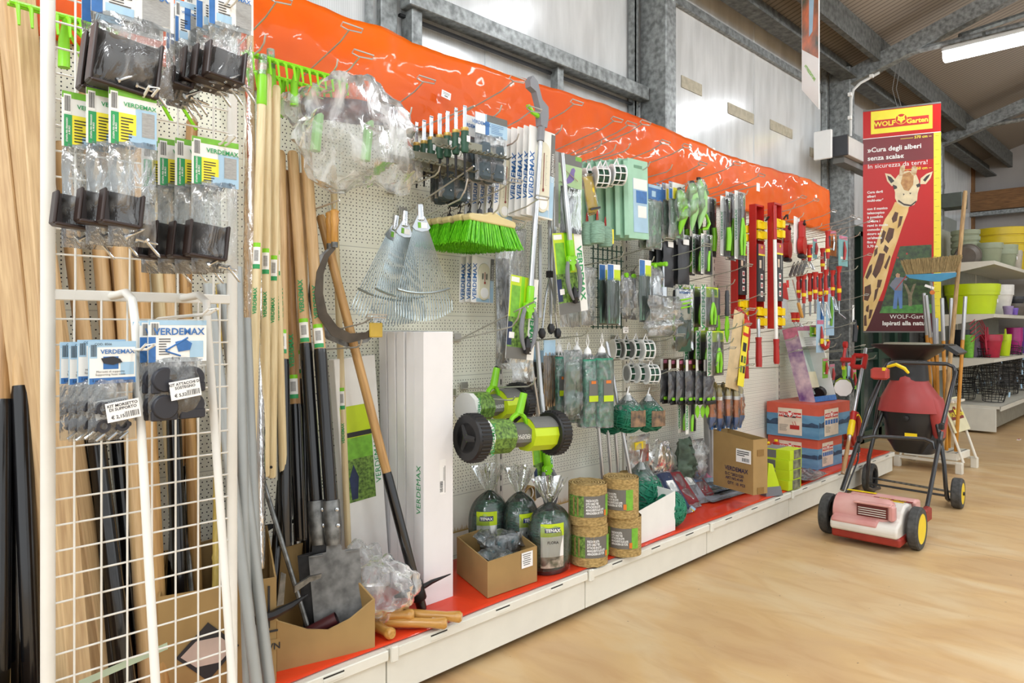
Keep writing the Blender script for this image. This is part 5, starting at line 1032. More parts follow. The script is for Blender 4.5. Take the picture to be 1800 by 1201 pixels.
def stick_bundle(px0, px1, pyt, pyb, Y, label, m, n=9):
    c, w_, h = at(px0, px1, pyt, pyb, Y); t = hang('bamboo_stick_pack', label, 'plant sticks', c); MB().box((0, 0, -.03), (w_, .003, .07)).build('header_card', LBLUE, t); r = random.Random(int(px0))
    mb = MB()
    for k in range(n): x = (k-n/2+.5)*w_/n; mb.tube([(x, r.uniform(-.006, .006), -.05), (x*.95+r.uniform(-.004, .004), 0, -h+r.uniform(0, .02))], .0028, 5)
    o = mb.build('stick_bundle', m, t, True); MB().pad(w_, h*.8, .02, seed=4, crumple=.3, cz=-.05).build('film', BAGT, t, True)
BB = mat('bamboo_dark', '#a98757', .5, var=.3, scale=30);
stick_bundle(926, 946, 612, 735, 2.24, 'bundle of brown bamboo sticks, darkest at the back', mat('brown_stick', '#7d6040', .6, var=.3), 10); stick_bundle(946, 962, 618, 725, 2.18, 'bundle of brown bamboo sticks in film, middle', BB); stick_bundle(956, 976, 600, 718, 2.12, 'bundle of bamboo sticks with picture header, nearest the netting rolls', BB)
# -------- green netting rolls
def net_roll(px, pyt, pyb, Y, r, label, lab=True, sd=1):
    c = P(px, pyt, Y); h = HZ(px, pyt, pyb, Y); t = hang('netting_roll', label, 'netting roll', c)
    o = MB().grid(lambda u, v: (math.cos(u*6.2832)*r*(1+.02*noise.noise(Vector((u*9, v*9, sd)))), math.sin(u*6.2832)*r, -.03-v*(h-.03)), 20, 12).build('rolled_net', mat('rolled_net', '#45ab88', .55, col2='#1f6a50', scale=55, det=5, bump=.8), t, True)
    MB().lathe([(0, -h), (r, -h)], 20).build('roll_end', DGREEN, t)
    MB().lathe([(r*1.06, -h-.005), (r*1.08, -h*.5), (r*1.06, -.04), (r*.4, -.005), (.004, .0)], 14).build('film_wrap', BAG, t, True)
    MB().lathe([(.02, -.012), (.016, .012), (.004, .026)], 10).build('hanger_collar', LABEL, t, True); MB().tube([(0, 0, .02), (-.01, 0, .05), (0, 0, .085), (.01, 0, .05), (0, 0, .022)], .002, 5).build('hanger_loop', LABEL, t, True)
    if lab:
        a = R_(-110); Mx = Matrix.Rotation(a, 4, 'Z') @ Matrix.Translation((r*1.08, 0, -h*.52)) @ Matrix.Rotation(R_(90), 4, 'Z'); MB().box((0, 0, 0), (r*1.0, .002, h*.3), M=Mx).build('label', GPAPER, t); MB().box((0, -.0015, -h*.1), (r*1.0, .002, h*.08), M=Mx).build('label_band', LIMEP, t); MB().box((.0, -.0016, h*.12), (r*.5, .002, h*.04), M=Mx).build('label_patch', ORANGE, t)
net_roll(1058, 618, 748, 2.02, .052, 'green netting roll in film, right one of the front pair'); net_roll(1033, 620, 748, 2.06, .048, 'green netting roll in film with grey label, left one of the front pair', sd=2)
net_roll(1014, 616, 740, 2.12, .045, 'green netting roll in film behind the front pair', False, 3); net_roll(982, 616, 735, 2.18, .045, 'green netting roll by the bamboo sticks, deepest of the rolls', True, 4)
sleeve(992, 1022, 615, 738, 2.06, 'clear bag with a dark green plant support in front of the netting rolls', BAG, th=.07, sd=44, inner=lambda t, w_, h: MB().box((0, 0, -h*.55), (w_*.7, .03, h*.75), bv=.01).build('contents', mat('sheer_green', '#6f9482', .6), t))
for i, (px, py) in enumerate(((985, 607), (1000, 604), (1015, 602))):
    t = hang('hanger_clip', 'white plastic hanger above the netting rolls, %s' % ['left', 'middle', 'right'][i], 'hanger', P(px, py, 2.14)); MB().tube([(-.012, 0, -.05), (-.008, 0, -.01), (0, 0, .005), (.008, 0, -.01), (.012, 0, -.05)], .0022, 6).build('loop', LABEL, t, True)
# -------- twine balls
def twine_ball(name, label, c, r, m, wraps=26, sq=1.0, sd=1, label_=True, net=True, hanger=False):
    t = thing(name, label, 'twine ball', c); rnd = random.Random(sd); mb = MB()
    for k in range(wraps):
        ax = Vector((rnd.gauss(0, .5), rnd.gauss(0, .5), rnd.gauss(0, 1))).normalized(); e1 = ax.orthogonal().normalized(); e2 = ax.cross(e1); off = rnd.uniform(-.55, .55); rr = math.sqrt(1-off*off)
        mb.tube([(e1*math.cos(a)*rr+e2*math.sin(a)*rr+ax*off)*r*Vector((1, 1, 1)).x*.99 for a in [2*math.pi*i/22 for i in range(22)]], r*.045, 5, closed=True)
    vs = [(a, b_, c_*sq) for a, b_, c_ in mb.v]; mb.v = vs
    mb.build('wound_cord', m, t, True)
    pr = [(math.sin(math.pi*i/10)*r*.95, -math.cos(math.pi*i/10)*r*.95*sq) for i in range(11)]; MB().lathe(pr, 18).build('core', m, t, True)
    if label_: MB().grid(lambda u, v: (math.sin((u-.5)*1.1-.25)*r*1.05, -math.cos((u-.5)*1.1-.25)*r*1.05, (v-.5)*r*1.0*sq), 6, 2).build('label', mat('ball_label', '#9a7a5c', .5, col2='#3d3b36', scale=30), t);
    if hanger: MB().tube([(-r*.25, 0, r*sq*.9), (0, 0, r*sq*1.5), (.01, 0, r*sq*1.9), (-.008, 0, r*sq*1.5)], .003, 6).lathe([(.022, 0), (.01, .035)], 8, c=(0, 0, r*sq*1.05)).build('hanger', LABEL, t, True); MB().lathe([(r*.9, r*sq*.5), (r*.5, r*sq*1.0), (.012, r*sq*1.4)], 12).build('net_bag', BAG, t, True)
    return t
TG = mat('green_cord', '#1c8262', .5, var=.25, scale=40)
twine_ball('twine_ball', 'green twine ball hanging in a net, left one with brown label', P(1104, 733, 2.04), .085, TG, sq=.92, sd=2, hanger=True); twine_ball('twine_ball', 'green twine ball hanging in a net, right one', P(1140, 733, 2.10), .085, TG, sq=.95, sd=3, hanger=True)
twine_ball('twine_ball', 'green twine ball behind the hanging pair near the netting rolls', P(1072, 742, 2.2), .08, TG, sq=.8, sd=4, label_=False)
# -------- aluminium poles leaning
for i, (bx, by, tx, ty, Yb, Yt) in enumerate(((1060, 850, 1045, 720, 2.12, 2.16), (1075, 850, 1060, 700, 2.16, 2.2), (1088, 850, 1072, 690, 2.2, 2.24), (1114, 868, 1066, 660, 2.02, 2.14))):
    handle('aluminium pole rising from the shelf behind the jute rolls, %s' % ['leftmost', 'second from the left', 'third from the left', 'rightmost and most slanted'][i], P(bx, by, Yb), P(tx, ty-60, Yt), .0095, ALU, name='aluminium_pole', cat='pole')
handle('aluminium pole slanting down behind the aerator roller', P(958, 800, 2.16), P(928, 610, 2.14), .0115, ALU, name='aluminium_pole', cat='pole')
# -------- grey bags with lime beads, seed cards, brushes
def hs_seed(t, w_, h_): header(t, w_, h_, mat('photo_brown', '#5e3b2a', .5, var=.3, scale=40), [(0, 0, .25, 1, 1), (.3, .1, .6, .4, 2), (.7, .5, .95, .8, 3)], [PAPER, PINK, LIMEP], txt=None, bar=False)
def c_beads(t, w_, hh, hb):
    MB().pad(w_*.85, hb*.85, .03, seed=6, crumple=.6, cz=-hh-.01).build('grey_granules', mat('grey_granules', '#55565c', .4, var=.3, scale=60), t, True)
    for k in range(2): MB().box(((k-.5)*w_*.45, -.014, -hh-hb*.82), (w_*.25, .012, .018), bv=.004).build('lime_dot', LIME, t)
    MB().box((0, -.012, -hh-hb*.93), (w_*.95, .01, .02), bv=.004).build('black_seal', BLACK, t)
for i, (px, sd) in enumerate(((1246, 51), (1232, 52), (1214, 53), (1198, 54), (1184, 55))):
    bags(px-9, px+9, 632, 652, 712, 2.02+.03*i, 2, .05, hs_seed, c_beads, 'foil bag with lime dots, '+['nearest the orange brushes', 'second hook left of the brushes', 'centre hook of the line', 'second hook from the twine balls', 'hook nearest the twine balls'][i]+', {}', 'grey foil bags '+['a', 'b', 'c', 'd', 'e'][i]+' on one hook', sd=sd, name='foil_bag')
for i, px in enumerate((1226, 1235, 1243)):
    t = hang('plant_label_leaf', 'lime spade shaped plastic leaf under the foil bags, %s' % ['left', 'middle', 'right'][i], 'plant marker', P(px, 712, 2.05)); MB().prism([(0, 0), (.022, -.02), (.02, -.05), (0, -.075), (-.02, -.05), (-.022, -.02)], .003).build('leaf_blade', LIME, t)
def brush(px, pyt, pyb, Y, label):
    c = P(px, pyt, Y); h = HZ(px, pyt, pyb, Y); t = hang('carded_brush', label, 'brush', c, rz=15)
    MB().lathe([(.004, 0), (.016, -.02), (.018, -h*.25), (.014, -h*.3)], 10).build('bristle_head', mat('straw_bristle', '#d8c27a', .7, var=.3, scale=40, stretch=(4, 4, .4)), t, True); MB().lathe([(.019, -h*.25), (.019, -h*.33)], 10).build('ferrule', LABEL, t, True)
    MB().lathe([(.017, -h*.33), (.015, -h*.6), (.018, -h*.72)], 10).build('handle', ORANGE, t, True); MB().lathe([(.018, -h*.72), (.018, -h*.8), (.01, -h)], 10).build('blue_tip', BLUEP, t, True); MB().pad(.05, h*1.0, .05, seed=int(px), crumple=.5).build('film', BAGT, t, True)
for i, (px, Y) in enumerate(((1300, 2.04), (1293, 2.02), (1286, 2.06), (1279, 2.03), (1271, 2.08), (1264, 2.05), (1257, 2.1), (1250, 2.07))):
    brush(px, 672+(i % 2)*5, 752+(i % 3)*3, Y, 'orange handled brush with straw bristles in film, %s in the bunch' % ['rightmost', 'second from the right', 'third from the right', 'fourth from the right', 'fourth from the left', 'third from the left', 'second from the left', 'leftmost'][i])
# -------- grey shaft tube, blue card, folding pieces
c = G(1256, 868, .19); t = thing('grey_tube_pack', 'tall grey plastic tube with red lettering standing behind the brown carton', 'tube', (P(1250, 860, 2.2).x, 2.2, .19), ry=-3); MB().lathe([(.035, 0), (.035, .82), (.03, .83)], 16).build('tube_wall', mat('grey_tube', '#b4b4b4', .3, .3, var=.08), t, True); text('Const', .035, WRED, (0, -.037, .62), t, bold=.02)
# -------- red and yellow display rails with boxed tools
def rail(px, pyt, pyb, Y, label, lc=1.0):
    c, w_, h = at(px-10, px+10, pyt, pyb, Y); t = hang('display_rail', label, 'display rail', c); w_ = .11
    mb = MB().box((0, .02, -h/2), (w_, .004, h)); mb.box((-w_/2, 0, -h/2), (.012, .045, h)).box((w_/2, 0, -h/2), (.012, .045, h)).box((0, .0, -.006), (w_, .045, .012)); mb.build('red_channel', RED, t)
    for z in (.16, .24, .86, .94):
        mb = MB().box((0, -.01, -h*z), (w_*.62, .04, h*.07), bv=.003).box((w_*.3, -.035, -h*z-.005), (w_*.35, .03, .05), bv=.003).box((0, -.03, -h*z+.02), (w_*.3, .01, .01)); mb.build('yellow_clip', YEL, t)
        MB().tube([(-w_*.4, -.034, -h*z-.04), (w_*.4, -.034, -h*z-.04)], .004, 6).build('chrome_rod', CHROME, t, True)
    mb = MB().box((0, -.01, -h*.55), (w_*.85, .05, h*.46)); n = len(mb.f)
    rects(mb, -w_*.425, -h*.32, w_*.85, h*.46, -.035, [(.0, .0, 1, .17, 1), (.15, .28, .45, .42, 2), (.7, .17, .8, .45, 3), (.0, .17, 1, .2, 4)]+[(.33, .52+.15*k, .67, .62+.15*k, 5) for k in range(3)]+[(.38, .54+.15*k, .62, .6+.15*k, 1) for k in range(3)])
    o = mb.build('boxed_tool', [DCARD, mat('dusty_red_print', '#b5565c', .5, var=.05), mat('cream_print', '#e3d0b8', .5), GREYT, YELP, PAPER], t); wolf(o, 0, -h*.345, .012, -.037)
    MB().tube([(w_*.6, -.03, -.10), (w_*.6, -.05, -.075), (w_*.75, -.05, -.07), (w_*.78, -.05, -.10)], .006, 7).build('black_hook', BLACK, t, True); return t
rail(1362, 358, 578, 2.06, 'red and yellow display rail holding boxed tools, nearest the aisle on the right'); rail(1330, 361, 578, 2.12, 'red and yellow display rail with black boxes, middle one'); rail(1298, 372, 560, 2.2, 'red and yellow display rail half hidden by the carded pruners')
t = handle('loppers with white tube and red grip hanging in front of the display rails', P(1365, 640, 1.98), P(1361, 362, 2.0), .0115, PAPER, name='long_loppers', cat='loppers'); MB().lathe([(.015, 0), (.019, .02), (.017, .12), (.02, .16)], 12).build('red_grip', RED, t, True); MB().lathe([(.014, .80), (.014, 1.02)], 10).build('red_sheath', RED, t, True)
t = handle('loppers with grey tube and red grey grip below the middle display rail', P(1334, 640, 2.05), P(1333, 560, 2.06), .0115, ALU, name='long_loppers', cat='loppers'); MB().lathe([(.019, -.02), (.021, .02), (.018, .14), (.021, .17)], 12).build('red_grip', RED, t, True); MB().box((0, -.017, .08), (.022, .014, .12), bv=.005).build('grey_inset', CHAR, t)
# -------- big red tree lopper in beige paper sleeve
c, w_, h = at(1284, 1316, 548, 700, 2.0); t = hang('pruning_saw_sleeve', 'beige paper sleeve holding a curved saw with red yellow strip', 'saw', c, ry=12)
MB().pad(w_*.7, h*.9, .03, seed=3, crumple=.4, taper=.2).build('paper_sleeve', mat('beige_paper', '#d4bd92', .7, var=.15, scale=14), t, True)
mb = MB().box((w_*.28, -.02, -h*.46), (w_*.32, .003, h*.78)); rects(mb, w_*.12, -h*.07, w_*.32, h*.78, -.0218, [(0, 0, 1, .25, 1), (.1, .1, .9, .2, 0), (.2, .35, .8, .48, 2), (.1, .55, .4, .65, 2), (.55, .55, .9, .65, 3), (.1, .7, .4, .8, 3), (.55, .7, .9, .8, 2)]); mb.build('printed_strip', [YELP, WRED, INK, PGREEN], t)
t = hang('red_lopper', 'large red lopper head hooked above the paper sleeve', 'loppers', P(1300, 548, 2.05)); MB().tube([(-.06, 0, -.04), (-.02, 0, .01), (.05, 0, -.03), (.10, 0, -.12), (.09, 0, -.24)], [.02, .022, .024, .022, .016], 10).build('red_arm', RED, t, True)
t = hang('red_lopper', 'red and grey lopper grip behind the yellow printed strip', 'loppers', P(1311, 616, 2.12)); MB().tube([(0, 0, 0), (0, 0, -.18)], [.016, .02], 10).build('grip', RED, t, True)
# -------- reel tools, red hand tools
def red_reel(px, py, Y, label):
    t = hang('string_trimmer_reel', label, 'tape reel', P(px, py, Y), rz=10); MB().box((-.03, .03, -.10), (.16, .006, .26), bv=.02).build('backing_card', LABEL, t)
    MB().lathe([(.0, -.02), (.06, -.02), (.066, -.01), (.066, .02), (0, .024)], 22, M=Matrix.Translation((0, 0, -.17)) @ Matrix.Rotation(R_(90), 4, 'X')).build('red_drum', RED, t, True); MB().box((0, 0, -.06), (.06, .04, .13), bv=.008).build('red_neck', RED, t); MB().box((0, 0, -.245), (.11, .045, .03), bv=.008).build('black_foot', BLACK, t); MB().lathe([(0, 0), (.008, .0), (.008, .004), (0, .004)], 8, M=Matrix.Translation((0, -.022, -.02)) @ Matrix.Rotation(R_(90), 4, 'X')).build('black_screw', BLACK, t)
    MB().tube([(-.02, -.02, -.03), (-.06, -.03, .0), (-.10, -.03, -.03)], .005, 7).build('black_hook', BLACK, t, True)
red_reel(1410, 390, 2.06, 'red drum shaped sharpener pack on a white card, nearest'); red_reel(1384, 398, 2.2, 'red drum shaped pack behind the nearest one')
def red_tool(px, pyt, pyb, Y, label, head='blade', grey=True, ry=0):
    c = P(px, pyt, Y); h = HZ(px, pyt, pyb, Y); t = hang('red_hand_tool', label, 'hand tool', c, ry=ry)
    MB().lathe([(0, 0), (.022, -.002), (.018, -.02), (.013, -.04), (.016, -h*.2), (.017, -h*.4), (.014, -h*.46)], 12).build('red_grip', RED, t, True)
    if grey: MB().box((0, -.013, -h*.25), (.018, .014, h*.26), bv=.005).build('grey_inset', CHAR, t)
    MB().lathe([(.016, -h*.43), (.017, -h*.5), (.014, -h*.51)], 12).build('yellow_ring', YEL, t, True); MB().lathe([(.014, -h*.5), (.012, -h*.66)], 10).build('red_socket', RED, t, True)
    if head == 'blade': MB().prism([(-.006, -h*.6), (.006, -h*.6), (.02, -h*.75), (.016, -h*.95), (0, -h), (-.016, -h*.95), (-.02, -h*.75)], .004).build('steel_blade', CHROME, t)
    elif head == 'fork':
        for k in (-1, 0, 1): MB().tube([(0, 0, -h*.62), (k*.022, -.01, -h*.75), (k*.02, -.03, -h*1.0)], .0032, 6).build('tine', CHROME, t, True)
    else: MB().tube([(0, 0, -h*.62), (.0, 0, -h*.9), (.05, -.03, -h)], [.004, .004, .003], 6).build('hooked_rod', CHROME, t, True)
seq = [(1455, 406, 480, 2.02, 'blade', 'red hand tool in the top row with folded steel blade'), (1446, 436, 500, 2.1, 'blade', 'red trowel with bright steel blade, top row centre'), (1412, 432, 470, 2.1, 'fork', 'small red fork tool nearest the drum pack'), (1423, 430, 475, 2.06, 'fork', 'small red fork tool with white blades, right of the other'),
       (1404, 484, 545, 2.1, 'blade', 'red hand tool first in the middle row from the left'), (1413, 482, 560, 2.06, 'blade', 'red grey hand tool second in the middle row'), (1424, 480, 556, 2.08, 'blade', 'red grey hand tool third in the middle row'), (1433, 478, 552, 2.04, 'blade', 'plain red hand tool fourth in the middle row'), (1442, 480, 556, 2.06, 'fork', 'red grey hand tool fifth in the middle row'),
       (1452, 474, 560, 2.02, 'fork', 'red grey cultivator with bent tines, sixth in the middle row'), (1464, 475, 545, 2.02, 'fork', 'red grey cultivator with long bent wires, seventh in the middle row'), (1475, 468, 560, 1.98, 'rod', 'red grey hand weeder with hooked rod, last in the middle row')]
for px, a, b_, Y, hd, lb in seq: red_tool(px, a, b_, Y, lb, hd)
t = handle('wooden handled hand weeder hanging by its rod among the red tools', P(1410, 558, 2.0), P(1403, 532, 2.0), .012, VARN, name='hand_weeder', cat='hand tool'); MB().tube([(0, 0, .12), (.004, 0, .30)], .004, 6).build('rod', CHROME, t, True)
for i, px in enumerate((1395, 1402)): red_tool(px, 549, 575, 2.06, 'small red peg tool beside the wooden handle, %s' % ['left', 'right'][i], 'fork', False)
t = hang('fan_rake', 'small red fan rake head with silver wires below the drum packs', 'rake', P(1376, 498, 2.06), ry=-8); MB().prism([(-.02, 0), (.03, 0), (.055, -.12), (-.06, -.09)], .02).build('red_fan', RED, t); MB().box((.05, -.012, -.01), (.035, .002, .05)).build('swing_tag', WRED, t)
for k in range(14): MB().tube([(-.055+.008*k, 0, -.09-.002*k), (-.06+.010*k, -.01, -.27)], .0016, 5).build('tine', CHROME, t, True)
for i in range(4):
    t = hang('steel_clamp', 'dark steel spring clamp tilted under the drum packs, %s' % ['nearest', 'second', 'third', 'fourth'][i], 'clamp', P(1416-7*i, 462+2*i, 2.04+.04*i), ry=40); MB().box((0, 0, -.05), (.03, .01, .11), bv=.003).build('jaw', STEEL, t); MB().tube([(-.012, 0, 0), (-.01, 0, .03), (.01, 0, .03), (.012, 0, 0)], .003, 6).build('loop', BLACK, t, True)
def bcard(px0, px1, a, b_, Y, label, m, inner=None, ry=0, im=None):
    c, w_, h = at(px0, px1, a, b_, Y); t = hang('carded_tool', label, 'carded tool', c, ry=ry); mb = MB().box((0, 0, -h/2), (w_, .003, h)); rects(mb, -w_/2, 0, w_, h, -.0015, [(.05, .02, .95, .14, 1), (.2, .7, .8, .78, 2)]); mb.build('card', [m, PINK, PAPER], t)
    MB().tube([(0, -.01, -h*.2), (.004, -.014, -h*.5), (-.004, -.012, -h*.8)], [.005, .012, .008], 8).build('carded_item', im or RED, t, True)
TEAL = mat('teal_card', '#7fb3b5', .5, var=.1)
bcard(1436, 1449, 510, 590, 2.12, 'pale blue card with a long tool, left of the far end pair', LBLUE, im=BLUEP); bcard(1452, 1466, 505, 590, 2.1, 'pale blue card with a long tool, right of the far end pair', LBLUE, im=LGREEN); bcard(1474, 1490, 414, 468, 2.04, 'teal card with red scissors and pink top at the film corner', TEAL); bcard(1429, 1436, 420, 455, 2.16, 'narrow teal card with red secateurs, top row', TEAL); bcard(1435, 1448, 562, 620, 2.06, 'blue card with red and yellow hose hoop', LBLUE)
bcard(1424, 1437, 572, 592, 2.1, 'small green card with a yellow sun disc', LGREEN, im=YEL); bcard(1456, 1470, 405, 450, 2.12, 'orange red topped card with silver chain tool', ORANGE, im=CHROME)
t = hang('pruning_saw', 'black folding saw hanging at the outer end of the hooks', 'saw', P(1500, 540, 1.98)); MB().box((0, 0, -.05), (.035, .003, .13)).build('white_card', LABEL, t); MB().tube([(0, -.01, -.10), (.01, -.012, -.18), (-.01, -.012, -.27)], [.012, .02, .018], 8).build('black_grip', BLACK, t, True); MB().box((.02, -.02, -.16), (.02, .01, .03)).build('orange_button', ORANGE, t)
t = hang('hose_guide', 'red and yellow curved hose hoop on a blue card', 'hose guide', P(1450, 600, 2.04)); MB().tube([(-.05, 0, 0), (-.045, 0, -.03), (0, 0, -.055), (.05, 0, -.045), (.075, 0, -.0)], [.012, .014, .014, .014, .012], 8).build('red_hoop', RED, t, True); MB().box((-.05, 0, .0), (.03, .02, .04), bv=.004).build('yellow_tip', YEL, t); MB().box((.05, 0, .005), (.03, .02, .015), bv=.004).build('yellow_tip', YEL, t)
t = hang('secateurs', 'red handled secateurs hooked open near the metal post', 'secateurs', P(1486, 606, 2.0)); MB().tube([(-.04, 0, -.17), (-.035, 0, -.10), (0, 0, -.02), (.01, 0, 0)], [.012, .012, .012, .008], 8).build('red_handle', RED, t, True); MB().lathe([(.006, -.012), (.026, -.012), (.026, .012), (.006, .012)], 14, M=Matrix.Rotation(R_(90), 4, 'X')).build('red_head', RED, t, True); MB().box((-.04, 0, -.175), (.02, .02, .03)).build('yellow_end', YEL, t); MB().tube([(.01, 0, 0), (.03, 0, -.10)], .008, 6).build('steel_jaw', GREYP, t, True)
for i, (px, py) in enumerate(((1450, 640), (1462, 650), (1494, 648), (1500, 660))): bcard(px-4, px+5, py-10, py+25, 2.06+.03*(i % 2), 'small red and green carded part by the lime box, %s' % ['upper left', 'lower left', 'upper right', 'lower right'][i], [LGREEN, GREYT, LBLUE, LGREEN][i])
# -------- many bare hooks
HK = [(467, 68, 2.02, 'hook with cross loop at the top left over the green rake'), (594, 110, 2.09, 'hook with cross loop over the green rake head'), (613, 156, 2.06, 'hook with cross loop above the crumpled bag'), (724, 194, 2.1, 'hook with cross loop over the crumpled bag corner'), (882, 190, 1.98, 'hook with cross loop above the grey block bags'),
      (1058, 252, 2.0, 'bare hook left of the kneeling mats on the orange film'), (1083, 258, 2.02, 'bare hook pointing over the wire reels'), (1108, 256, 1.98, 'bare hook just above the mint kneeling mats'), (988, 224, 2.06, 'bare hook right of the thermometer cards'), (1143, 288, 2.0, 'hook with cross loop over the kneeling mats'), (1182, 293, 2.0, 'hook with cross loop over the folded nets'),
      (1210, 322, 2.02, 'hook holding the curved scoops'), (1271, 320, 2.0, 'bare hook right of the curved scoops'), (1315, 338, 2.02, 'hook above the tall carded pruners'), (1398, 362, 2.0, 'bare hook over the nearest display rail'), (1390, 373, 2.02, 'bare hook behind the nearest display rail'), (1413, 377, 2.04, 'hook holding the nearest drum pack'), (1445, 395, 2.06, 'bare hook over the film corner, first of the fan'), (1463, 400, 2.0, 'bare hook, second of the fan at the film corner'), (1478, 404, 1.98, 'bare hook, third of the fan at the film corner'), (1489, 407, 1.96, 'bare hook, fourth of the fan at the film corner'), (1512, 411, 1.9, 'outermost bare hook at the film corner'),
      (1097, 446, 2.02, 'hook below the kneeling mats, left'), (1150, 455, 2.02, 'hook below the folded nets'), (1217, 463, 1.98, 'hook beside the slim carded shears'), (1292, 495, 2.0, 'hook above the lime trowels'), (1187, 584, 1.98, 'hook under the puffed clear bag'), (1170, 620, 2.02, 'hook above the lower wire reels'), (1296, 572, 1.96, 'hook crossing the paper sleeve, upper'), (1290, 598, 1.98, 'hook crossing the paper sleeve, lower'), (1034, 582, 2.0, 'hook carrying the netting rolls'), (1262, 640, 1.98, 'hook over the lower carded pruners'), (1295, 668, 1.98, 'hook carrying the orange brushes'), (1316, 545, 2.0, 'hook over the red lopper head'), (1332, 548, 1.96, 'hook in front of the middle display rail'),
      (1400, 592, 1.98, 'hook above the slanted display box'), (1382, 640, 1.98, 'hook beside the slanted display box'), (1420, 478, 2.0, 'hook carrying the steel clamps'), (1452, 517, 2.0, 'hook over the blue cards'), (1508, 470, 1.92, 'outer hook of the middle row at the post'), (1502, 540, 1.95, 'outer hook carrying the black folding saw'), (1478, 590, 1.98, 'hook above the red and yellow hoop'), (1470, 606, 2.0, 'hook through the red and yellow hoop'), (1496, 628, 1.96, 'outer hook by the secateurs'), (1540, 627, 1.86, 'longest outer hook reaching past the metal post'), (1160, 680, 2.04, 'hook carrying the hanging twine balls')]
for i, (px, py, Y, lb) in enumerate(HK): hook(px, py, Y, lb, style=[0, 0, 1, 0][i % 4] if i > 12 else 0, rise=.05, m=WIRE if py < 420 else WIREG)
hook(1331, 326, 1.98, 'straight hook with white ticket on the orange film', style=3, rise=.04, tk=True)
def crumple_blob(name, label, c, rx, ry_, rz_, m, sd, parts=None, n=26, amp=.28, cat='plastic bag'):
    t = thing(name, label, cat, c)
    def fn(u, v):
        a = u*2*math.pi; b_ = v*math.pi; d = Vector((math.sin(b_)*math.cos(a), math.sin(b_)*math.sin(a), math.cos(b_)))
        k = 1+amp*noise.noise(d*1.6+Vector((sd, 0, 0)))*1.4+amp*.5*noise.noise(d*4.2+Vector((0, sd, 0)))+amp*.3*abs(noise.noise(d*9+Vector((0, 0, sd))))
        return (d.x*rx*k, d.y*ry_*k, d.z*rz_*k)
    MB().grid(fn, n*2, n).build('film', m, t, 28); return t
t = crumple_blob('crumpled_bag', 'large crumpled clear bag with lime handled shovels inside, upper left', P(622, 236, 2.14), .27, .10, .19, BAGC, 3)
MB().lathe([(0, -.2), (.035, -.19), (.045, 0), (.035, .17), (0, .18)], 12, M=Matrix.Translation((.02, .03, .09)) @ Matrix.Rotation(R_(83), 4, 'Y')).build('dark_roll', mat('dark_rolls', '#4a4a55', .6, col2='#7a4640', scale=16), t, True)
for a in (-.12, .08): MB().tube([(a, .02, .1), (a-.02, .02, -.08)], .018, 8).build('lime_shaft', PG, t, True)
crumple_blob('crumpled_bag', 'crumpled clear plastic bag lying on the shelf before the white boxes', P(670, 1035, 2.0)+Vector((0, 0, .0)), .12, .10, .09, BAGC, 8)
crumple_blob('crumpled_bag', 'crumpled clear plastic bag draped behind the front carton', P(640, 1010, 2.14), .08, .06, .12, BAGC, 9)
# goods standing on the base shelf (top of the film about z=.193)
SZ = .194
def S(px, py): return G(px, py, SZ)
def Sy(px, Y): return Vector((P(px, 0, Y).x, Y, SZ))
def cen(px, py, r): g = S(px, py); d = Vector((g.x, g.y, 0)).normalized(); return g+d*r
for i, (x0, y0, x1, y1, z, lb) in enumerate(((670, 1082, 728, 1081, .045, 'short turned wooden handle on top of the pile at the shelf edge'), (690, 1094, 786, 1096, .022, 'long turned wooden handle lying across the shelf edge, front of pile'), (722, 1080, 812, 1085, .03, 'turned wooden handle with small white sticker, rear of the pile'), (655, 1098, 690, 1116, .02, 'short turned wooden handle poking out beside the front carton'))):
    a = G(x0, y0, SZ+z); b_ = G(x1, y1, SZ+z); L = (b_-a).length; t = thing('turned_wood_grip', lb, 'tool handle', a); t.rotation_mode = 'QUATERNION'; t.rotation_quaternion = (b_-a).to_track_quat('Z', 'Y'); t['group'] = 'turned wooden handles at the shelf edge'
    MB().lathe([(0, -.06), (.012, -.058), (.018, -.03), (.017, L*.3), (.0155, L*.7), (.019, L-.02), (.0195, L-.008), (.013, L), (0, L)], 14).build('turned_grip', VARN, t, True); MB().lathe([(.010, -.08), (.014, -.075), (.014, -.05)], 12).build('ferrule', STEEL, t, True)
    if i == 2: MB().box((0, 0, 0), (.014, .020, .02), M=Matrix.Translation((-.010, -.010, L*.5))).build('sticker', LABEL, t)
a, b_ = S(857, 1052), S(944, 1022); l = S(803, 1008); l2 = a+(l-a)*1.0; c4 = b_+(l-a)
ct = carton('brown_carton', 'open brown cardboard box full of grey block bags on the shelf', [a, b_, c4, l], [.135, .14, .165, .15], CARD, wall=.006)
A, B = a-ct.location, b_-ct.location; M = face_frame(ct, A, B, .085, .003); w_ = (b_-a).length
o = MB().box((w_*.28, 0, .015), (.06, .001, .06)).build('white_label', LABEL, ct); o.matrix_basis = M; mb = MB()
for k in range(6): mb.box((w_*.27, -.0012, .037-k*.008), (.045-.006*(k % 3), .0005, .0022))
o = mb.build('label_print', INK, ct); o.matrix_basis = M
cc = ct.location.copy(); u = (b_-a).normalized(); v = (l-a).normalized()
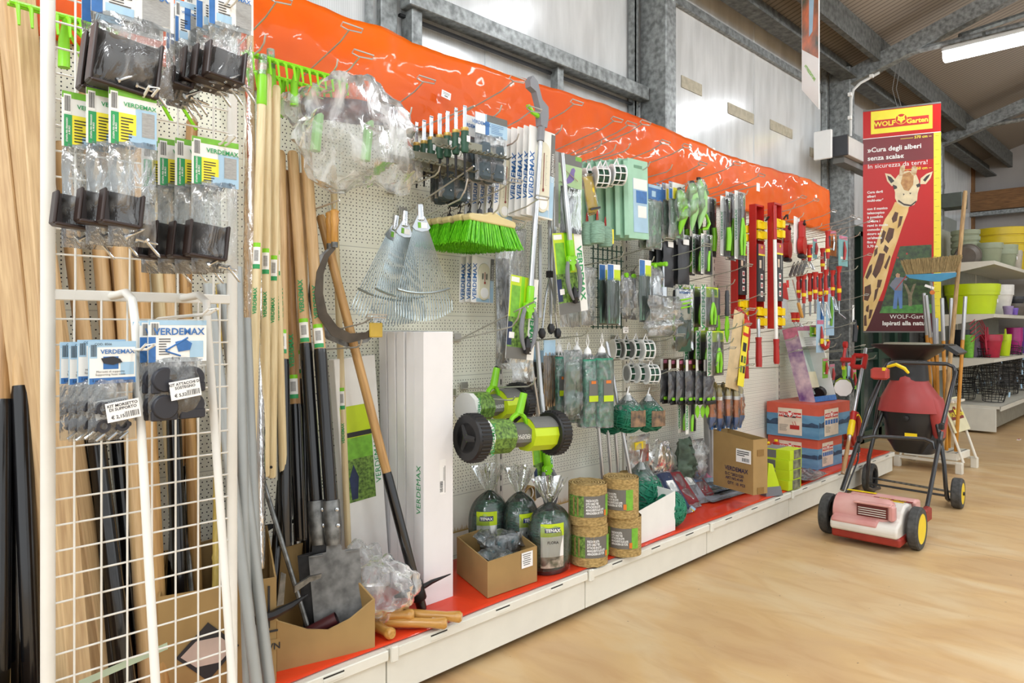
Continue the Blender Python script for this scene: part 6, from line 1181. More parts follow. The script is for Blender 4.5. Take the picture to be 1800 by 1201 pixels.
for i, (du, dv, dz, rx_, s_) in enumerate(((.05, -.02, .14, -50, .15), (-.05, .0, .10, -70, .13), (-.07, .06, .15, -60, .10), (.03, .07, .12, -75, .12))):
    p = Vector((cc.x, cc.y, SZ))+u*du+v*dv+Vector((0, 0, dz+.03)); t = thing('grey_block_bag', 'clear bag of grey green rubber blocks in the brown carton, %s' % ['leaning upright at the front', 'flat in the middle', 'standing at the back left', 'at the back right corner'][i], 'packet', p, rz=-10+20*i, rx=rx_+60 if i == 0 else rx_)
    for k in range(4): MB().box(((k % 2-.5)*s_*.45, 0, -s_*.3-(k//2)*s_*.42), (s_*.4, .03, s_*.38), bv=.01).build('grey_block', mat('slate_green_rubber', '#4c6468', .5, var=.15), t); MB().lathe([(0, -.002), (.005, 0), (.004, .003), (0, .004)], 8, M=Matrix.Translation(((k % 2-.5)*s_*.45, -.017, -s_*.3-(k//2)*s_*.42)) @ Matrix.Rotation(R_(90), 4, 'X')).build('rivet', CHROME, t, True)
    MB().pad(s_*1.1, s_*1.05, .05, seed=i, crumple=.6).build('film', BAG, t, True)
def net_bag(px, py, pyt, w_, label, sd, lab=True, rz=0, dark='#2d5242'):
    c = Sy(px, py) if py < 9 else cen(px, py, w_*.4); dep = c.x*CT+c.y*ST; h = CAM_Z+(HOR-pyt)/F_PX*dep-SZ; t = thing('netting_bag', label, 'netting bag', c, rz)
    kn = h*.72
    def fn(u, v):
        a = u*2*math.pi; z = v*h
        if z < kn: q = z/kn; r = w_/2*min(1, (.86+.5*q) if q < .28 else 1)*(1 if q < .6 else math.sqrt(max(.02, 1-((q-.6)/.41)**2)))
        else: q = (z-kn)/(h-kn); r = w_/2*(.1+.62*q**.8)
        r *= 1+.06*noise.noise(Vector((math.cos(a)*2, math.sin(a)*2, z*9+sd)))+(.16 if z > kn else .03)*math.sin(a*9+sd)*(.3+v)
        return (math.cos(a)*r, math.sin(a)*r*.75, z)
    MB().grid(fn, 48, 30).build('bag_film', BAGT, t, 60)
    def fc(u, v):
        a = u*2*math.pi; q = v; r = w_/2*.9*(.9 if q < .1 else 1)*(1 if q < .75 else math.sqrt(max(.01, 1-((q-.75)/.26)**2))); r *= 1+.05*noise.noise(Vector((math.cos(a)*3, math.sin(a)*3, q*4+sd)))
        return (math.cos(a)*r, math.sin(a)*r*.72, .012+q*kn*.86)
    o = MB().grid(fc, 30, 14).build('folded_netting', mat('folded_netting', '#3a735b', .8, col2='#1c3a2c', scale=45, stretch=(1, 1, 4), det=5, bump=.8), t, True)
    if lab:
        def fl(a0, a1, z0, z1, k=1.03):
            return lambda u, v: (math.cos(a0+(a1-a0)*u)*w_/2*.9*k, math.sin(a0+(a1-a0)*u)*w_/2*.72*k, z0+(z1-z0)*v)
        a0, a1 = R_(-162), R_(-98)
        MB().grid(fl(a0, a1, h*.2, h*.52), 6, 2).build('paper_label', PAPER, t); MB().grid(fl(a0, a1, h*.42, h*.56, 1.045), 6, 2).build('lime_band', LIMEP, t); MB().grid(fl(a0, a1, h*.08, h*.2), 6, 2).build('picture_band', mat('garden_photo', '#5c5a46', .5, col2='#c8b8a6', scale=30), t); MB().grid(fl(a0+.2, a1-.2, h*.465, h*.515, 1.055), 4, 1).build('blue_plate', mat('navy_print', '#2a3170', .5), t)
        am = (a0+a1)/2; q = text('TENAX', w_*.085, PAPER, (math.cos(am)*w_/2*.9*1.075, math.sin(am)*w_/2*.72*1.1, h*.49), t, rz=math.degrees(am)+90, bold=.03)
        text('FLORA', w_*.07, INK, (math.cos(am)*w_/2*.97, math.sin(am)*w_/2*.79, h*.36), t, rz=math.degrees(am)+90, bold=.02)
    return t
net_bag(966, 1012, 842, .22, 'clear tied bag of green netting with label, nearest and furthest forward', 1, rz=6); net_bag(914, 2.13, 822, .215, 'clear tied bag of green netting behind the brown carton, middle one', 2, rz=28); net_bag(860, 2.22, 818, .19, 'clear tied bag of green netting, leftmost and deepest', 3, rz=-6)
def jute(c, r, h, label, top=True, sd=0, lab=True, of=0):
    t = thing('jute_roll', label, 'jute roll', c, group='rolls of jute ribbon'); mb = MB()
    def fn(u, v):
        a = u*2*math.pi; k = r*(1+.012*noise.noise(Vector((a*3, v*5, sd)))+.015*math.sin(a*2+sd)); return (math.cos(a)*k, math.sin(a)*k, v*h+.004*noise.noise(Vector((math.cos(a)*3, math.sin(a)*3, sd+v))))
    mb.grid(fn, 40, 8); mb.build('rolled_jute', JUTE, t, True)
    mb = MB(); pts = []; turns = 6
    for k in range(turns*26): a = 2*math.pi*k/26; rr = r*.99-(r*.86)*k/(turns*26); pts.append((a, rr))
    th = r*.86/turns*.27; vs = []; fs = []
    for i, (a, rr) in enumerate(pts):
        zt = h+.003*noise.noise(Vector((a*2, rr*40, sd)))
        for (q, z) in ((rr+th, h-.02), (rr+th, zt), (rr-th, zt), (rr-th, h-.02)): vs.append((math.cos(a)*q, math.sin(a)*q, z))
    for i in range(len(pts)-1):
        for j in range(3): fs.append((i*4+j, i*4+j+1, i*4+j+5, i*4+j+4))
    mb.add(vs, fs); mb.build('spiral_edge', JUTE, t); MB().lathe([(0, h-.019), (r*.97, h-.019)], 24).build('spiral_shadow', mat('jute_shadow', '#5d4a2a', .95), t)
    if lab:
        f = lambda a0, a1, z0, z1, k: (lambda u, v: (math.cos(R_(of+a0+(a1-a0)*u))*r*k, math.sin(R_(of+a0+(a1-a0)*u))*r*k, z0+(z1-z0)*v))
        MB().grid(f(-200, -62, h*.22, h*.74, 1.02), 16, 1).build('grey_label', mat('warm_grey_label', '#6d6a64', .55, var=.04), t); MB().grid(f(-205, -152, h*.22, h*.74, 1.03), 8, 1).build('garden_picture', PGREEN, t)
        MB().grid(f(-80, -55, h*.22, h*.74, 1.03), 5, 1).build('lime_panel', LGREEN, t); MB().grid(f(-88, -78, h*.24, h*.38, 1.035), 3, 1).build('orange_dot', ORANGE, t)
        for k in (-184, -170): am = R_(of+k); MB().box((math.cos(am)*r*1.035, math.sin(am)*r*1.035, h*.48), (.004, .004, h*.44)).build('picture_stake', mat('stake_print', '#a98157', .6), t)
        o = text('FASCIA IN JUTA\nJUTE CABLE TIES\nATTACHE EN JUTE\nMANGUERITE AUX JUTE\nABRAZADERA DE YUTE', 1, LABEL, (0, 0, 0), t, al='LEFT', bold=.03); o.scale = (1, 1, 1); o.rotation_euler = (0, 0, 0); me = o.data.copy(); o.data = me; sz = r*.088
        for v_ in me.vertices: a = R_(of-146)+v_.co.x*sz/r; v_.co = Vector((math.cos(a)*r*1.035, math.sin(a)*r*1.035, h*.48+v_.co.y*sz*1.9))
    return t
r1 = .083; c1 = cen(1035, 997, r1*.92); h1 = .172
jute(Vector((c1.x, c1.y, SZ)), r1, h1, 'jute ribbon roll with grey label, bottom of the nearer stack'); jute(Vector((c1.x-.008, c1.y, SZ+h1+.001)), r1, h1, 'jute ribbon roll with spiral top, on top of the nearer stack', sd=2)
r2 = .078; c2 = cen(1096, 980, r2*.92); h2 = .172
jute(Vector((c2.x, c2.y, SZ)), r2, h2, 'jute ribbon roll with grey label, bottom of the farther stack', sd=3, of=-38); jute(Vector((c2.x-.02, c2.y, SZ+h2+.001)), r2, h2, 'jute ribbon roll with lime panel, on top of the farther stack', sd=4, of=-48)
c3 = P(1123, 900, 2.14); t = jute(Vector((c3.x, 2.2, SZ)), .055, .24, 'upright jute roll with white slatted print inside the white carton', sd=5, lab=False)
for k in range(5): MB().grid(lambda u, v, k=k: (math.cos(R_(-150+100*u))*.057, math.sin(R_(-150+100*u))*.057, .12+.022*k+.012*v), 8, 1).build('white_stripe', LABEL, t)
t = thing('jute_coil', 'loose coil of pale jute string between the netting bags', 'string', S(958, 950)+Vector((0, .14, .2))); mb = MB()
for k in range(9): mb.tube([(math.cos(a)*(.045+.004*(k % 3)), .012*(k-4), math.sin(a)*.04) for a in [2*math.pi*i/16 for i in range(16)]], .004, 5, closed=True)
mb.build('coiled_string', JUTE, t, True)
a, b_ = S(1122, 958), S(1187, 932); v = Vector((0.05, .26, 0)); t = carton('white_carton', 'open white cardboard box next to the jute rolls', [a, b_, b_+v, a+v], [.155, .195, .20, .17], PAPER, wall=.004)
o = thing('wire_ring', 'loop of black wire curled inside the white carton', 'wire', a+(b_-a)*.3+v*.4+Vector((0, 0, .17))); MB().tube([(math.cos(x)*.07, math.sin(x)*.05, .01*math.sin(x*2)) for x in [2*math.pi*i/20 for i in range(20)]], .002, 5, closed=True).build('wire', BLACK, o, True)
def ball_on(px, pyb, r, label, sd, Y=None, sq=1.0, m=TG, lab=False):
    c = S(px, pyb); c = Vector((c.x+.02, c.y+r*.7, SZ+r*sq*.98)); return twine_ball('twine_ball', label, c, r, m, sq=sq, sd=sd, label_=lab, wraps=34)
ball_on(1192, 930, .078, 'green twine ball on the red film, right of the white carton', 11, sq=1.15)
twine_ball('twine_ball', 'green twine ball low behind the jute rolls, left one', (P(1088, 820, 2.22).x, 2.22, SZ+.105), .10, TG, sd=12, label_=False); twine_ball('twine_ball', 'green twine ball low behind the jute rolls, right one with white hanger', (P(1116, 820, 2.14).x+.03, 2.12, SZ+.16), .105, TG, sd=13, label_=False, hanger=True)
for i, (px, py) in enumerate(((1140, 860), (1165, 872))): twine_ball('twine_ball', 'green twine hank slumped behind the white carton, %s' % ['left', 'right'][i], (P(px, py, 2.2).x, 2.2, SZ+.06), .06, TG, sd=15+i, label_=False, sq=.8)
t = thing('swing_tag', 'small yellow and blue tag lying on the red film', 'tag', S(1218, 897)+Vector((0, 0, .01)), rz=20, rx=-60); mb = MB().box((0, 0, 0), (.05, .0015, .03)).box((-.03, 0, 0), (.02, .0015, .03), 1); mb.build('tag_card', [LBLUE, YEL], t)
sleeve(1106, 1142, 765, 850, 2.2, 'clear pack with yellow strip and red card leaning above the twine balls', BAG, th=.06, sd=61, inner=lambda t, w_, h: (MB().box((-w_*.1, -.01, -h*.2), (w_*.5, .02, .04)).build('yellow_strip', YEL, t), MB().box((w_*.15, -.012, -h*.38), (w_*.4, .004, h*.35)).build('red_card', mat('brick_print', '#b6503a', .5), t)))
crumple_blob('crumpled_bag', 'crumpled clear bag of dark goods by the wall above the folded cloths', P(1160, 808, 2.24), .11, .05, .10, BAG, 21)
sleeve(1196, 1218, 770, 845, 2.2, 'folded grey green bags standing against the panel', mat('grey_green_cloth', '#5b6f5d', .6, var=.4, scale=20), th=.08, sd=62, cr=1.2, name='folded_bags', cat='bags')
sleeve(1218, 1236, 772, 845, 2.18, 'milky folded bags beside the grey green ones', BAGM, th=.08, sd=63, cr=1.2)
def cloth_pack(px, py, L, w_, th, rx, rz, m, label, strip=None, dz=.0):
    c = Vector(); t = thing('clothing_packet', label, 'packet', c+Vector((0, 0, dz)), rz=rz, rx=rx, group='folded clothing packets on the shelf')
    MB().box((0, th/2, L/2), (w_, th, L), bv=th*.3).build('folded_cloth', m, t, True)
    if strip: MB().box((0, -.002, L*.6), (w_*.5, .002, L*.3)).build('printed_card', strip, t)
    MB().pad(w_*1.12, L*1.12, th*1.25, seed=int(px), crumple=.5, cz=L*1.04, cy=th/2).build('film', BAG, t, True); return t
OLIVE = mat('olive_cloth', '#36483a', .7, var=.2); GREYC = mat('grey_cloth', '#8d9199', .7, var=.2)
for (px, Y, L, w_, rx, rz, m, lb, st) in ((1178, 2.07, .17, .13, -40, -12, OLIVE, 'dark green folded apron packet with red edge, leftmost of the row', None), (1205, 2.02, .24, .10, -44, -14, NAVY, 'navy folded cloth packet with white sticker, second in the row', LABEL), (1221, 2.05, .22, .10, -46, -14, MAROON, 'maroon folded cloth packet, third in the row', None), (1233, 2.07, .22, .10, -48, -14, GREYC, 'grey and white folded cloth packet, fourth in the row', PAPER), (1246, 2.09, .22, .12, -50, -14, MAROON, 'red and blue folded cloth packet, fifth in the row', BLUEP), (1262, 2.11, .22, .14, -52, -14, LBLUE, 'pale blue cloth packet with colour picture, last in the row', PINK)):
    t = cloth_pack(px, 0, L, w_, .035, rx, rz, m, lb, st); t.location = Sy(px, Y)+Vector((0, 0, .03))
for i, (px, py, sx_, sy_, z, rz, m, lb) in enumerate(((1272, 876, .50, .30, .0, -4, GREYC, 'long flat grey packet at the bottom under the brown carton'), (1268, 872, .46, .27, .026, -8, OLIVE, 'flat dark green packet in the middle of the pile under the carton'), (1262, 866, .46, .26, .05, -6, mat('slate_cloth', '#5d6a70', .6, var=.4, scale=10), 'flat slate packet on top of the pile under the carton'), (1252, 858, .22, .16, .078, -18, mat('black_cloth', '#23272b', .6, var=.3), 'small black packet lying on the flat pile'))):
    c = S(px, py); c.z = SZ+z; c.y += .10; c.x += .08; t = thing('flat_packet', lb, 'packet', c, rz=rz)
    MB().box((0, 0, .012), (sx_*.9, sy_*.86, .02), bv=.008).build('folded_cloth', m, t, True)
    MB().pad(sx_, sy_, .026, seed=31+i, crumple=.3, M=Matrix.Translation((0, sy_/2, .013)) @ Matrix.Rotation(R_(-90), 4, 'X')).build('film', BAG, t, True)
a = G(1324, 871, SZ+.085); b0_ = G(1254, 846, SZ+.105); b1_ = G(1349, 862, SZ+.085)
uu = (a-b0_); uu.z = 0; L1 = uu.length; uu.normalize(); vv = Vector((-uu.y, uu.x, 0));
if vv.dot(Vector((1, 1, 0))) < 0: vv = -vv
L2 = .11; q0 = b0_; q1 = b0_+uu*L1; q0 = Vector((q0.x, q0.y, SZ+.085)); q1 = Vector((q1.x, q1.y, SZ+.085))
ct = carton('brown_carton', 'brown cardboard box printed VERDEMAX with a white barcode label', [q0, q1, q1+vv*L2, q0+vv*L2], [.325, .305, .305, .325], CARD, wall=.005)
A, B = q0-ct.location, q1-ct.location; M = face_frame(ct, A, B, .15, .003)
PI_ = mat('purple_ink', '#3c3450', .6)
for s_, sz, x, z in (('VERDEMAX', .034, .03, -.03), ('D.C \u00b028221220', .022, .015, -.062), ('ART NO.4149', .022, .015, -.085), ('QTY:  10  PCS', .022, .03, -.112)):
    o = text(s_, sz, PI_, (0, 0, 0), ct, bold=.02); o.matrix_basis = M @ Matrix.Translation((x, -.001, z)) @ Matrix.Rotation(R_(90), 4, 'X') @ Matrix.Diagonal((sz, sz, sz, 1))
o = MB().box((.085, -.001, .055), (.11, .001, .075)).build('barcode_label', LABEL, ct); o.matrix_basis = M
mb = MB(); bars(mb, .075, .045, .055, .02, -.0022, 0, sd=4); lines(mb, .038, .082, .09, 3, .011, .005, -.0022, 0); o = mb.build('barcode', INK, ct); o.matrix_basis = M
M2 = face_frame(ct, B, B+vv*L2, .15, .003)
for z in (.08, -.13): o = MB().box((0, 0, z), (.05, .001, .035)).build('tape_patch', mat('dark_kraft', '#8c6a34', .6), ct); o.matrix_basis = M2
t = thing('lime_bag', 'folded lime and grey reflective bag wedged behind the brown carton', 'bag', S(1352, 872)+Vector((0, .02, 0))); MB().prism([(-.02, 0), (.10, 0), (.03, .19), (.0, .20)], .05).build('lime_panel', LIMEP, t); MB().prism([(-.02, -.002), (.105, -.002), (.085, .055), (-.02, .055)], .054).build('grey_band', GREYP, t); t.rotation_euler.z = R_(-25)
t = thing('blue_pack', 'blue card pack with grey pictures standing behind the brown carton', 'packet', (P(1262, 800, 2.2).x, 2.2, SZ)); MB().box((0, 0, .17), (.2, .03, .34)).build('card', BLUEP, t); MB().box((.01, -.016, .2), (.16, .002, .16)).build('picture', mat('grey_photo', '#8d8a96', .5, col2='#3f4048', scale=24), t); MB().box((.06, -.018, .27), (.06, .002, .05)).build('text_panel', GPAPER, t)
MB().box((-.06, -.017, .14), (.03, .003, .2)).build('lime_strip', LIME, t)
t = thing('blue_pack', 'small pale blue pack right of the taller blue card pack', 'packet', (P(1300, 800, 2.15).x, 2.17, SZ)); MB().box((0, 0, .14), (.11, .03, .28)).build('card', LBLUE, t); MB().box((0, -.016, .2), (.08, .002, .1)).build('picture', BLUEP, t)
for i, (px, lb) in enumerate(((1350, 'red capped blue and yellow spray can, left one'), (1364, 'red capped blue and yellow spray can, right one'))):
    c = P(px, 800, 2.06); t = thing('spray_can', lb, 'spray can', (c.x, 2.06, SZ+.05)); MB().lathe([(0, 0), (.03, 0), (.03, .15), (.022, .17)], 16).build('can_body', BLUEP if i else YEL, t, True); MB().lathe([(.0305, .12), (.0305, .15)], 16).build('yellow_band', YEL, t); MB().lathe([(.022, .165), (.022, .2), (0, .203)], 14).build('red_cap', RED, t, True); MB().lathe([(.012, .203), (.012, .215), (0, .216)], 10).build('yellow_nozzle', YEL, t, True)
c0 = S(1388, 864); rz = -4
for i in range(4):
    h = .062; t = thing('lime_box', 'lime and grey printed box with photos, %s of the stack of four' % ['bottom', 'second from the bottom', 'third from the bottom', 'top'][i], 'box', (c0.x+.085+.004*i, c0.y+.10, SZ+i*h), rz+2*(i % 2), 'stack of lime boxes')
    MB().box((0, 0, h/2), (.16, .20, h-.001), bv=.001).build('box_body', LIMEP, t); MB().box((-.081, .04, h/2), (.001, .10, h*.8)).build('grey_panel', GPAPER, t); MB().box((.02, -.1005, h/2), (.10, .001, h*.9)).build('photo_end', mat('lawn_photo', '#8c8e72', .5, col2='#45463c', scale=30), t); MB().box((0, .04, h-.0003), (.15, .10, .001)).build('grey_top', GREYP, t);
def wcarton(label, a, b_, dpt, h, z0, ex=0, front=True, tall=1):
    """a->b the long side seen from the aisle end (left), b->c the end facing the aisle"""
    a = Vector((a.x, a.y, z0)); b_ = Vector((b_.x, b_.y, z0)); u = (b_-a).normalized(); v = Vector((-u.y, u.x, 0)); c_ = b_+v*dpt; d_ = a+v*dpt
    t = thing('scarifier_carton', label, 'box', (a+b_+c_+d_)/4, group='printed scarifier cartons'); q = [x-t.location for x in (a, b_, c_, d_)]
    up = Vector((0, 0, 1)); SEA = mat('blue_scene', '#6fa0bf', .5, col2='#4f83a8', scale=5, stretch=(1, 1, 3)); HILL = mat('dark_scene', '#35506e', .6, col2='#1f3246', scale=24); TOP = mat('coral_card', '#cf5a44', .5, var=.08)
    mb = MB().hexa([*q, *[x+up*h*.68 for x in q]]); mb.build('blue_lower_body', SEA, t); mb = MB().hexa([*[x+up*h*.68 for x in q], *[x+up*h for x in q]]); mb.build('coral_upper_body', TOP, t)
    for (p0, p1, kind) in ((q[0], q[1], 0), (q[1], q[2], 1)):
        L = (p1-p0).length; M = face_frame(t, p0, p1, 0, .002)
        r = random.Random(kind+int(h*1000)); poly = [(-L/2+.002, h*.34)]+[(-L/2+.002+(L-.004)*k/16, h*(.34)+h*.26*(.35+.65*abs(noise.noise(Vector((k*.55+kind*3, h*9, 1))))*1.6)) for k in range(17)]+[(L/2-.002, h*.34)]
        mb = MB().prism([(x, min(z, h*.68)) for x, z in poly], .0008, y=0); o = mb.build('landscape_print', HILL, t); o.matrix_basis = M
        cx = -L*.04 if kind == 0 else -L*.12; wl = L*.46 if kind == 0 else L*.44
        o = MB().box((cx, -.001, h*.46), (wl, .001, h*.78)).build('cream_panel', mat('cream_panel', '#e6d9c4', .5), t); o.matrix_basis = M
        e = bpy.data.objects.new('logo_panel', MB().box((cx, -.0018, h*.66), (wl*.94, .0006, h*.14)).build('tmp', WRED).data); bpy.data.objects.remove(bpy.data.objects['tmp']); sc.collection.objects.link(e); e.parent = t; e.matrix_basis = M
        wolf(e, cx, h*.68, h*.095, -.0028, PAPER, WRED); text('WOLF', h*.11, PAPER, (cx-wl*.29, -.0026, h*.66), e, bold=.03); text('Garten', h*.11, PAPER, (cx+wl*.28, -.0026, h*.66), e, bold=.03)
        if kind == 0:
            o = MB().tube([(cx-.045, 0, h*.62), (cx+.045, 0, h*.62)], .016, 10).build('hand_slot', INK, t, True); o.matrix_basis = M @ Matrix.Diagonal((1, .15, 1, 1))
            mb = MB(); mb.box((cx+wl*.2, -.002, h*.3), (.07, .0006, .03)).tube([(cx+wl*.1, -.002, h*.46), (cx+wl*.18, -.002, h*.32)], .002, 4).tube([(cx+wl*.2, -.002, h*.48), (cx+wl*.28, -.002, h*.32)], .002, 4); o = mb.build('scarifier_picture', RED, t); o.matrix_basis = M
        else:
            mb = MB()
            for k in range(5): mb.box((cx-wl*.38+wl*.19*k, -.002, h*.47), (wl*.15, .0006, h*.13))
            o = mb.build('picture_strip', BLUEP, t); o.matrix_basis = M
        mb = MB(); lines(mb, cx-wl*.44, h*.36, wl*.4, 6, h*.035, h*.012, -.0022, 0, sd=kind); o = mb.build('small_print', GPAPER, t); o.matrix_basis = M
    return t
wcarton('coral and blue printed cardboard box, lower of the two stacked', Vector((5.09, 2.355, 0)), Vector((5.07, 1.98, 0)), .40, .215, SZ)
wcarton('coral and blue printed cardboard box, upper of the two stacked', Vector((5.07, 2.355, 0)), Vector((5.05, 1.965, 0)), .52, .245, SZ+.216)
t = thing('display_carton', 'open slanted white and purple display box on top of the printed cartons', 'box', (5.23, 2.06, SZ+.464), rz=-8, rx=-15)
H, W, dpb = .58, .30, .12; ts = mat('duck_egg_card', '#c2d6cf', .5, var=.04)
def quadbox(nm, pts, m, th=.004):
    p = [Vector(x) for x in pts]; n_ = (p[1]-p[0]).cross(p[3]-p[0]).normalized()*th; mb = MB(); mb.hexa([*p, *[x+n_ for x in p]]); return mb.build(nm, m, t)
MB().box((0, dpb/2, H/2), (.005, dpb, H)).build('side_wall', mat('purple_photo', '#6d4a86', .5, col2='#d9c2c8', scale=9), t); MB().box((W, dpb/2, H/2), (.005, dpb, H)).build('side_wall', PAPER, t)
MB().box((W/2, dpb, H/2), (W, .005, H)).build('rear_wall', ts, t); MB().box((W/2, dpb/2, .003), (W, dpb, .005)).build('base', ts, t); MB().box((W/2, 0, .02), (W, .005, .04)).build('front_lip', BLUEP, t)
MB().box((W/2, .002, H*.86), (W, .005, H*.28)).build('header_panel', PAPER, t); MB().box((W/2, -.002, H*.965), (W, .003, H*.06)).build('header_band', PINK, t); MB().box((-.004, dpb/2, H*.93), (.002, dpb, H*.13)).build('header_band', PINK, t)
mb = MB(); lines(mb, W*.2, H*.84, W*.55, 6, .016, .005, -.001, 0); mb.build('small_print', GREYT, t); wolf(t, W*.5, H*.92-.02, .014, -.002, PINK, PAPER, False)
MB().box((.17, .07, H*.36), (.06, .01, H*.6), M=Matrix.Rotation(R_(-12), 4, 'Y')).build('inner_card', mat('pale_aqua_card', '#dfe9e2', .5), t); MB().lathe([(.02, -.02), (.045, -.02), (.045, .02), (.02, .02)], 16, M=Matrix.Translation((.16, .04, .07)) @ Matrix.Rotation(R_(70), 4, 'Y')).build('black_wheel', BLACK, t, True); MB().box((.09, .05, .17), (.10, .06, .12)).build('cream_box', mat('cream_card', '#ddd6b8', .5), t); MB().box((.05, .08, .30), (.05, .01, .08)).build('yellow_part', YEL, t)
def aerator(label, c, rz, L, r, ry=0, wheels=(1, 1), rx=0, s=1.0):
    t = thing('lawn_aerator', label, 'lawn roller', c, rz, ry=ry, rx=rx); RX = Matrix.Rotation(R_(90), 4, 'Y')
    for sg, on in ((-1, wheels[0]), (1, wheels[1])):
        if not on: continue
        Mx = Matrix.Translation((sg*(L/2+.028), 0, 0)) @ RX; o = MB().lathe([(r*.62, -.03), (r*.93, -.03), (r, -.022), (r, .022), (r*.93, .03), (r*.62, .03), (r*.62, -.03)], 36, M=Mx).build('tyre', BLACK, t, 30)
        mb = MB()
        for k in range(36): a = 2*math.pi*k/36; mb.box((math.cos(a)*r, math.sin(a)*r, 0), (.006, .006, .046), M=Mx)
        mb.build('tread', BLACK, o); MB().lathe([(r*.64, -.018*sg*-1), (0, -.016*sg*-1)], 24, M=Mx).build('wheel_disc', mat('satin_black', '#202124', .35), o)
        mb = MB()
        for k in range(3): a = 2*math.pi*k/3+.5; mb.tube([(0, 0, .02*sg), (math.cos(a)*r*.6, math.sin(a)*r*.6, .022*sg)], [.02, .012], 8, M=Mx)
        mb.lathe([(r*.56, .012*sg), (r*.64, .03*sg), (r*.60, .03*sg)], 24, M=Mx); mb.build('spokes', BLACK, o, True); MB().lathe([(0, .034*sg), (r*.17, .034*sg), (r*.17, .02*sg)], 18, M=Mx).build('lime_hub', LIME, o, True)
    Mx = RX; MB().lathe([(r*.55, -L/2), (r*.55, L/2)], 6, M=Mx).build('axle_body', GPAPER, t); mb = MB()
    def sect(x0, x1, m, nm, k=.76):
        q = MB(); pts = [(math.cos(a)*r*k, math.sin(a)*r*k) for a in [R_(x) for x in (215, 250, 290, 325, 0, 35, 70, 110, 145, 180)]]; n = len(pts)
        vs = [(x0, y, z) for y, z in pts]+[(x1, y, z) for y, z in pts]; q.add(vs, [tuple(range(n-1, -1, -1)), tuple(range(n, 2*n))]+[(i, (i+1) % n, n+(i+1) % n, n+i) for i in range(n)]); return q.build(nm, m, t)
    sect(-L/2, -L*.12, PGREEN, 'picture_sleeve'); sect(-L/2-.001, -L*.42, PAPER, 'white_edge', .77); sect(L*.14, L/2, LIMEP, 'lime_sleeve'); MB().grid(lambda u, v: (L*.139+(L*.362)*u, math.cos(R_(90+62*v))*r*.775, math.sin(R_(90+62*v))*r*.775), 2, 6).build('grey_band', GPAPER, t)
    text('VERDEMAX', L*.07, PAPER, (L*.01, -r*.56, r*.0), t, rx=90, ry=180, sx=.6); text('VERDEMAX', L*.066, VGREEN, (-L*.46, -r*.79, -r*.02), t, ry=-90, bold=.02)
    MB().tube([(-L*.12, -r*.1, r*.5), (-L*.06, -r*.1, r*.8), (.01, -r*.1, r*1.0), (L*.1, -r*.1, r*.8), (L*.15, -r*.1, r*.45)], [.008, .010, .012, .010, .008], 8).build('lime_fork', LIME, t, True); MB().tube([(.01, -r*.1, r*.95), (.03, -r*.12, r*1.85)], [.017, .015], 12).build('lime_socket', LIME, t, True)
    MB().tube([(.03, -r*.12, r*1.851), (.031, -r*.121, r*1.86)], .011, 12).build('socket_bore', INK, t); return t
c = P(905, 765, 1.96); aerator('lime and black lawn aerator roller with picture sleeve, nearest', c, -4, .37, .09, ry=3)
c = P(862, 713, 2.16); t = aerator('lime boxed aerator roller half hidden behind the nearest roller', c, 4, .30, .085, wheels=(0, 1));
hook(905, 703, 1.98, 'hook carrying the nearest aerator roller', style=1, rise=.01)
c = P(1482, 680, 2.05); t = aerator('lime boxed roller with black wheel at the far end of the shelf', c, 20, .26, .085, wheels=(0, 1))
t = thing('packet', 'crumpled clear bag with black gloves lying at the shelf edge', 'packet', S(1430, 845)+Vector((0, .06, .0))); t.name = 'glove_packet'; MB().pad(.34, .2, .05, seed=71, crumple=.8, M=Matrix.Translation((0, .1, .03)) @ Matrix.Rotation(R_(-90), 4, 'X')).build('film', BAG, t, True); MB().pad(.26, .13, .04, seed=72, crumple=.6, M=Matrix.Translation((-.02, .08, .025)) @ Matrix.Rotation(R_(-90), 4, 'X')).build('black_glove', CHAR, t, True)
t = thing('hose_reel', 'brick red coiled hose guide standing at the shelf end', 'hose', S(1520, 790)+Vector((.1, .14, .15)));
for k in range(3): MB().tube([(math.cos(a)*(.09-.012*k), .03*(k-1), math.sin(a)*(.13-.014*k)) for a in [2*math.pi*i/20 for i in range(20)]], .022, 8, closed=True).build('hose_coil', mat('brick_red', '#a8402c', .45), t, True)
MB().tube([(math.cos(a)*.10, -.05, math.sin(a)*.12) for a in [R_(x) for x in range(20, 160, 14)]], .006, 6).build('yellow_edge', YEL, t, True); MB().box((-.06, 0, -.12), (.1, .06, .06), bv=.01).build('foot', mat('brick_red', '#a8402c', .45), t)
t = thing('white_plate', 'flat white packet on the film near the shelf end', 'packet', S(1498, 800)+Vector((.02, .06, .001)), rz=-8); MB().box((0, 0, .008), (.24, .12, .014), bv=.003).build('packet_body', PAPER, t)
t = handle('telescopic lopper with red head leaning at the far end of the shelving', G(1492, 835, SZ)+Vector((0, .04, 0)), P(1522, 612, 1.85)+Vector((0, 0, 0)), .013, ALU, name='long_loppers', cat='loppers')
L = 1.0
MB().lathe([(.02, .30), (.024, .34), (.022, .41), (.018, .43)], 12).build('yellow_lock', YEL, t, True); MB().lathe([(.02, .41), (.022, .45), (.02, .49)], 12).build('red_lock', RED, t, True); MB().lathe([(.013, 0), (.016, .1), (.013, .28)], 10).build('wood_grip', BEECHD, t, True)
mb = MB().box((.03, 0, .97), (.09, .03, .03), bv=.004).box((-.01, 0, .92), (.03, .03, .12), bv=.004).box((.07, 0, .92), (.03, .03, .10), bv=.004).box((.03, 0, .87), (.09, .03, .03), bv=.004).box((.12, 0, .93), (.08, .02, .03)); mb.build('red_head', RED, t)
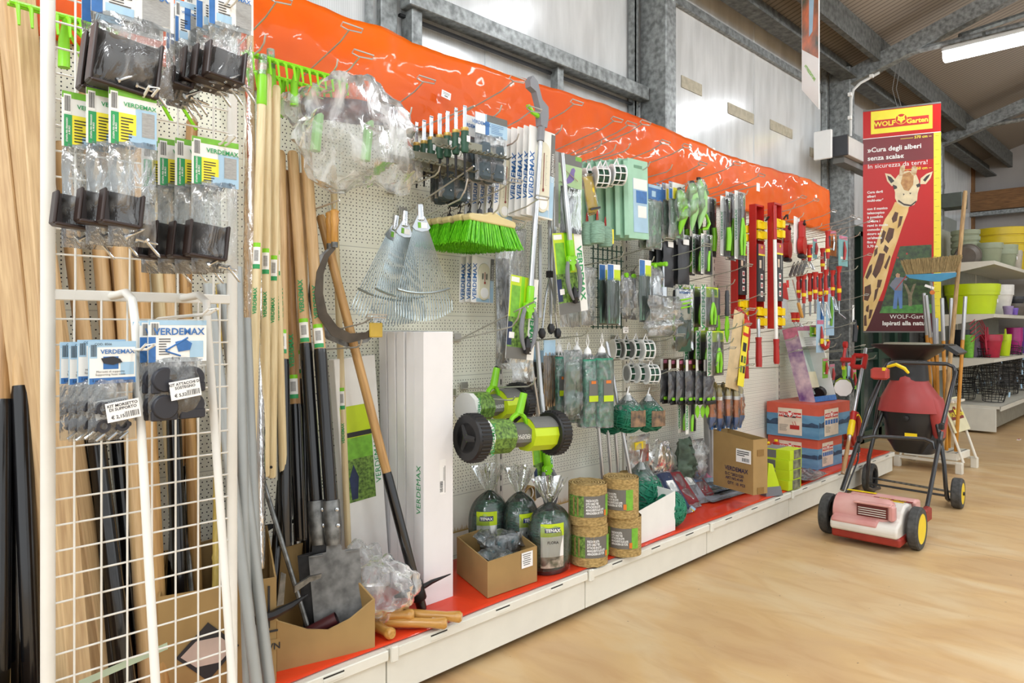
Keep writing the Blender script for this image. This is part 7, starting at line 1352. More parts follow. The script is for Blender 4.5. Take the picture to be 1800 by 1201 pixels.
# lawn scarifier on the floor
t = thing('lawn_scarifier', 'faded red and white lawn scarifier with yellow wheel hubs on the floor', 'lawn scarifier', (0, 0, 0))
wl = G(1457, 936); wr = G(1612, 966); axx = (wr-wl); Wd = axx.length; ux = axx.normalized(); uy = Vector((-ux.y, ux.x, 0))    # uy points away from the camera
t.location = (wl+wr)/2; t.rotation_euler.z = math.atan2(ux.y, ux.x); W2 = Wd/2; rw = .115; RX = Matrix.Rotation(R_(90), 4, 'Y')
TY = mat('worn_tyre', '#4a4a48', .7, var=.35, scale=40); FR = mat('faded_red', '#c4807a', .5, col2='#d3a49c', scale=5); WP = mat('dusty_white', '#dcd6cc', .45, var=.08, scale=6)
def wheel(par, c, r, w_, hub, nm='wheel', side=1, sp=True):
    Mx = Matrix.Translation(c) @ RX; o = MB().lathe([(r*.70, -w_/2), (r*.94, -w_/2), (r, -w_*.35), (r, w_*.35), (r*.94, w_/2), (r*.70, w_/2), (r*.70, -w_/2)], 40, M=Mx).build(nm, TY, par, 30)
    MB().lathe([(0, side*w_*.30), (r*.5, side*w_*.30), (r*.66, side*w_*.40), (r*.71, side*w_*.5)], 30, M=Mx).build('hub_disc', hub, o, True)
    MB().lathe([(0, -side*w_*.2), (r*.71, -side*w_*.2)], 30, M=Mx).build('inner_disc', BLACK, o, True)
    mb = MB()
    for k in range(16): a = 2*math.pi*k/16; mb.box((math.cos(a)*r*.6, math.sin(a)*r*.6, -side*w_*.28), (.012, .018, .01), M=Mx @ Matrix.Identity(4))
    mb.build('inner_ribs', BLACK, o)
    return o
wheel(t, (-W2, 0, rw), rw, .05, BLACK, side=-1); wheel(t, (W2, 0, rw), rw, .05, YEL, side=1)
MB().lathe([(0, -.02), (.07, -.02), (.075, .0), (.07, .02), (0, .02)], 24, M=Matrix.Translation((-W2+.055, .02, .16)) @ RX).build('drive_cover', BLACK, t, True)
def hull(x0, x1, prof, nm, m, sm=True):
    n = len(prof); mb = MB(); vs = [(x0, y, z) for y, z in prof]+[(x1, y, z) for y, z in prof]
    mb.add(vs, [tuple(range(n-1, -1, -1)), tuple(range(n, 2*n))]+[(i, (i+1) % n, n+(i+1) % n, n+i) for i in range(n)]); o = mb.build(nm, m, t, 35); md = o.modifiers.new('b', 'BEVEL'); md.width = .012; md.segments = 3; md.limit_method = 'ANGLE'; return o
xa, xb = -W2+.075, W2-.045
prof = [(-.20, .085), (-.205, .12), (-.19, .145), (-.15, .155), (-.12, .165), (-.10, .205), (-.04, .235), (.05, .235), (.14, .225), (.17, .18), (.17, .07), (-.14, .07)]
hull(xa, xb, prof, 'white_housing', WP)
MB().grid(lambda u, v: (xa+.0+(W2*1.28)*u, -.055+math.cos(R_(200-170*v))*.10*(1 if u < .9 else 1-(u-.9)*3), .17+math.sin(R_(200-170*v))*.088*(1 if u < .9 else 1-(u-.9)*3)), 14, 14).build('pink_motor_cover', FR, t, True)
hull(xa+.005, xb-.10, [(-.207, .13), (-.194, .153), (-.12, .172), (-.10, .19), (-.10, .16), (-.19, .12)], 'pink_front_band', FR)
hull(xa, xb+.01, [(-.175, .035), (-.18, .085), (.17, .085), (.17, .04)], 'red_chassis', mat('rust_red', '#9e2f22', .5, var=.2)); hull(xa+.02, xb+.02, [(.06, .236), (.10, .246), (.18, .235), (.19, .12), (.15, .12)], 'red_rear_deck', FR)
o = MB().box((W2*.22, -.150, .205), (.155, .02, .068), M=None).build('vent_opening', mat('vent_dark', '#5e1813', .5), t);
for k in range(4): q = MB().box((W2*.22-.0, -.162, .182+k*.012), (.14, .004, .004)).build('vent_slat', WP, t); q.rotation_euler = (0, 0, 0)
MB().box((W2*.22+.095, -.14, .205), (.035, .05, .085), bv=.01).build('vent_cowl', FR, t); MB().box((W2*.22, -.15, .244), (.19, .04, .012), bv=.004).build('vent_cowl', FR, t)
MB().box((-W2*.35, .10, .2485), (.16, .025, .002)).build('yellow_strip', YEL, t); e = MB().box((W2*.42, .05, .2375), (.20, .03, .002)).build('logo_plate', DRED, t); o = text('WOLF  Garten', .022, YELP, (W2*.42, .05, .2392), e, rx=0, bold=.03); MB().box((W2*.42, .018, .2378), (.13, .012, .002)).build('yellow_lettering_band', YEL, t)
for sg in (-1, 1): MB().box((sg*(W2-.02), 0, .08), (.05, .03, .03)).build('axle', BLACK, t)
inv = Matrix.Rotation(-t.rotation_euler.z, 4, 'Z')
def loc(p): return inv @ (Vector(p)-t.location)
tl = ray(1578, 640); base_l = Vector((-W2+.13, .14, .24)); base_r = Vector((W2-.07, .14, .20))
dT = 4.62
pl, pr = D(1589, 640, dT+.15), D(1672, 640, dT);
topL, topR = loc(pl), loc(pr)
hb = lambda a, b_, f: a+(b_-a)*f
ml = loc(D(1494, 800, 4.35)); HB = mat('black_tube', '#1c1d20', .28, var=.05, coat=.4)
gl0 = loc(D(1466+0, 845, 4.28)) if False else base_l
L1 = loc(D(1480, 862, 4.22)); L2 = loc(D(1512, 768, 4.36)); L3 = loc(D(1552, 655, 4.55))
R1 = loc(D(1630, 890, 4.06)); R2 = loc(D(1652, 780, 4.22)); R3 = loc(D(1680, 655, 4.45)); R0 = loc(D(1618, 905, 4.04))
MB().tube([L1, L2, L3, loc(D(1560, 640, 4.6)), loc(D(1572, 637, 4.63)), loc(D(1664, 640, 4.50)), loc(D(1676, 645, 4.48)), R3, loc(D(1657, 745, 4.30))], .0125, 10).build('upper_handle', HB, t, True)
MB().tube([L1, loc(D(1507, 780, 4.33))], .0125, 10).build('lower_handle', HB, t, True); MB().tube([R0, R1, loc(D(1655, 760, 4.26))], .0125, 10).build('lower_handle', HB, t, True)
MB().tube([loc(D(1508, 775, 4.34)), loc(D(1515, 770, 4.35)), loc(D(1535, 767, 4.36)), loc(D(1625, 772, 4.28)), loc(D(1640, 778, 4.25)), loc(D(1643, 790, 4.24))], .011, 10).build('cross_stay', HB, t, True)
for p in ((1511, 772, 4.33), (1652, 778, 4.23), (1655, 750, 4.28), (1507, 790, 4.33)): MB().box(loc(D(*p)), (.03, .03, .04), bv=.006).build('clamp', BLACK, t)
MB().box(loc(D(1547, 657, 4.5)), (.10, .07, .075), bv=.012).build('red_switch_box', mat('switch_red', '#b9433a', .45), t); MB().tube([loc(D(1560, 645, 4.5)), loc(D(1575, 641, 4.45)), loc(D(1590, 648, 4.42)), loc(D(1597, 656, 4.42))], [.009, .011, .011, .008], 8).build('yellow_lever', YEL, t, True); MB().box(loc(D(1554, 649, 4.46)), (.018, .02, .02)).build('yellow_button', YEL, t)
MB().tube([loc(D(1545, 668, 4.48)), loc(D(1525, 710, 4.44)), loc(D(1512, 760, 4.36)), loc(D(1508, 810, 4.3)), loc(D(1496, 840, 4.26)), loc(D(1486, 868, 4.2))], .005, 6).build('cable', BLACK, t, True)
MB().box(loc(D(1627, 905, 4.0)), (.04, .12, .08), bv=.01).build('red_bracket', mat('rust_red', '#9e2f22', .5), t)
# garden shredder behind it
sc0 = G(1585, 872); t = thing('garden_shredder', 'red and black electric garden shredder on a wheeled tube frame', 'garden shredder', (0, 0, 0)); dS = 4.95
t.location = D(1597, 870, dS); t.location.z = 0; t.rotation_euler.z = math.atan2(ux.y, ux.x)+R_(3); inv2 = Matrix.Rotation(-t.rotation_euler.z, 4, 'Z')
def lc(px, py, d): return inv2 @ (D(px, py, d)-t.location)
def zz(py, d=dS): return CAM_Z+(HOR-py)/F_PX*d
MR = mat('matt_red', '#a63c3a', .42, var=.06)
def loft(nm, rings, m, n=28, sq=4, sm=40):     # rings: (cx, cy, z, a, b, squareness)
    mb = MB(); vs = [];
    for cx, cy, z, a, b_, k in rings:
        for j in range(n):
            q = 2*math.pi*j/n; c_, s_ = math.cos(q), math.sin(q); e = 2/k; vs.append((cx+a*math.copysign(abs(c_)**e, c_), cy+b_*math.copysign(abs(s_)**e, s_), z))
    fs = [tuple(range(n-1, -1, -1))]+[(i*n+j, i*n+(j+1) % n, (i+1)*n+(j+1) % n, (i+1)*n+j) for i in range(len(rings)-1) for j in range(n)]+[tuple(range((len(rings)-1)*n, len(rings)*n))]
    mb.add(vs, fs); return mb.build(nm, m, t, sm)
x0 = lc(1600, 700, dS).x; w1 = dS/F_PX
loft('black_motor_housing', [(x0, 0, zz(792), 24*w1, .09, 3), (x0, 0, zz(780), 30*w1, .11, 3), (x0, .0, zz(772), 37*w1, .13, 2.4), (x0, 0, zz(735), 41*w1, .15, 2.2), (x0, 0, zz(718), 42*w1, .155, 2.2)], BLACK)
loft('lower_black_chute', [(x0+.02, .06, zz(795), 30*w1, .12, 3), (x0+.02, .06, zz(768), 46*w1, .14, 3), (x0+.03, .08, zz(745), 44*w1, .12, 3)], mat('charcoal_housing', '#2a2b2e', .5))
loft('red_hood', [(x0, .0, zz(722), 50*w1, .17, 2.6), (x0+.005, 0, zz(700), 47*w1, .17, 2.4), (x0, 0, zz(685), 38*w1, .15, 2.3), (x0-.005, 0, zz(671), 30*w1, .13, 2.3), (x0-.01, 0, zz(650), 27*w1, .115, 2.2), (x0-.01, 0, zz(640), 27*w1, .11, 2.2)], MR)
mb = MB();
loft('red_side_wing', [(x0+.175, .02, zz(765), 8*w1, .07, 3), (x0+.17, .02, zz(735), 13*w1, .11, 3), (x0+.14, .01, zz(700), 14*w1, .12, 3), (x0+.11, 0, zz(688), 8*w1, .09, 3)], MR)
loft('black_neck', [(x0-.01, 0, zz(668), 31*w1, .125, 2.6), (x0-.01, 0, zz(655), 30*w1, .12, 2.8), (x0-.005, 0, zz(625), 26*w1, .10, 3), (x0, 0, zz(615), 32*w1, .12, 3.5)], mat('charcoal_neck', '#1d1e20', .45))
loft('feed_hopper', [(x0, 0, zz(632), 28*w1, .10, 3), (x0+.015, 0, zz(614), 48*w1, .17, 4), (x0+.02, 0, zz(609), 60*w1, .20, 5), (x0+.02, 0, zz(605), 61*w1, .21, 5)], BLACK); loft('hopper_lid', [(x0-.02, 0, zz(605), 36*w1, .14, 3), (x0-.02, 0, zz(602.5), 34*w1, .13, 3)], mat('grey_cream_lid', '#8f8b78', .5))
MB().prism([(x0+57*w1, zz(604)), (x0+64*w1, zz(606)), (x0+80*w1, zz(618)), (x0+76*w1, zz(622)), (x0+56*w1, zz(609))], .34).build('hopper_flap', BLACK, t)
MB().box((x0+.035, -.152, zz(760)), (.075, .004, .028), M=None).build('yellow_label', YEL, t).rotation_euler = (0, 0, 0); MB().lathe([(0, 0), (.02, 0), (.018, .02), (0, .022)], 12, M=Matrix.Translation((x0+.01, -.16, zz(731))) @ Matrix.Rotation(R_(90), 4, 'X')).build('knob', BLACK, t, True)
HT = HB; yF = -.20
for sx_ in (-1, 1):
    a = x0+sx_*44*w1; b_ = x0+sx_*60*w1
    MB().tube([(x0+sx_*40*w1, -.05, zz(725)), (x0+sx_*50*w1, -.10, zz(760)), (b_-.01*sx_, -.14, zz(805)), (b_, -.15, zz(840)), (b_+.005*sx_, -.13, .07), (b_+.0, -.02, .035), (b_-.02*sx_, .10, .03)], .0135, 10).build('frame_leg', HT, t, True)
MB().tube([(x0-60*w1, -.13, .10), (x0+60*w1, -.13, .085)], .008, 8).build('front_stay', HT, t, True); MB().tube([(x0-46*w1, -.05, zz(700)), (x0-54*w1, -.05, zz(760))], .013, 10).build('frame_strut', HT, t, True)
wheel(t, (x0-68*w1, .06, .105), .105, .065, BLACK, side=-1); wheel(t, (x0+74*w1, -.06, .10), .10, .06, YEL, side=1); MB().tube([(x0-68*w1, .06, .105), (x0+74*w1, -.06, .10)], .008, 8).build('axle', STEEL, t, True); MB().tube([(x0+78*w1, -.06, .10), (x0+84*w1, -.06, .10)], .012, 10).build('axle_end', BLACK, t, True)
# handle stand
t = thing('handle_stand', 'white metal stand with printed side plate holding long handles', 'display stand', (0, 0, 0)); dH = 5.75
f0 = G(1690, 835); f1 = G(1718, 823); fl = G(1567, 821); c_ = (f0+fl)/2
t.location = (f0.x, f0.y, 0); hz = R_(-93.5); t.rotation_euler.z = hz; inv3 = Matrix.Rotation(-hz, 4, 'Z'); ls = lambda p: inv3 @ (Vector(p)-t.location)
Ls = (f0-fl).length; SW = mat('stand_white', '#e6e1d2', .45, var=.06, scale=8); dp = .42
for x in (-.02, -Ls+.02):
    for y in (.02, dp): MB().box((x, y, .045), (.05, .05, .09), bv=.003).build('foot', SW, t)
MB().box((-Ls/2, .02, .085), (Ls, .03, .02)).build('base_rail', SW, t); MB().box((-Ls/2, dp, .085), (Ls, .03, .02)).build('base_rail', SW, t)
MB().box((-Ls*.48, dp/2, .13), (Ls*.8, dp*.8, .06), bv=.004).build('slotted_tray', SW, t); mb = MB()
for k in range(7): mb.box((-Ls*.84+Ls*.12*k, dp/2, .1605), (.012, dp*.7, .002))
mb.build('tray_slots', GPAPER, t)
zt_ = zz(709, 5.8); MB().box((-Ls*.42, dp*.5, zt_-.0), (Ls*.55, dp*.72, .02), bv=.003).build('top_tray', SW, t)
pb = Vector((-.0, .0, .09));
A0 = ls(G(1690, 835)); xt = ls(D(1668, 712, 5.8));
mb = MB()
for y in (.05, dp-.03): MB().tube([(0, y, .09), (-.16, y, zt_+.0)], .011, 8).build('side_leg', SW, t, True); MB().tube([(-Ls+.03, y, .09), (-Ls+.18, y, zt_)], .011, 8).build('side_leg', SW, t, True)
q = [Vector((-.055, .02, .33)), Vector((-.055, dp+.0, .33)), Vector((-.16, dp+.0, zt_+.02)), Vector((-.16, .02, zt_+.02))]
n_ = Vector((.006, 0, .002)); mb = MB(); mb.hexa([q[0], q[1], q[2], q[3], *[v_+n_ for v_ in q]]); pl_ = mb.build('printed_plate', mat('plate_cream', '#ddd6b0', .5, var=.04), t)
ex = (q[1]-q[0]).normalized(); ez = (q[3]-q[0]).normalized(); ey = ez.cross(ex).normalized(); cp = (q[0]+q[1]+q[2]+q[3])/4+n_*1.4
band = MB().box((0, 0, 0), (.30, .001, .085)).build('logo_band', DRED, pl_); band.matrix_basis = Matrix(((ex.x, ey.x, ez.x, cp.x), (ex.y, ey.y, ez.y, cp.y), (ex.z, ey.z, ez.z, cp.z), (0, 0, 0, 1)))
wolf(pl_, 0, .012, .055, -.0016, YELP, DRED, False).matrix_basis = band.matrix_basis
for s_, x in (('WOLF', -.095), ('Garten', .10)):
    o = text(s_, .06, YELP, (0, 0, 0), pl_, bold=.03); o.matrix_basis = band.matrix_basis @ Matrix.Translation((x, -.0016, 0)) @ Matrix.Rotation(R_(90), 4, 'X') @ Matrix.Diagonal((.055, .055, .055, 1))
def sh(lab, px0, py0, px1, py1, d0, d1, r, m, cap=None, **k):
    return handle(lab, D(px0, py0, d0), D(px1, py1, d1), r, m, name='telescopic_pole', cat='tool handle')
for i, (b0x, b0y, tx, ty, d0, lb) in enumerate(((1650, 790, 1646, 560, 5.9, 'ochre telescopic handle, leftmost in the white stand'), (1664, 792, 1656, 525, 5.85, 'ochre telescopic handle, second from the left in the stand'), (1668, 788, 1672, 525, 6.0, 'ochre telescopic handle with thin top, centre of the stand'), (1680, 794, 1697, 522, 5.85, 'ochre telescopic handle, rightmost slanting outward from the stand'), (1643, 780, 1624, 516, 6.05, 'ochre telescopic handle crossing in front of the banner lettering'), (1655, 784, 1628, 520, 5.95, 'ochre telescopic handle slanting left over the banner'))):
    a, b_ = D(b0x, b0y, d0), D(tx, ty, d0+.05); a.z = max(a.z, .165); t2 = handle(lb, a, b_, .014, TUBEY, name='telescopic_pole', cat='tool handle', n=10); L = (b_-a).length; f = .72
    MB().lathe([(.0145, L*f), (.0150, L*f+.002), (.0150, L+.001), (.012, L+.004), (0, L+.004)], 10).build('silver_section', ALU, t2, True)
    if i in (1, 4): MB().box((-.012, -.006, L*.94), (.014, .014, .02)).build('red_button', RED, t2)
a = D(1655, 792, 5.75); a.z = .165; b_ = D(1697, 335, 5.8); t2 = handle('long rough pale stick standing in the white stand, tallest of all', a, b_, .016, mat('rough_stick', '#c0a070', .7, col2='#8d7350', scale=20, stretch=(6, 6, .6)), name='wooden_stick', cat='stick', n=10)
bc = D(1638, 480, 5.75); t = thing('upturned_broom', 'blue headed straw broom standing upside down before the banner', 'broom', bc, rz=math.degrees(hz)+8, ry=-2)
MB().prism([(-.19, 0), (.17, -.012), (.165, -.045), (.06, -.075), (.0, -.07), (-.16, -.03)], .04).build('blue_head', mat('sky_blue_plastic', '#3f93bd', .4), t); r = random.Random(3); mb = MB()
for k in range(900):
    u = r.uniform(-1, 1); v = r.uniform(-1, 1); xx0 = u*.175-.01; x1 = u*.215+r.uniform(-.01, .01); L = .12+r.uniform(-.012, .01); w_ = .0018; mb.add([(xx0-w_, v*.015, 0), (xx0+w_, v*.015, 0), (x1+w_, v*.03, L), (x1-w_, v*.03, L), (xx0, v*.015+w_, 0), (x1, v*.03+w_, L)], [(0, 1, 2, 3), (1, 4, 5, 2)])
o = mb.build('straw_bristles', mat('straw', '#b09b6c', .7, col2='#7c6a44', scale=60, stretch=(3, 3, .2)), t); o['kind'] = 'stuff'; MB().tube([(-.01, 0, -.06), (0, 0, -.18), (.0, 0, -.62)], .012, 10).build('broom_handle', GREYP, t, True); MB().box((.03, -.01, -.11), (.07, .003, .02), M=Matrix.Rotation(R_(25), 4, 'Y')).build('swing_tag', LABEL, t); MB().lathe([(.008, -.008), (.018, -.008), (.018, .008), (.008, .008)], 12, M=Matrix.Translation((.0, -.01, -.16)) @ Matrix.Rotation(R_(90), 4, 'X')).build('orange_ring', ORANGE, t, True)
# the banner
bl, br_ = D(1517, 585, 6.62), D(1654, 583, 6.36); bw = Vector((br_.x-bl.x, br_.y-bl.y, 0)); W = bw.length; zb_ = (bl.z+br_.z)/2; H = zz(190, 6.5)-zb_
t = thing('giraffe_banner', 'tall hanging red banner with giraffe photo and yellow ruler strip', 'banner', (bl.x, bl.y, zb_), rz=math.degrees(math.atan2(bw.y, bw.x)))
mb = MB().box((W/2, 0, H/2), (W, .003, H)); n0 = 0
BR = mat('banner_red', '#be170f', .35, var=.05, scale=2, spec=.3); BD = mat('banner_maroon', '#561b1e', .35, var=.12, scale=2, spec=.3); BM = mat('banner_plum', '#7a3034', .35, var=.1, scale=2, spec=.3)
def U(x, y): return (W*(x-1516)/138, H*(1-((y-(195-.087*(x-1516)))/(585-.0147*(x-1516)-(195-.087*(x-1516))))))
def pf(pts): return [U(*p) for p in pts]
def pp(nm, pts, m, y=-.003, par=None): return MB().prism(pts, .0004, y=y).build(nm, m, par or t)
mb.build('banner_sheet', BR, t); Uz = lambda v: H*(1-v)
def rc(x0, x1, v0, v1): return [(W*x0, Uz(v1)), (W*x1, Uz(v1)), (W*x1, Uz(v0)), (W*x0, Uz(v0))]
pp('plum_field', rc(0, .91, .125, .24), BM, -.0020); pp('maroon_foot', rc(0, .91, .86, 1), BD, -.0020); pp('white_rule', rc(0, 1, .123, .126), PAPER, -.0022)
pp('yellow_ruler', rc(.91, 1, .126, 1), YELP, -.0022); mb = MB()
for k in range(28): mb.box((W*(.93 if k % 2 else .955), -.0026, Uz(.14+.031*k)), (W*(.05 if k % 2 == 0 else .03), .0003, .0025))
mb.build('ruler_print', mat('ruler_ink', '#8c7a1e', .5), t)
pp('yellow_logo_field', rc(.105, .895, .004, .106), YELP, -.0022); lo = pp('logo_band', rc(.15, .85, .045, .083), WRED, -.0028)
wolf(lo, W*.5, Uz(.05), H*.022, -.0036); text('WOLF', W*.098, YELP, (W*.285, -.0036, Uz(.0645)), lo, bold=.03); text('Garten', W*.095, YELP, (W*.705, -.0036, Uz(.0645)), lo, bold=.03)
for s_, v, sz, x, b__, m in (('\u00bbCura degli alberi', .178, .070, .06, .02, PAPER), ('senza scala\u00ab', .215, .070, .06, .02, PAPER), ('In sicurezza da terra!', .252, .066, .06, 0, PAPER), ('--------- 570 cm --', .138, .040, .49, .02, YELP), ('--------- 550 cm --', .277, .040, .49, .02, YELP)):
    text(s_, sz*W/.72, m, (W*x, -.0034, Uz(v)), t, al='LEFT', bold=b__)
for k, s_ in enumerate(('Cura degli', 'alberi', 'multi-star\u00b0', '', 'con il manico', 'telescopico', '\u00e8 possibile', 'tagliare i', 'rami in modo', 'comodo e', 'sicuro ad', "un'altezza", 'fino a', '5,70 m.')):
    if s_: text(s_, .036*W/.72, PAPER, (W*.055, -.0034, Uz(.368+.0188*k)), t, al='LEFT', bold=.03)
text('WOLF-Garten', .062*W/.72, PAPER, (W*.87, -.0034, Uz(.932)), t, al='RIGHT'); text('Ispirati alla natura', .062*W/.72, PAPER, (W*.87, -.0034, Uz(.961)), t, al='RIGHT', bold=.03)
GF = mat('giraffe_tan', '#d9b468', .45, col2='#eacb8b', scale=9); GS = mat('giraffe_patch', '#5f3315', .45, col2='#3d2211', scale=9); GC = mat('giraffe_cream', '#e8d8b0', .45, var=.15, scale=14); GK = mat('giraffe_dark', '#2a1c14', .4)
neck = [(1574, 355), (1568, 368), (1556, 385), (1550, 400), (1543, 420), (1535, 445), (1524, 470), (1517, 490), (1517, 583), (1521, 583), (1527, 572), (1540, 540), (1553, 508), (1561, 480), (1567, 455), (1578, 425), (1588, 395), (1597, 372), (1600, 355)]
g = pp('giraffe_neck', pf(neck)[::-1], GF, -.0026)
for p in ([(1574, 372), (1580, 374), (1577, 388), (1570, 392), (1568, 384)], [(1563, 400), (1573, 402), (1570, 418), (1562, 428), (1556, 420)], [(1553, 404), (1558, 408), (1553, 425), (1548, 430), (1548, 418)], [(1546, 445), (1556, 446), (1553, 462), (1547, 478), (1539, 490), (1533, 482), (1540, 462)], [(1528, 468), (1533, 464), (1532, 478), (1524, 492), (1520, 488)], [(1519, 505), (1530, 500), (1531, 516), (1525, 530), (1518, 528)], [(1538, 510), (1545, 505), (1540, 525), (1535, 532)], [(1522, 540), (1527, 536), (1526, 550), (1521, 548)], [(1556, 430), (1563, 436), (1559, 446), (1553, 440)], [(1582, 380), (1588, 380), (1584, 396), (1578, 402)], [(1564, 448), (1566, 452), (1558, 474), (1554, 470)], [(1543, 492), (1551, 492), (1547, 506), (1541, 506)], [(1528, 545), (1534, 545), (1530, 560), (1526, 562)], [(1518, 556), (1522, 554), (1523, 574), (1518, 574)], [(1537, 440), (1543, 434), (1542, 446), (1536, 452)]): pp('coat_patch', pf(p)[::-1], GS, -.0031, g)
hd = [(1579, 308), (1586, 303), (1596, 300), (1606, 302), (1612, 308), (1616, 318), (1617, 330), (1614, 340), (1613, 352), (1608, 360), (1598, 364), (1588, 363), (1578, 357), (1574, 348), (1574, 338), (1571, 326), (1574, 315)]
h_ = pp('giraffe_head', pf(hd)[::-1], GC, -.0032)
pp('brow_patch', pf([(1588, 306), (1600, 302), (1607, 310), (1606, 325), (1598, 336), (1590, 334), (1584, 322)])[::-1], mat('giraffe_brown', '#a5713c', .45, col2='#c79b5e', scale=30), -.0037, h_)
for p in ([(1570, 324), (1577, 327), (1578, 331), (1572, 333)], [(1611, 325), (1618, 322), (1619, 328), (1613, 330)]): pp('eye', pf(p)[::-1], GK, -.0040, h_)
for p in ([(1588, 340), (1591, 341), (1589, 344)], [(1599, 339), (1603, 339), (1601, 342)]): pp('nostril', pf(p)[::-1], GK, -.0040, h_)
pp('mouth', pf([(1580, 351), (1590, 358), (1602, 360), (1611, 353), (1612, 355), (1602, 363), (1590, 361), (1579, 354)])[::-1], GK, -.0040, h_)
for p, q_ in (([(1556, 304), (1566, 306), (1576, 316), (1577, 324), (1568, 327), (1560, 318)], [(1560, 308), (1567, 311), (1573, 318), (1567, 322), (1562, 315)]), ([(1640, 302), (1629, 306), (1619, 314), (1618, 324), (1628, 324), (1636, 314)], [(1636, 306), (1629, 310), (1623, 317), (1627, 320), (1633, 312)])):
    e = pp('ear', pf(p)[::-1] if p[0][0] < 1600 else pf(p), GC, -.0030, h_); pp('inner_ear', pf(q_)[::-1] if p[0][0] < 1600 else pf(q_), GK, -.0036, e)
for p in ([(1583, 294), (1587, 290), (1592, 292), (1591, 300), (1589, 308), (1581, 310)], [(1604, 293), (1609, 291), (1613, 295), (1612, 305), (1607, 310), (1602, 303)]): pp('horn', pf(p)[::-1], mat('giraffe_horn', '#b08a58', .5, col2='#d8c9a8', scale=30), -.0034, h_)
ph = pp('orchard_photo', pf([(1546, 551), (1638, 550), (1638, 430), (1583, 433)]), mat('orchard_green', '#3d5a2a', .4, col2='#16240f', scale=26, det=6), -.0030)
pp('lawn', pf([(1546, 551), (1638, 550), (1638, 534), (1553, 539)]), mat('lawn_print', '#4e9438', .4, var=.3, scale=30), -.0034, ph); pp('tree_trunk', pf([(1598, 538), (1604, 538), (1604, 520), (1611, 498), (1606, 500), (1601, 514), (1594, 500), (1589, 498), (1597, 518)]), mat('trunk_print', '#8a8064', .5, var=.3, scale=30), -.0036, ph)
mn = pp('printed_man', pf([(1570, 543), (1577, 543), (1579, 520), (1582, 543), (1587, 542), (1587, 510), (1588, 492), (1584, 488), (1580, 484), (1575, 488), (1570, 494), (1564, 502), (1570, 508), (1573, 512)]), mat('denim_print', '#5c82bb', .5), -.0038, ph); pp('shirt', pf([(1573, 511), (1586, 511), (1588, 492), (1594, 493), (1596, 489), (1584, 487), (1576, 489), (1569, 494), (1564, 502), (1572, 508)]), mat('shirt_print', '#7a7f8c', .5), -.0042, mn); pp('face', pf([(1576, 488), (1582, 488), (1583, 482), (1578, 480), (1575, 483)]), mat('skin_print', '#c99a78', .5), -.0044, mn); pp('lopper_pole', pf([(1574, 509), (1575, 510), (1602, 476), (1600, 476)]), RED, -.0046, mn)
for i, (x, y) in enumerate(((1595, 446), (1579, 453), (1610, 470))): pp('printed_apple', pf([(x-1.5, y+1.5), (x+1.5, y+1.5), (x+1.5, y-1.5), (x-1.5, y-1.5)]), RED, -.0038, ph)
MB().box((W/2, .002, H+.006), (W, .014, .014)).build('top_rail', GPAPER, t); MB().box((W/2, .002, .002), (W, .01, .012)).build('bottom_rail', GPAPER, t)
for x in (.45, .5): MB().tube([(W*x, 0, H+.01), (W*x-.04, 0, H+.18), (W*(x+.01), .02, 3.7-zb_)], .0025, 5).build('hanging_wire', GPAPER, t, True)
a, b_ = D(1410, 158, 3.6), D(1440, 192, 3.45); bwv = Vector((b_.x-a.x, b_.y-a.y, 0)); Ws = bwv.length; t = thing('hanging_sign', 'narrow white hanging sign with flower photo and green lettering', 'sign', (a.x, a.y, 0), rz=math.degrees(math.atan2(bwv.y, bwv.x)))
zt2 = 4.0-0.0; z0a, z0b = a.z, b_.z
MB().prism([(0, z0a), (Ws, z0b), (Ws, 3.3), (0, 3.3)], .004).build('sign_sheet', mat('sign_white', '#f2f2f0', .25, coat=.4, var=.02), t)
pt = lambda px, py, dd: CAM_Z+(HOR-py)/F_PX*dd
MB().prism([(0.004, pt(1412, 88, 3.6)), (Ws-.004, pt(1440, 102, 3.45)), (Ws-.004, 3.3), (.004, 3.3)], .0008, y=-.0026).build('flower_photo', mat('flower_photo', '#d86a2c', .3, col2='#2c3a1c', scale=9, coat=.3), t); MB().prism([(.45*Ws, pt(1425, 60, 3.5)), (.65*Ws, pt(1430, 55, 3.5)), (Ws-.004, 3.29), (.45*Ws, 3.29)], .0008, y=-.0032).build('sky_picture', LBLUE, t)
text('ATTREZZATURE', .020, LIME, (Ws*.5, -.004, pt(1427, 125, 3.5)), t, ry=50, bold=.02, sx=.95)
p = D(1478, 262, 6.4); t = thing('door_control_box', 'white and black box mounted on the steel post by the door', 'control box', p, rz=0)
MB().box((.50, 0, .02), (1.05, .14, .17), bv=.004).build('white_housing', LGREY, t); MB().box((-.035, 0, .02), (.03, .15, .18), bv=.003).build('black_end_cover', CHAR, t); MB().box((-.10, .12, .04), (.03, .16, .26), bv=.006).build('mounting_plate', LABEL, t); MB().box((.5, .02, -.10), (1.0, .10, .05)).build('underside_rail', GPAPER, t)
t = thing('cable_conduit', 'pale bent conduit running down the post above the control box', 'conduit', D(1496, 240, 6.4)); bs = t.location
MB().tube([D(1495, 240, 6.5)-bs, D(1496, 175, 6.5)-bs, D(1500, 158, 6.5)-bs, D(1512, 146, 6.5)-bs, D(1545, 128, 6.5)-bs], .013, 8).build('conduit_pipe', LGREY, t, True)
for (x, y) in ((1494, 207), (1494, 166), (1532, 134)): MB().box(D(x, y, 6.48)-bs, (.03, .03, .03)).build('pipe_clip', LABEL, t)
t = thing('door_control_box', 'grey green box high behind the banner edge', 'control box', D(1672, 355, 9.0)); MB().box((0, 0, 0), (.30, .3, .18), bv=.005).build('housing', mat('grey_green_box', '#5a625a', .5), t)
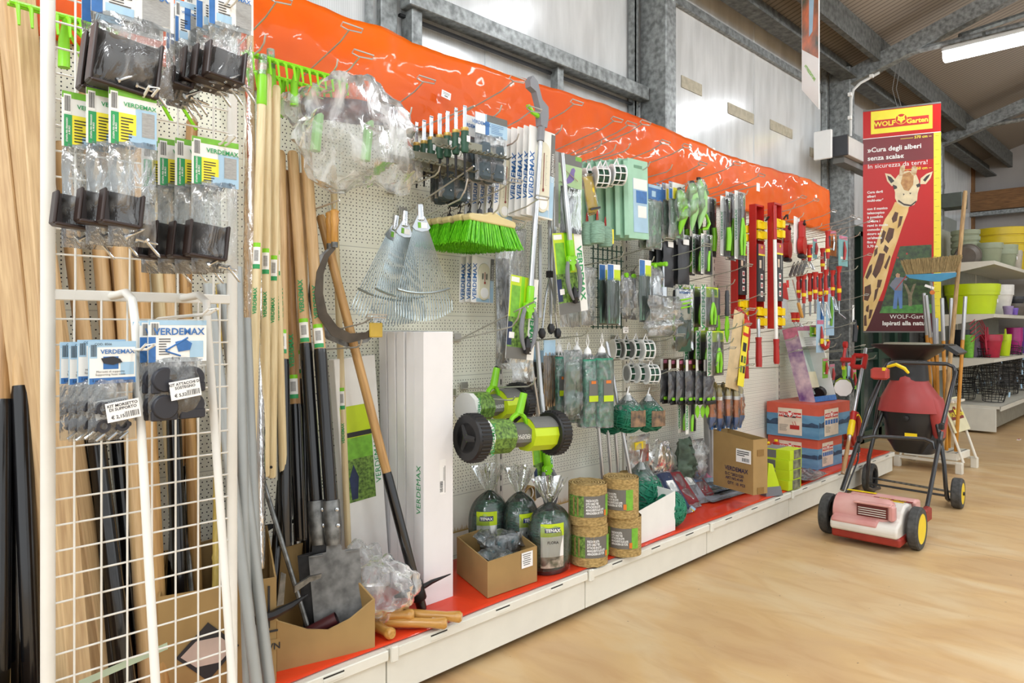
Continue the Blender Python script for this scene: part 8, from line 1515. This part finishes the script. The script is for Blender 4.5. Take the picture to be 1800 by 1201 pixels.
# second gondola with plant pots
GX, GY = 9.47, 2.36; SH = mat('shelf_cream', '#d9d5c6', .45, var=.04)
def zpx(px, py, Y): return P(px, py, Y).z
zs = [zpx(1755, 463, 1.78), zpx(1742, 552, 1.78), zpx(1748, 630, 1.78)]
t = thing('pot_shelving', 'cream metal shelving with plant pots at the back right', 'shelving', (GX, 1.68, 0))
MB().box((1.75, .66, 1.2), (3.5, .03, 2.4)).build('back_panel', mat('grey_back_panel', '#9a9b8e', .5), t)
for z, nm in zip(zs, ('upper_shelf', 'middle_shelf', 'lower_shelf')):
    mb = MB().box((1.75, .36, z-.012), (3.5, .6, .024)).box((1.75, .065, z-.02), (3.5, .012, .04)); mb.build(nm, SH, t)
    MB().add([(-.004, .06, z-.04), (-.004, .64, z-.16), (-.004, .64, z), (-.004, .06, z), (.004, .06, z-.04), (.004, .64, z-.16), (.004, .64, z), (.004, .06, z)], [(0, 1, 2, 3), (7, 6, 5, 4), (0, 4, 5, 1), (2, 6, 7, 3), (1, 5, 6, 2), (3, 7, 4, 0)]).build('shelf_bracket', SH, t)
MB().box((1.75, .33, .30), (3.5, .66, .03)).box((1.75, .0, .29), (3.5, .012, .05)).build('base_shelf', SH, t); MB().box((0, .34, .155), (.02, .60, .26), bv=.003).build('end_panel', SH, t)
MB().box((1.75, .09, .155), (3.5, .02, .2)).build('kick_panel', mat('kick_grey', '#8d8a7c', .5), t)
for x in (.02, 1.0, 2.0): MB().box((x, .665, 1.2), (.04, .05, 2.4)).build('upright', SH, t)
def pot(px, pyb, wpx, hpx, Y, m, label, n=1, dz=.05, z=None, kind='plant_pot', k=.78, oval=1.0, ry=0, group=None, lab=False, rim=True):
    b_ = P(px, pyb, Y); dep = b_.x*CT+b_.y*ST; s_ = dep/F_PX; r = wpx*s_/2; h = hpx*s_; zz_ = z if z is not None else b_.z
    t = thing(kind, label.format('lowest' if n > 1 else ''), 'plant pot', (b_.x, Y, zz_), ry=ry, group=group)
    MB().lathe([(r*k*.98, 0), (r*k, .003), (r*.95, h*.72), (r*1.0, h*.72), (r*1.02, h-.006), (r, h), (r*.93, h), (r*.9, h*.7), (r*k*.9, .01), (0, .01)], 26, sx=oval).build('pot_wall', m, t, 30)
    if lab: MB().box((.0, -r*.93, h*.5), (.05, .004, .04)).build('price_label', LABEL, t)
    if n > 1:
        for i in range(1, n): dup(t, (b_.x, Y, zz_+i*dz), label.format('position %d' % i) if False else label.format(['', 'second', 'third', 'fourth', 'fifth', 'sixth', 'seventh'][i] if i < n-1 else 'topmost'))
    return t
SAGE = mat('sage_pot', '#8d957a', .45, var=.06); MUST = mat('mustard_pot', '#c9ae12', .4, var=.05); LP = mat('lime_pot', '#bfd60f', .35, var=.04); WPOT = mat('white_pot', '#e2e0da', .4); TAUPE = mat('taupe_pot', '#6a6158', .5); PUR = mat('purple_pot', '#5a2a84', .35); MAG = mat('magenta_pot', '#b01c78', .35); CRI = mat('crimson_pot', '#b0203c', .35); LIL = mat('lilac_pot', '#9a86b4', .4); DKP = mat('dark_pot', '#3a3b40', .4)
pot(1697, 461, 44, 26, 2.1, SAGE, 'sage green pot in the nested stack on the upper shelf, {}', 4, .075, z=zs[0]+.003, group='nested sage pots'); pot(1737, 461, 44, 35, 1.88, SAGE, 'single sage green pot at the front of the upper shelf', z=zs[0]+.003); pot(1764, 466, 42, 30, 1.86, SAGE, 'sage green pot with white label on the upper shelf, {}', 2, .06, z=zs[0]+.003, lab=True, group='labelled sage pots'); pot(1803, 475, 34, 30, 1.86, SAGE, 'sage pot nested at the right picture edge, {}', 4, .06, z=zs[0]+.003, group='nested sage pots at the edge')
pot(1757, 458, 84, 44, 2.05, MUST, 'mustard yellow trough pot in the nested stack, {}', 3, .12, z=zs[0]+.003, oval=.8, group='nested mustard pots', k=.85)
t = pot(1697, 452, 42, 22, 2.05, TAUPE, 'taupe bowl tipped on its side on the upper shelf', z=zs[0]+.075, ry=80)
pot(1787, 476, 18, 35, 1.84, mat('putty_pot', '#b5ac9c', .45), 'putty coloured pot leaning right of the mustard trough', z=zs[0]+.003)
pot(1708, 549, 82, 46, 2.05, LP, 'large lime green trough pot with white label', z=zs[1]+.003, oval=1.0, lab=True, k=.82); pot(1708, 549, 84, 46, 2.05, LP, 'lime green trough pot nested on top of the labelled one', z=zs[1]+.045, oval=1.0, k=.82)
pot(1752, 549, 50, 48, 1.92, WPOT, 'white pot beside the lime troughs, {}', 2, .03, z=zs[1]+.003, k=.7, group='nested white pots'); pot(1785, 520, 28, 18, 1.92, DKP, 'dark pot nested above the taupe one on the middle shelf', z=zs[1]+.13); pot(1784, 547, 32, 22, 1.92, TAUPE, 'taupe pot right of the white pots', z=zs[1]+.003); pot(1772, 552, 16, 15, 1.76, LIL, 'small lilac pot at the front of the middle shelf', z=zs[1]+.003); pot(1783, 552, 12, 12, 1.74, mat('violet_pot', '#7a5cc0', .4), 'small violet bowl beside the lilac pot', z=zs[1]+.003); pot(1797, 512, 30, 14, 1.95, LP, 'lime green pot at the right edge of the middle shelf', z=zs[1]+.15)
pot(1741, 628, 36, 40, 1.86, CRI, 'crimson pot with upright handle on the lower shelf', z=zs[2]+.003, k=.72); pot(1765, 624, 22, 38, 1.84, LP, 'tall lime pot beside the crimson pot', z=zs[2]+.003, k=.75, n=1)
pot(1782, 622, 26, 30, 1.9, MAG, 'magenta pot in the nested stack on the lower shelf, {}', 5, .03, z=zs[2]+.003, group='nested magenta pots'); pot(1797, 622, 24, 45, 1.86, PUR, 'tall purple pot at the right end of the lower shelf', z=zs[2]+.003, k=.65); pot(1690, 622, 30, 46, 2.2, DKP, 'dark grey pot behind the handles on the lower shelf', z=zs[2]+.003); pot(1716, 622, 22, 40, 2.0, mat('mauve_pot', '#8a7892', .4), 'mauve pot between the dark and crimson pots', z=zs[2]+.003); pot(1703, 622, 18, 40, 2.02, LGREEN, 'green pot behind the ochre handles', z=zs[2]+.003)
b_ = P(1735, 628, 1.86)
for i in range(5):
    t = thing('pot_hanger', 'crimson curved pot hanger arching left of the crimson pot, %s' % ['lowest', 'second', 'third', 'fourth', 'highest'][i], 'pot hanger', (b_.x-.02*i, b_.y, zs[2]+.05+.02*i)); MB().tube([(0, 0, 0), (-.03, .0, .12+.03*i), (-.12, .04, .22+.035*i), (-.28, .1, .14+.03*i)], .005, 6).build('arm', CRI, t, True)
t = thing('pot_handle', 'crimson upright strap handle standing in the crimson pot', 'pot hanger', (P(1735, 600, 1.86).x, 1.86, zs[2]+.2)); t.name = 'pot_strap'; MB().prism([(-.04, 0), (.08, 0), (.045, .16), (.0, .16)], .012).build('strap', CRI, t)
t = thing('pot_strap', 'lime upright strap handle standing in the lime pot', 'pot hanger', (P(1767, 600, 1.8).x, 1.8, zs[2]+.2)); MB().prism([(-.03, 0), (.07, 0), (.03, .14), (.0, .14)], .012).build('strap', LP, t)
t = thing('yellow_trough', 'yellow trough with pink packs on the shelf behind the banner', 'tray', P(1674, 494, 2.3)+Vector((-.9, 0, 0))); MB().box((0, 0, 0), (.5, .12, .06), bv=.01).build('tray_body', YEL, t); MB().box((-.05, 0, .045), (.3, .08, .04), bv=.005).build('pink_packs', PINK, t)
r = random.Random(12); WB = mat('black_wire', '#151517', .35, coat=.3)
def basket(lab):
    t = thing('wire_pot_holder', lab, 'wire basket', (0, 0, 0)); mb = MB();
    for z, k in ((.0, .8), (.06, .86), (.12, .95), (.15, 1.0)): mb.tube([(math.cos(a)*.18*k, math.sin(a)*.11*k, z) for a in [2*math.pi*i/12 for i in range(12)]], .0045, 5, closed=True)
    for i in range(10): a = 2*math.pi*i/10; mb.tube([(math.cos(a)*.144, math.sin(a)*.088, 0), (math.cos(a)*.18, math.sin(a)*.11, .15)], .004, 5)
    mb.tube([(-.18, 0, .15), (-.2, 0, .22), (-.16, .05, .25)], .004, 5); mb.tube([(.18, 0, .15), (.2, 0, .22), (.16, .05, .25)], .004, 5); mb.build('wire_frame', WB, t, True)
    MB().box((.12, -.10, .09), (.03, .004, .06)).build('hang_tag', LBLUE, t); return t
b0 = basket('x'); ck = kids(b0); n = 0; nmz = ['bottom', 'second', 'third', 'fourth', 'fifth', 'top']
for ci, px in enumerate((1700, 1742, 1778, 1805)):
    for k in range(6 if ci != 0 else 5):
        p = P(px, 735, 1.86 if ci else 2.12); lab = 'black wire plant pot holder, %s layer, %s column of the heap' % (nmz[k] if ci else nmz[k], ['leftmost', 'second', 'third', 'rightmost'][ci]); L_ = (p.x+r.uniform(-.03, .03), 1.88+r.uniform(-.04, .04)+.24*(ci == 0), .335+k*.095)
        if n == 0: b0.location = L_; b0['label'] = lab; b0['group'] = 'black wire pot holders in the heap'
        else: dup(b0, L_, lab, rz=r.uniform(-25, 25), ch=ck, rx=r.uniform(-8, 8), ry=r.uniform(-8, 8))
        n += 1
t = thing('litter_scrap', 'small red and white scrap on the floor before the pot shelving', 'litter', G(1789, 773)+Vector((0, 0, .002))); MB().prism([(-.06, 0), (.05, -.01), (.06, .02), (-.02, .03)], .003, M=Matrix.Rotation(R_(90), 4, 'X')).build('scrap', LABEL, t); MB().box((.0, -.01, .004), (.04, .02, .003)).build('red_print', RED, t)
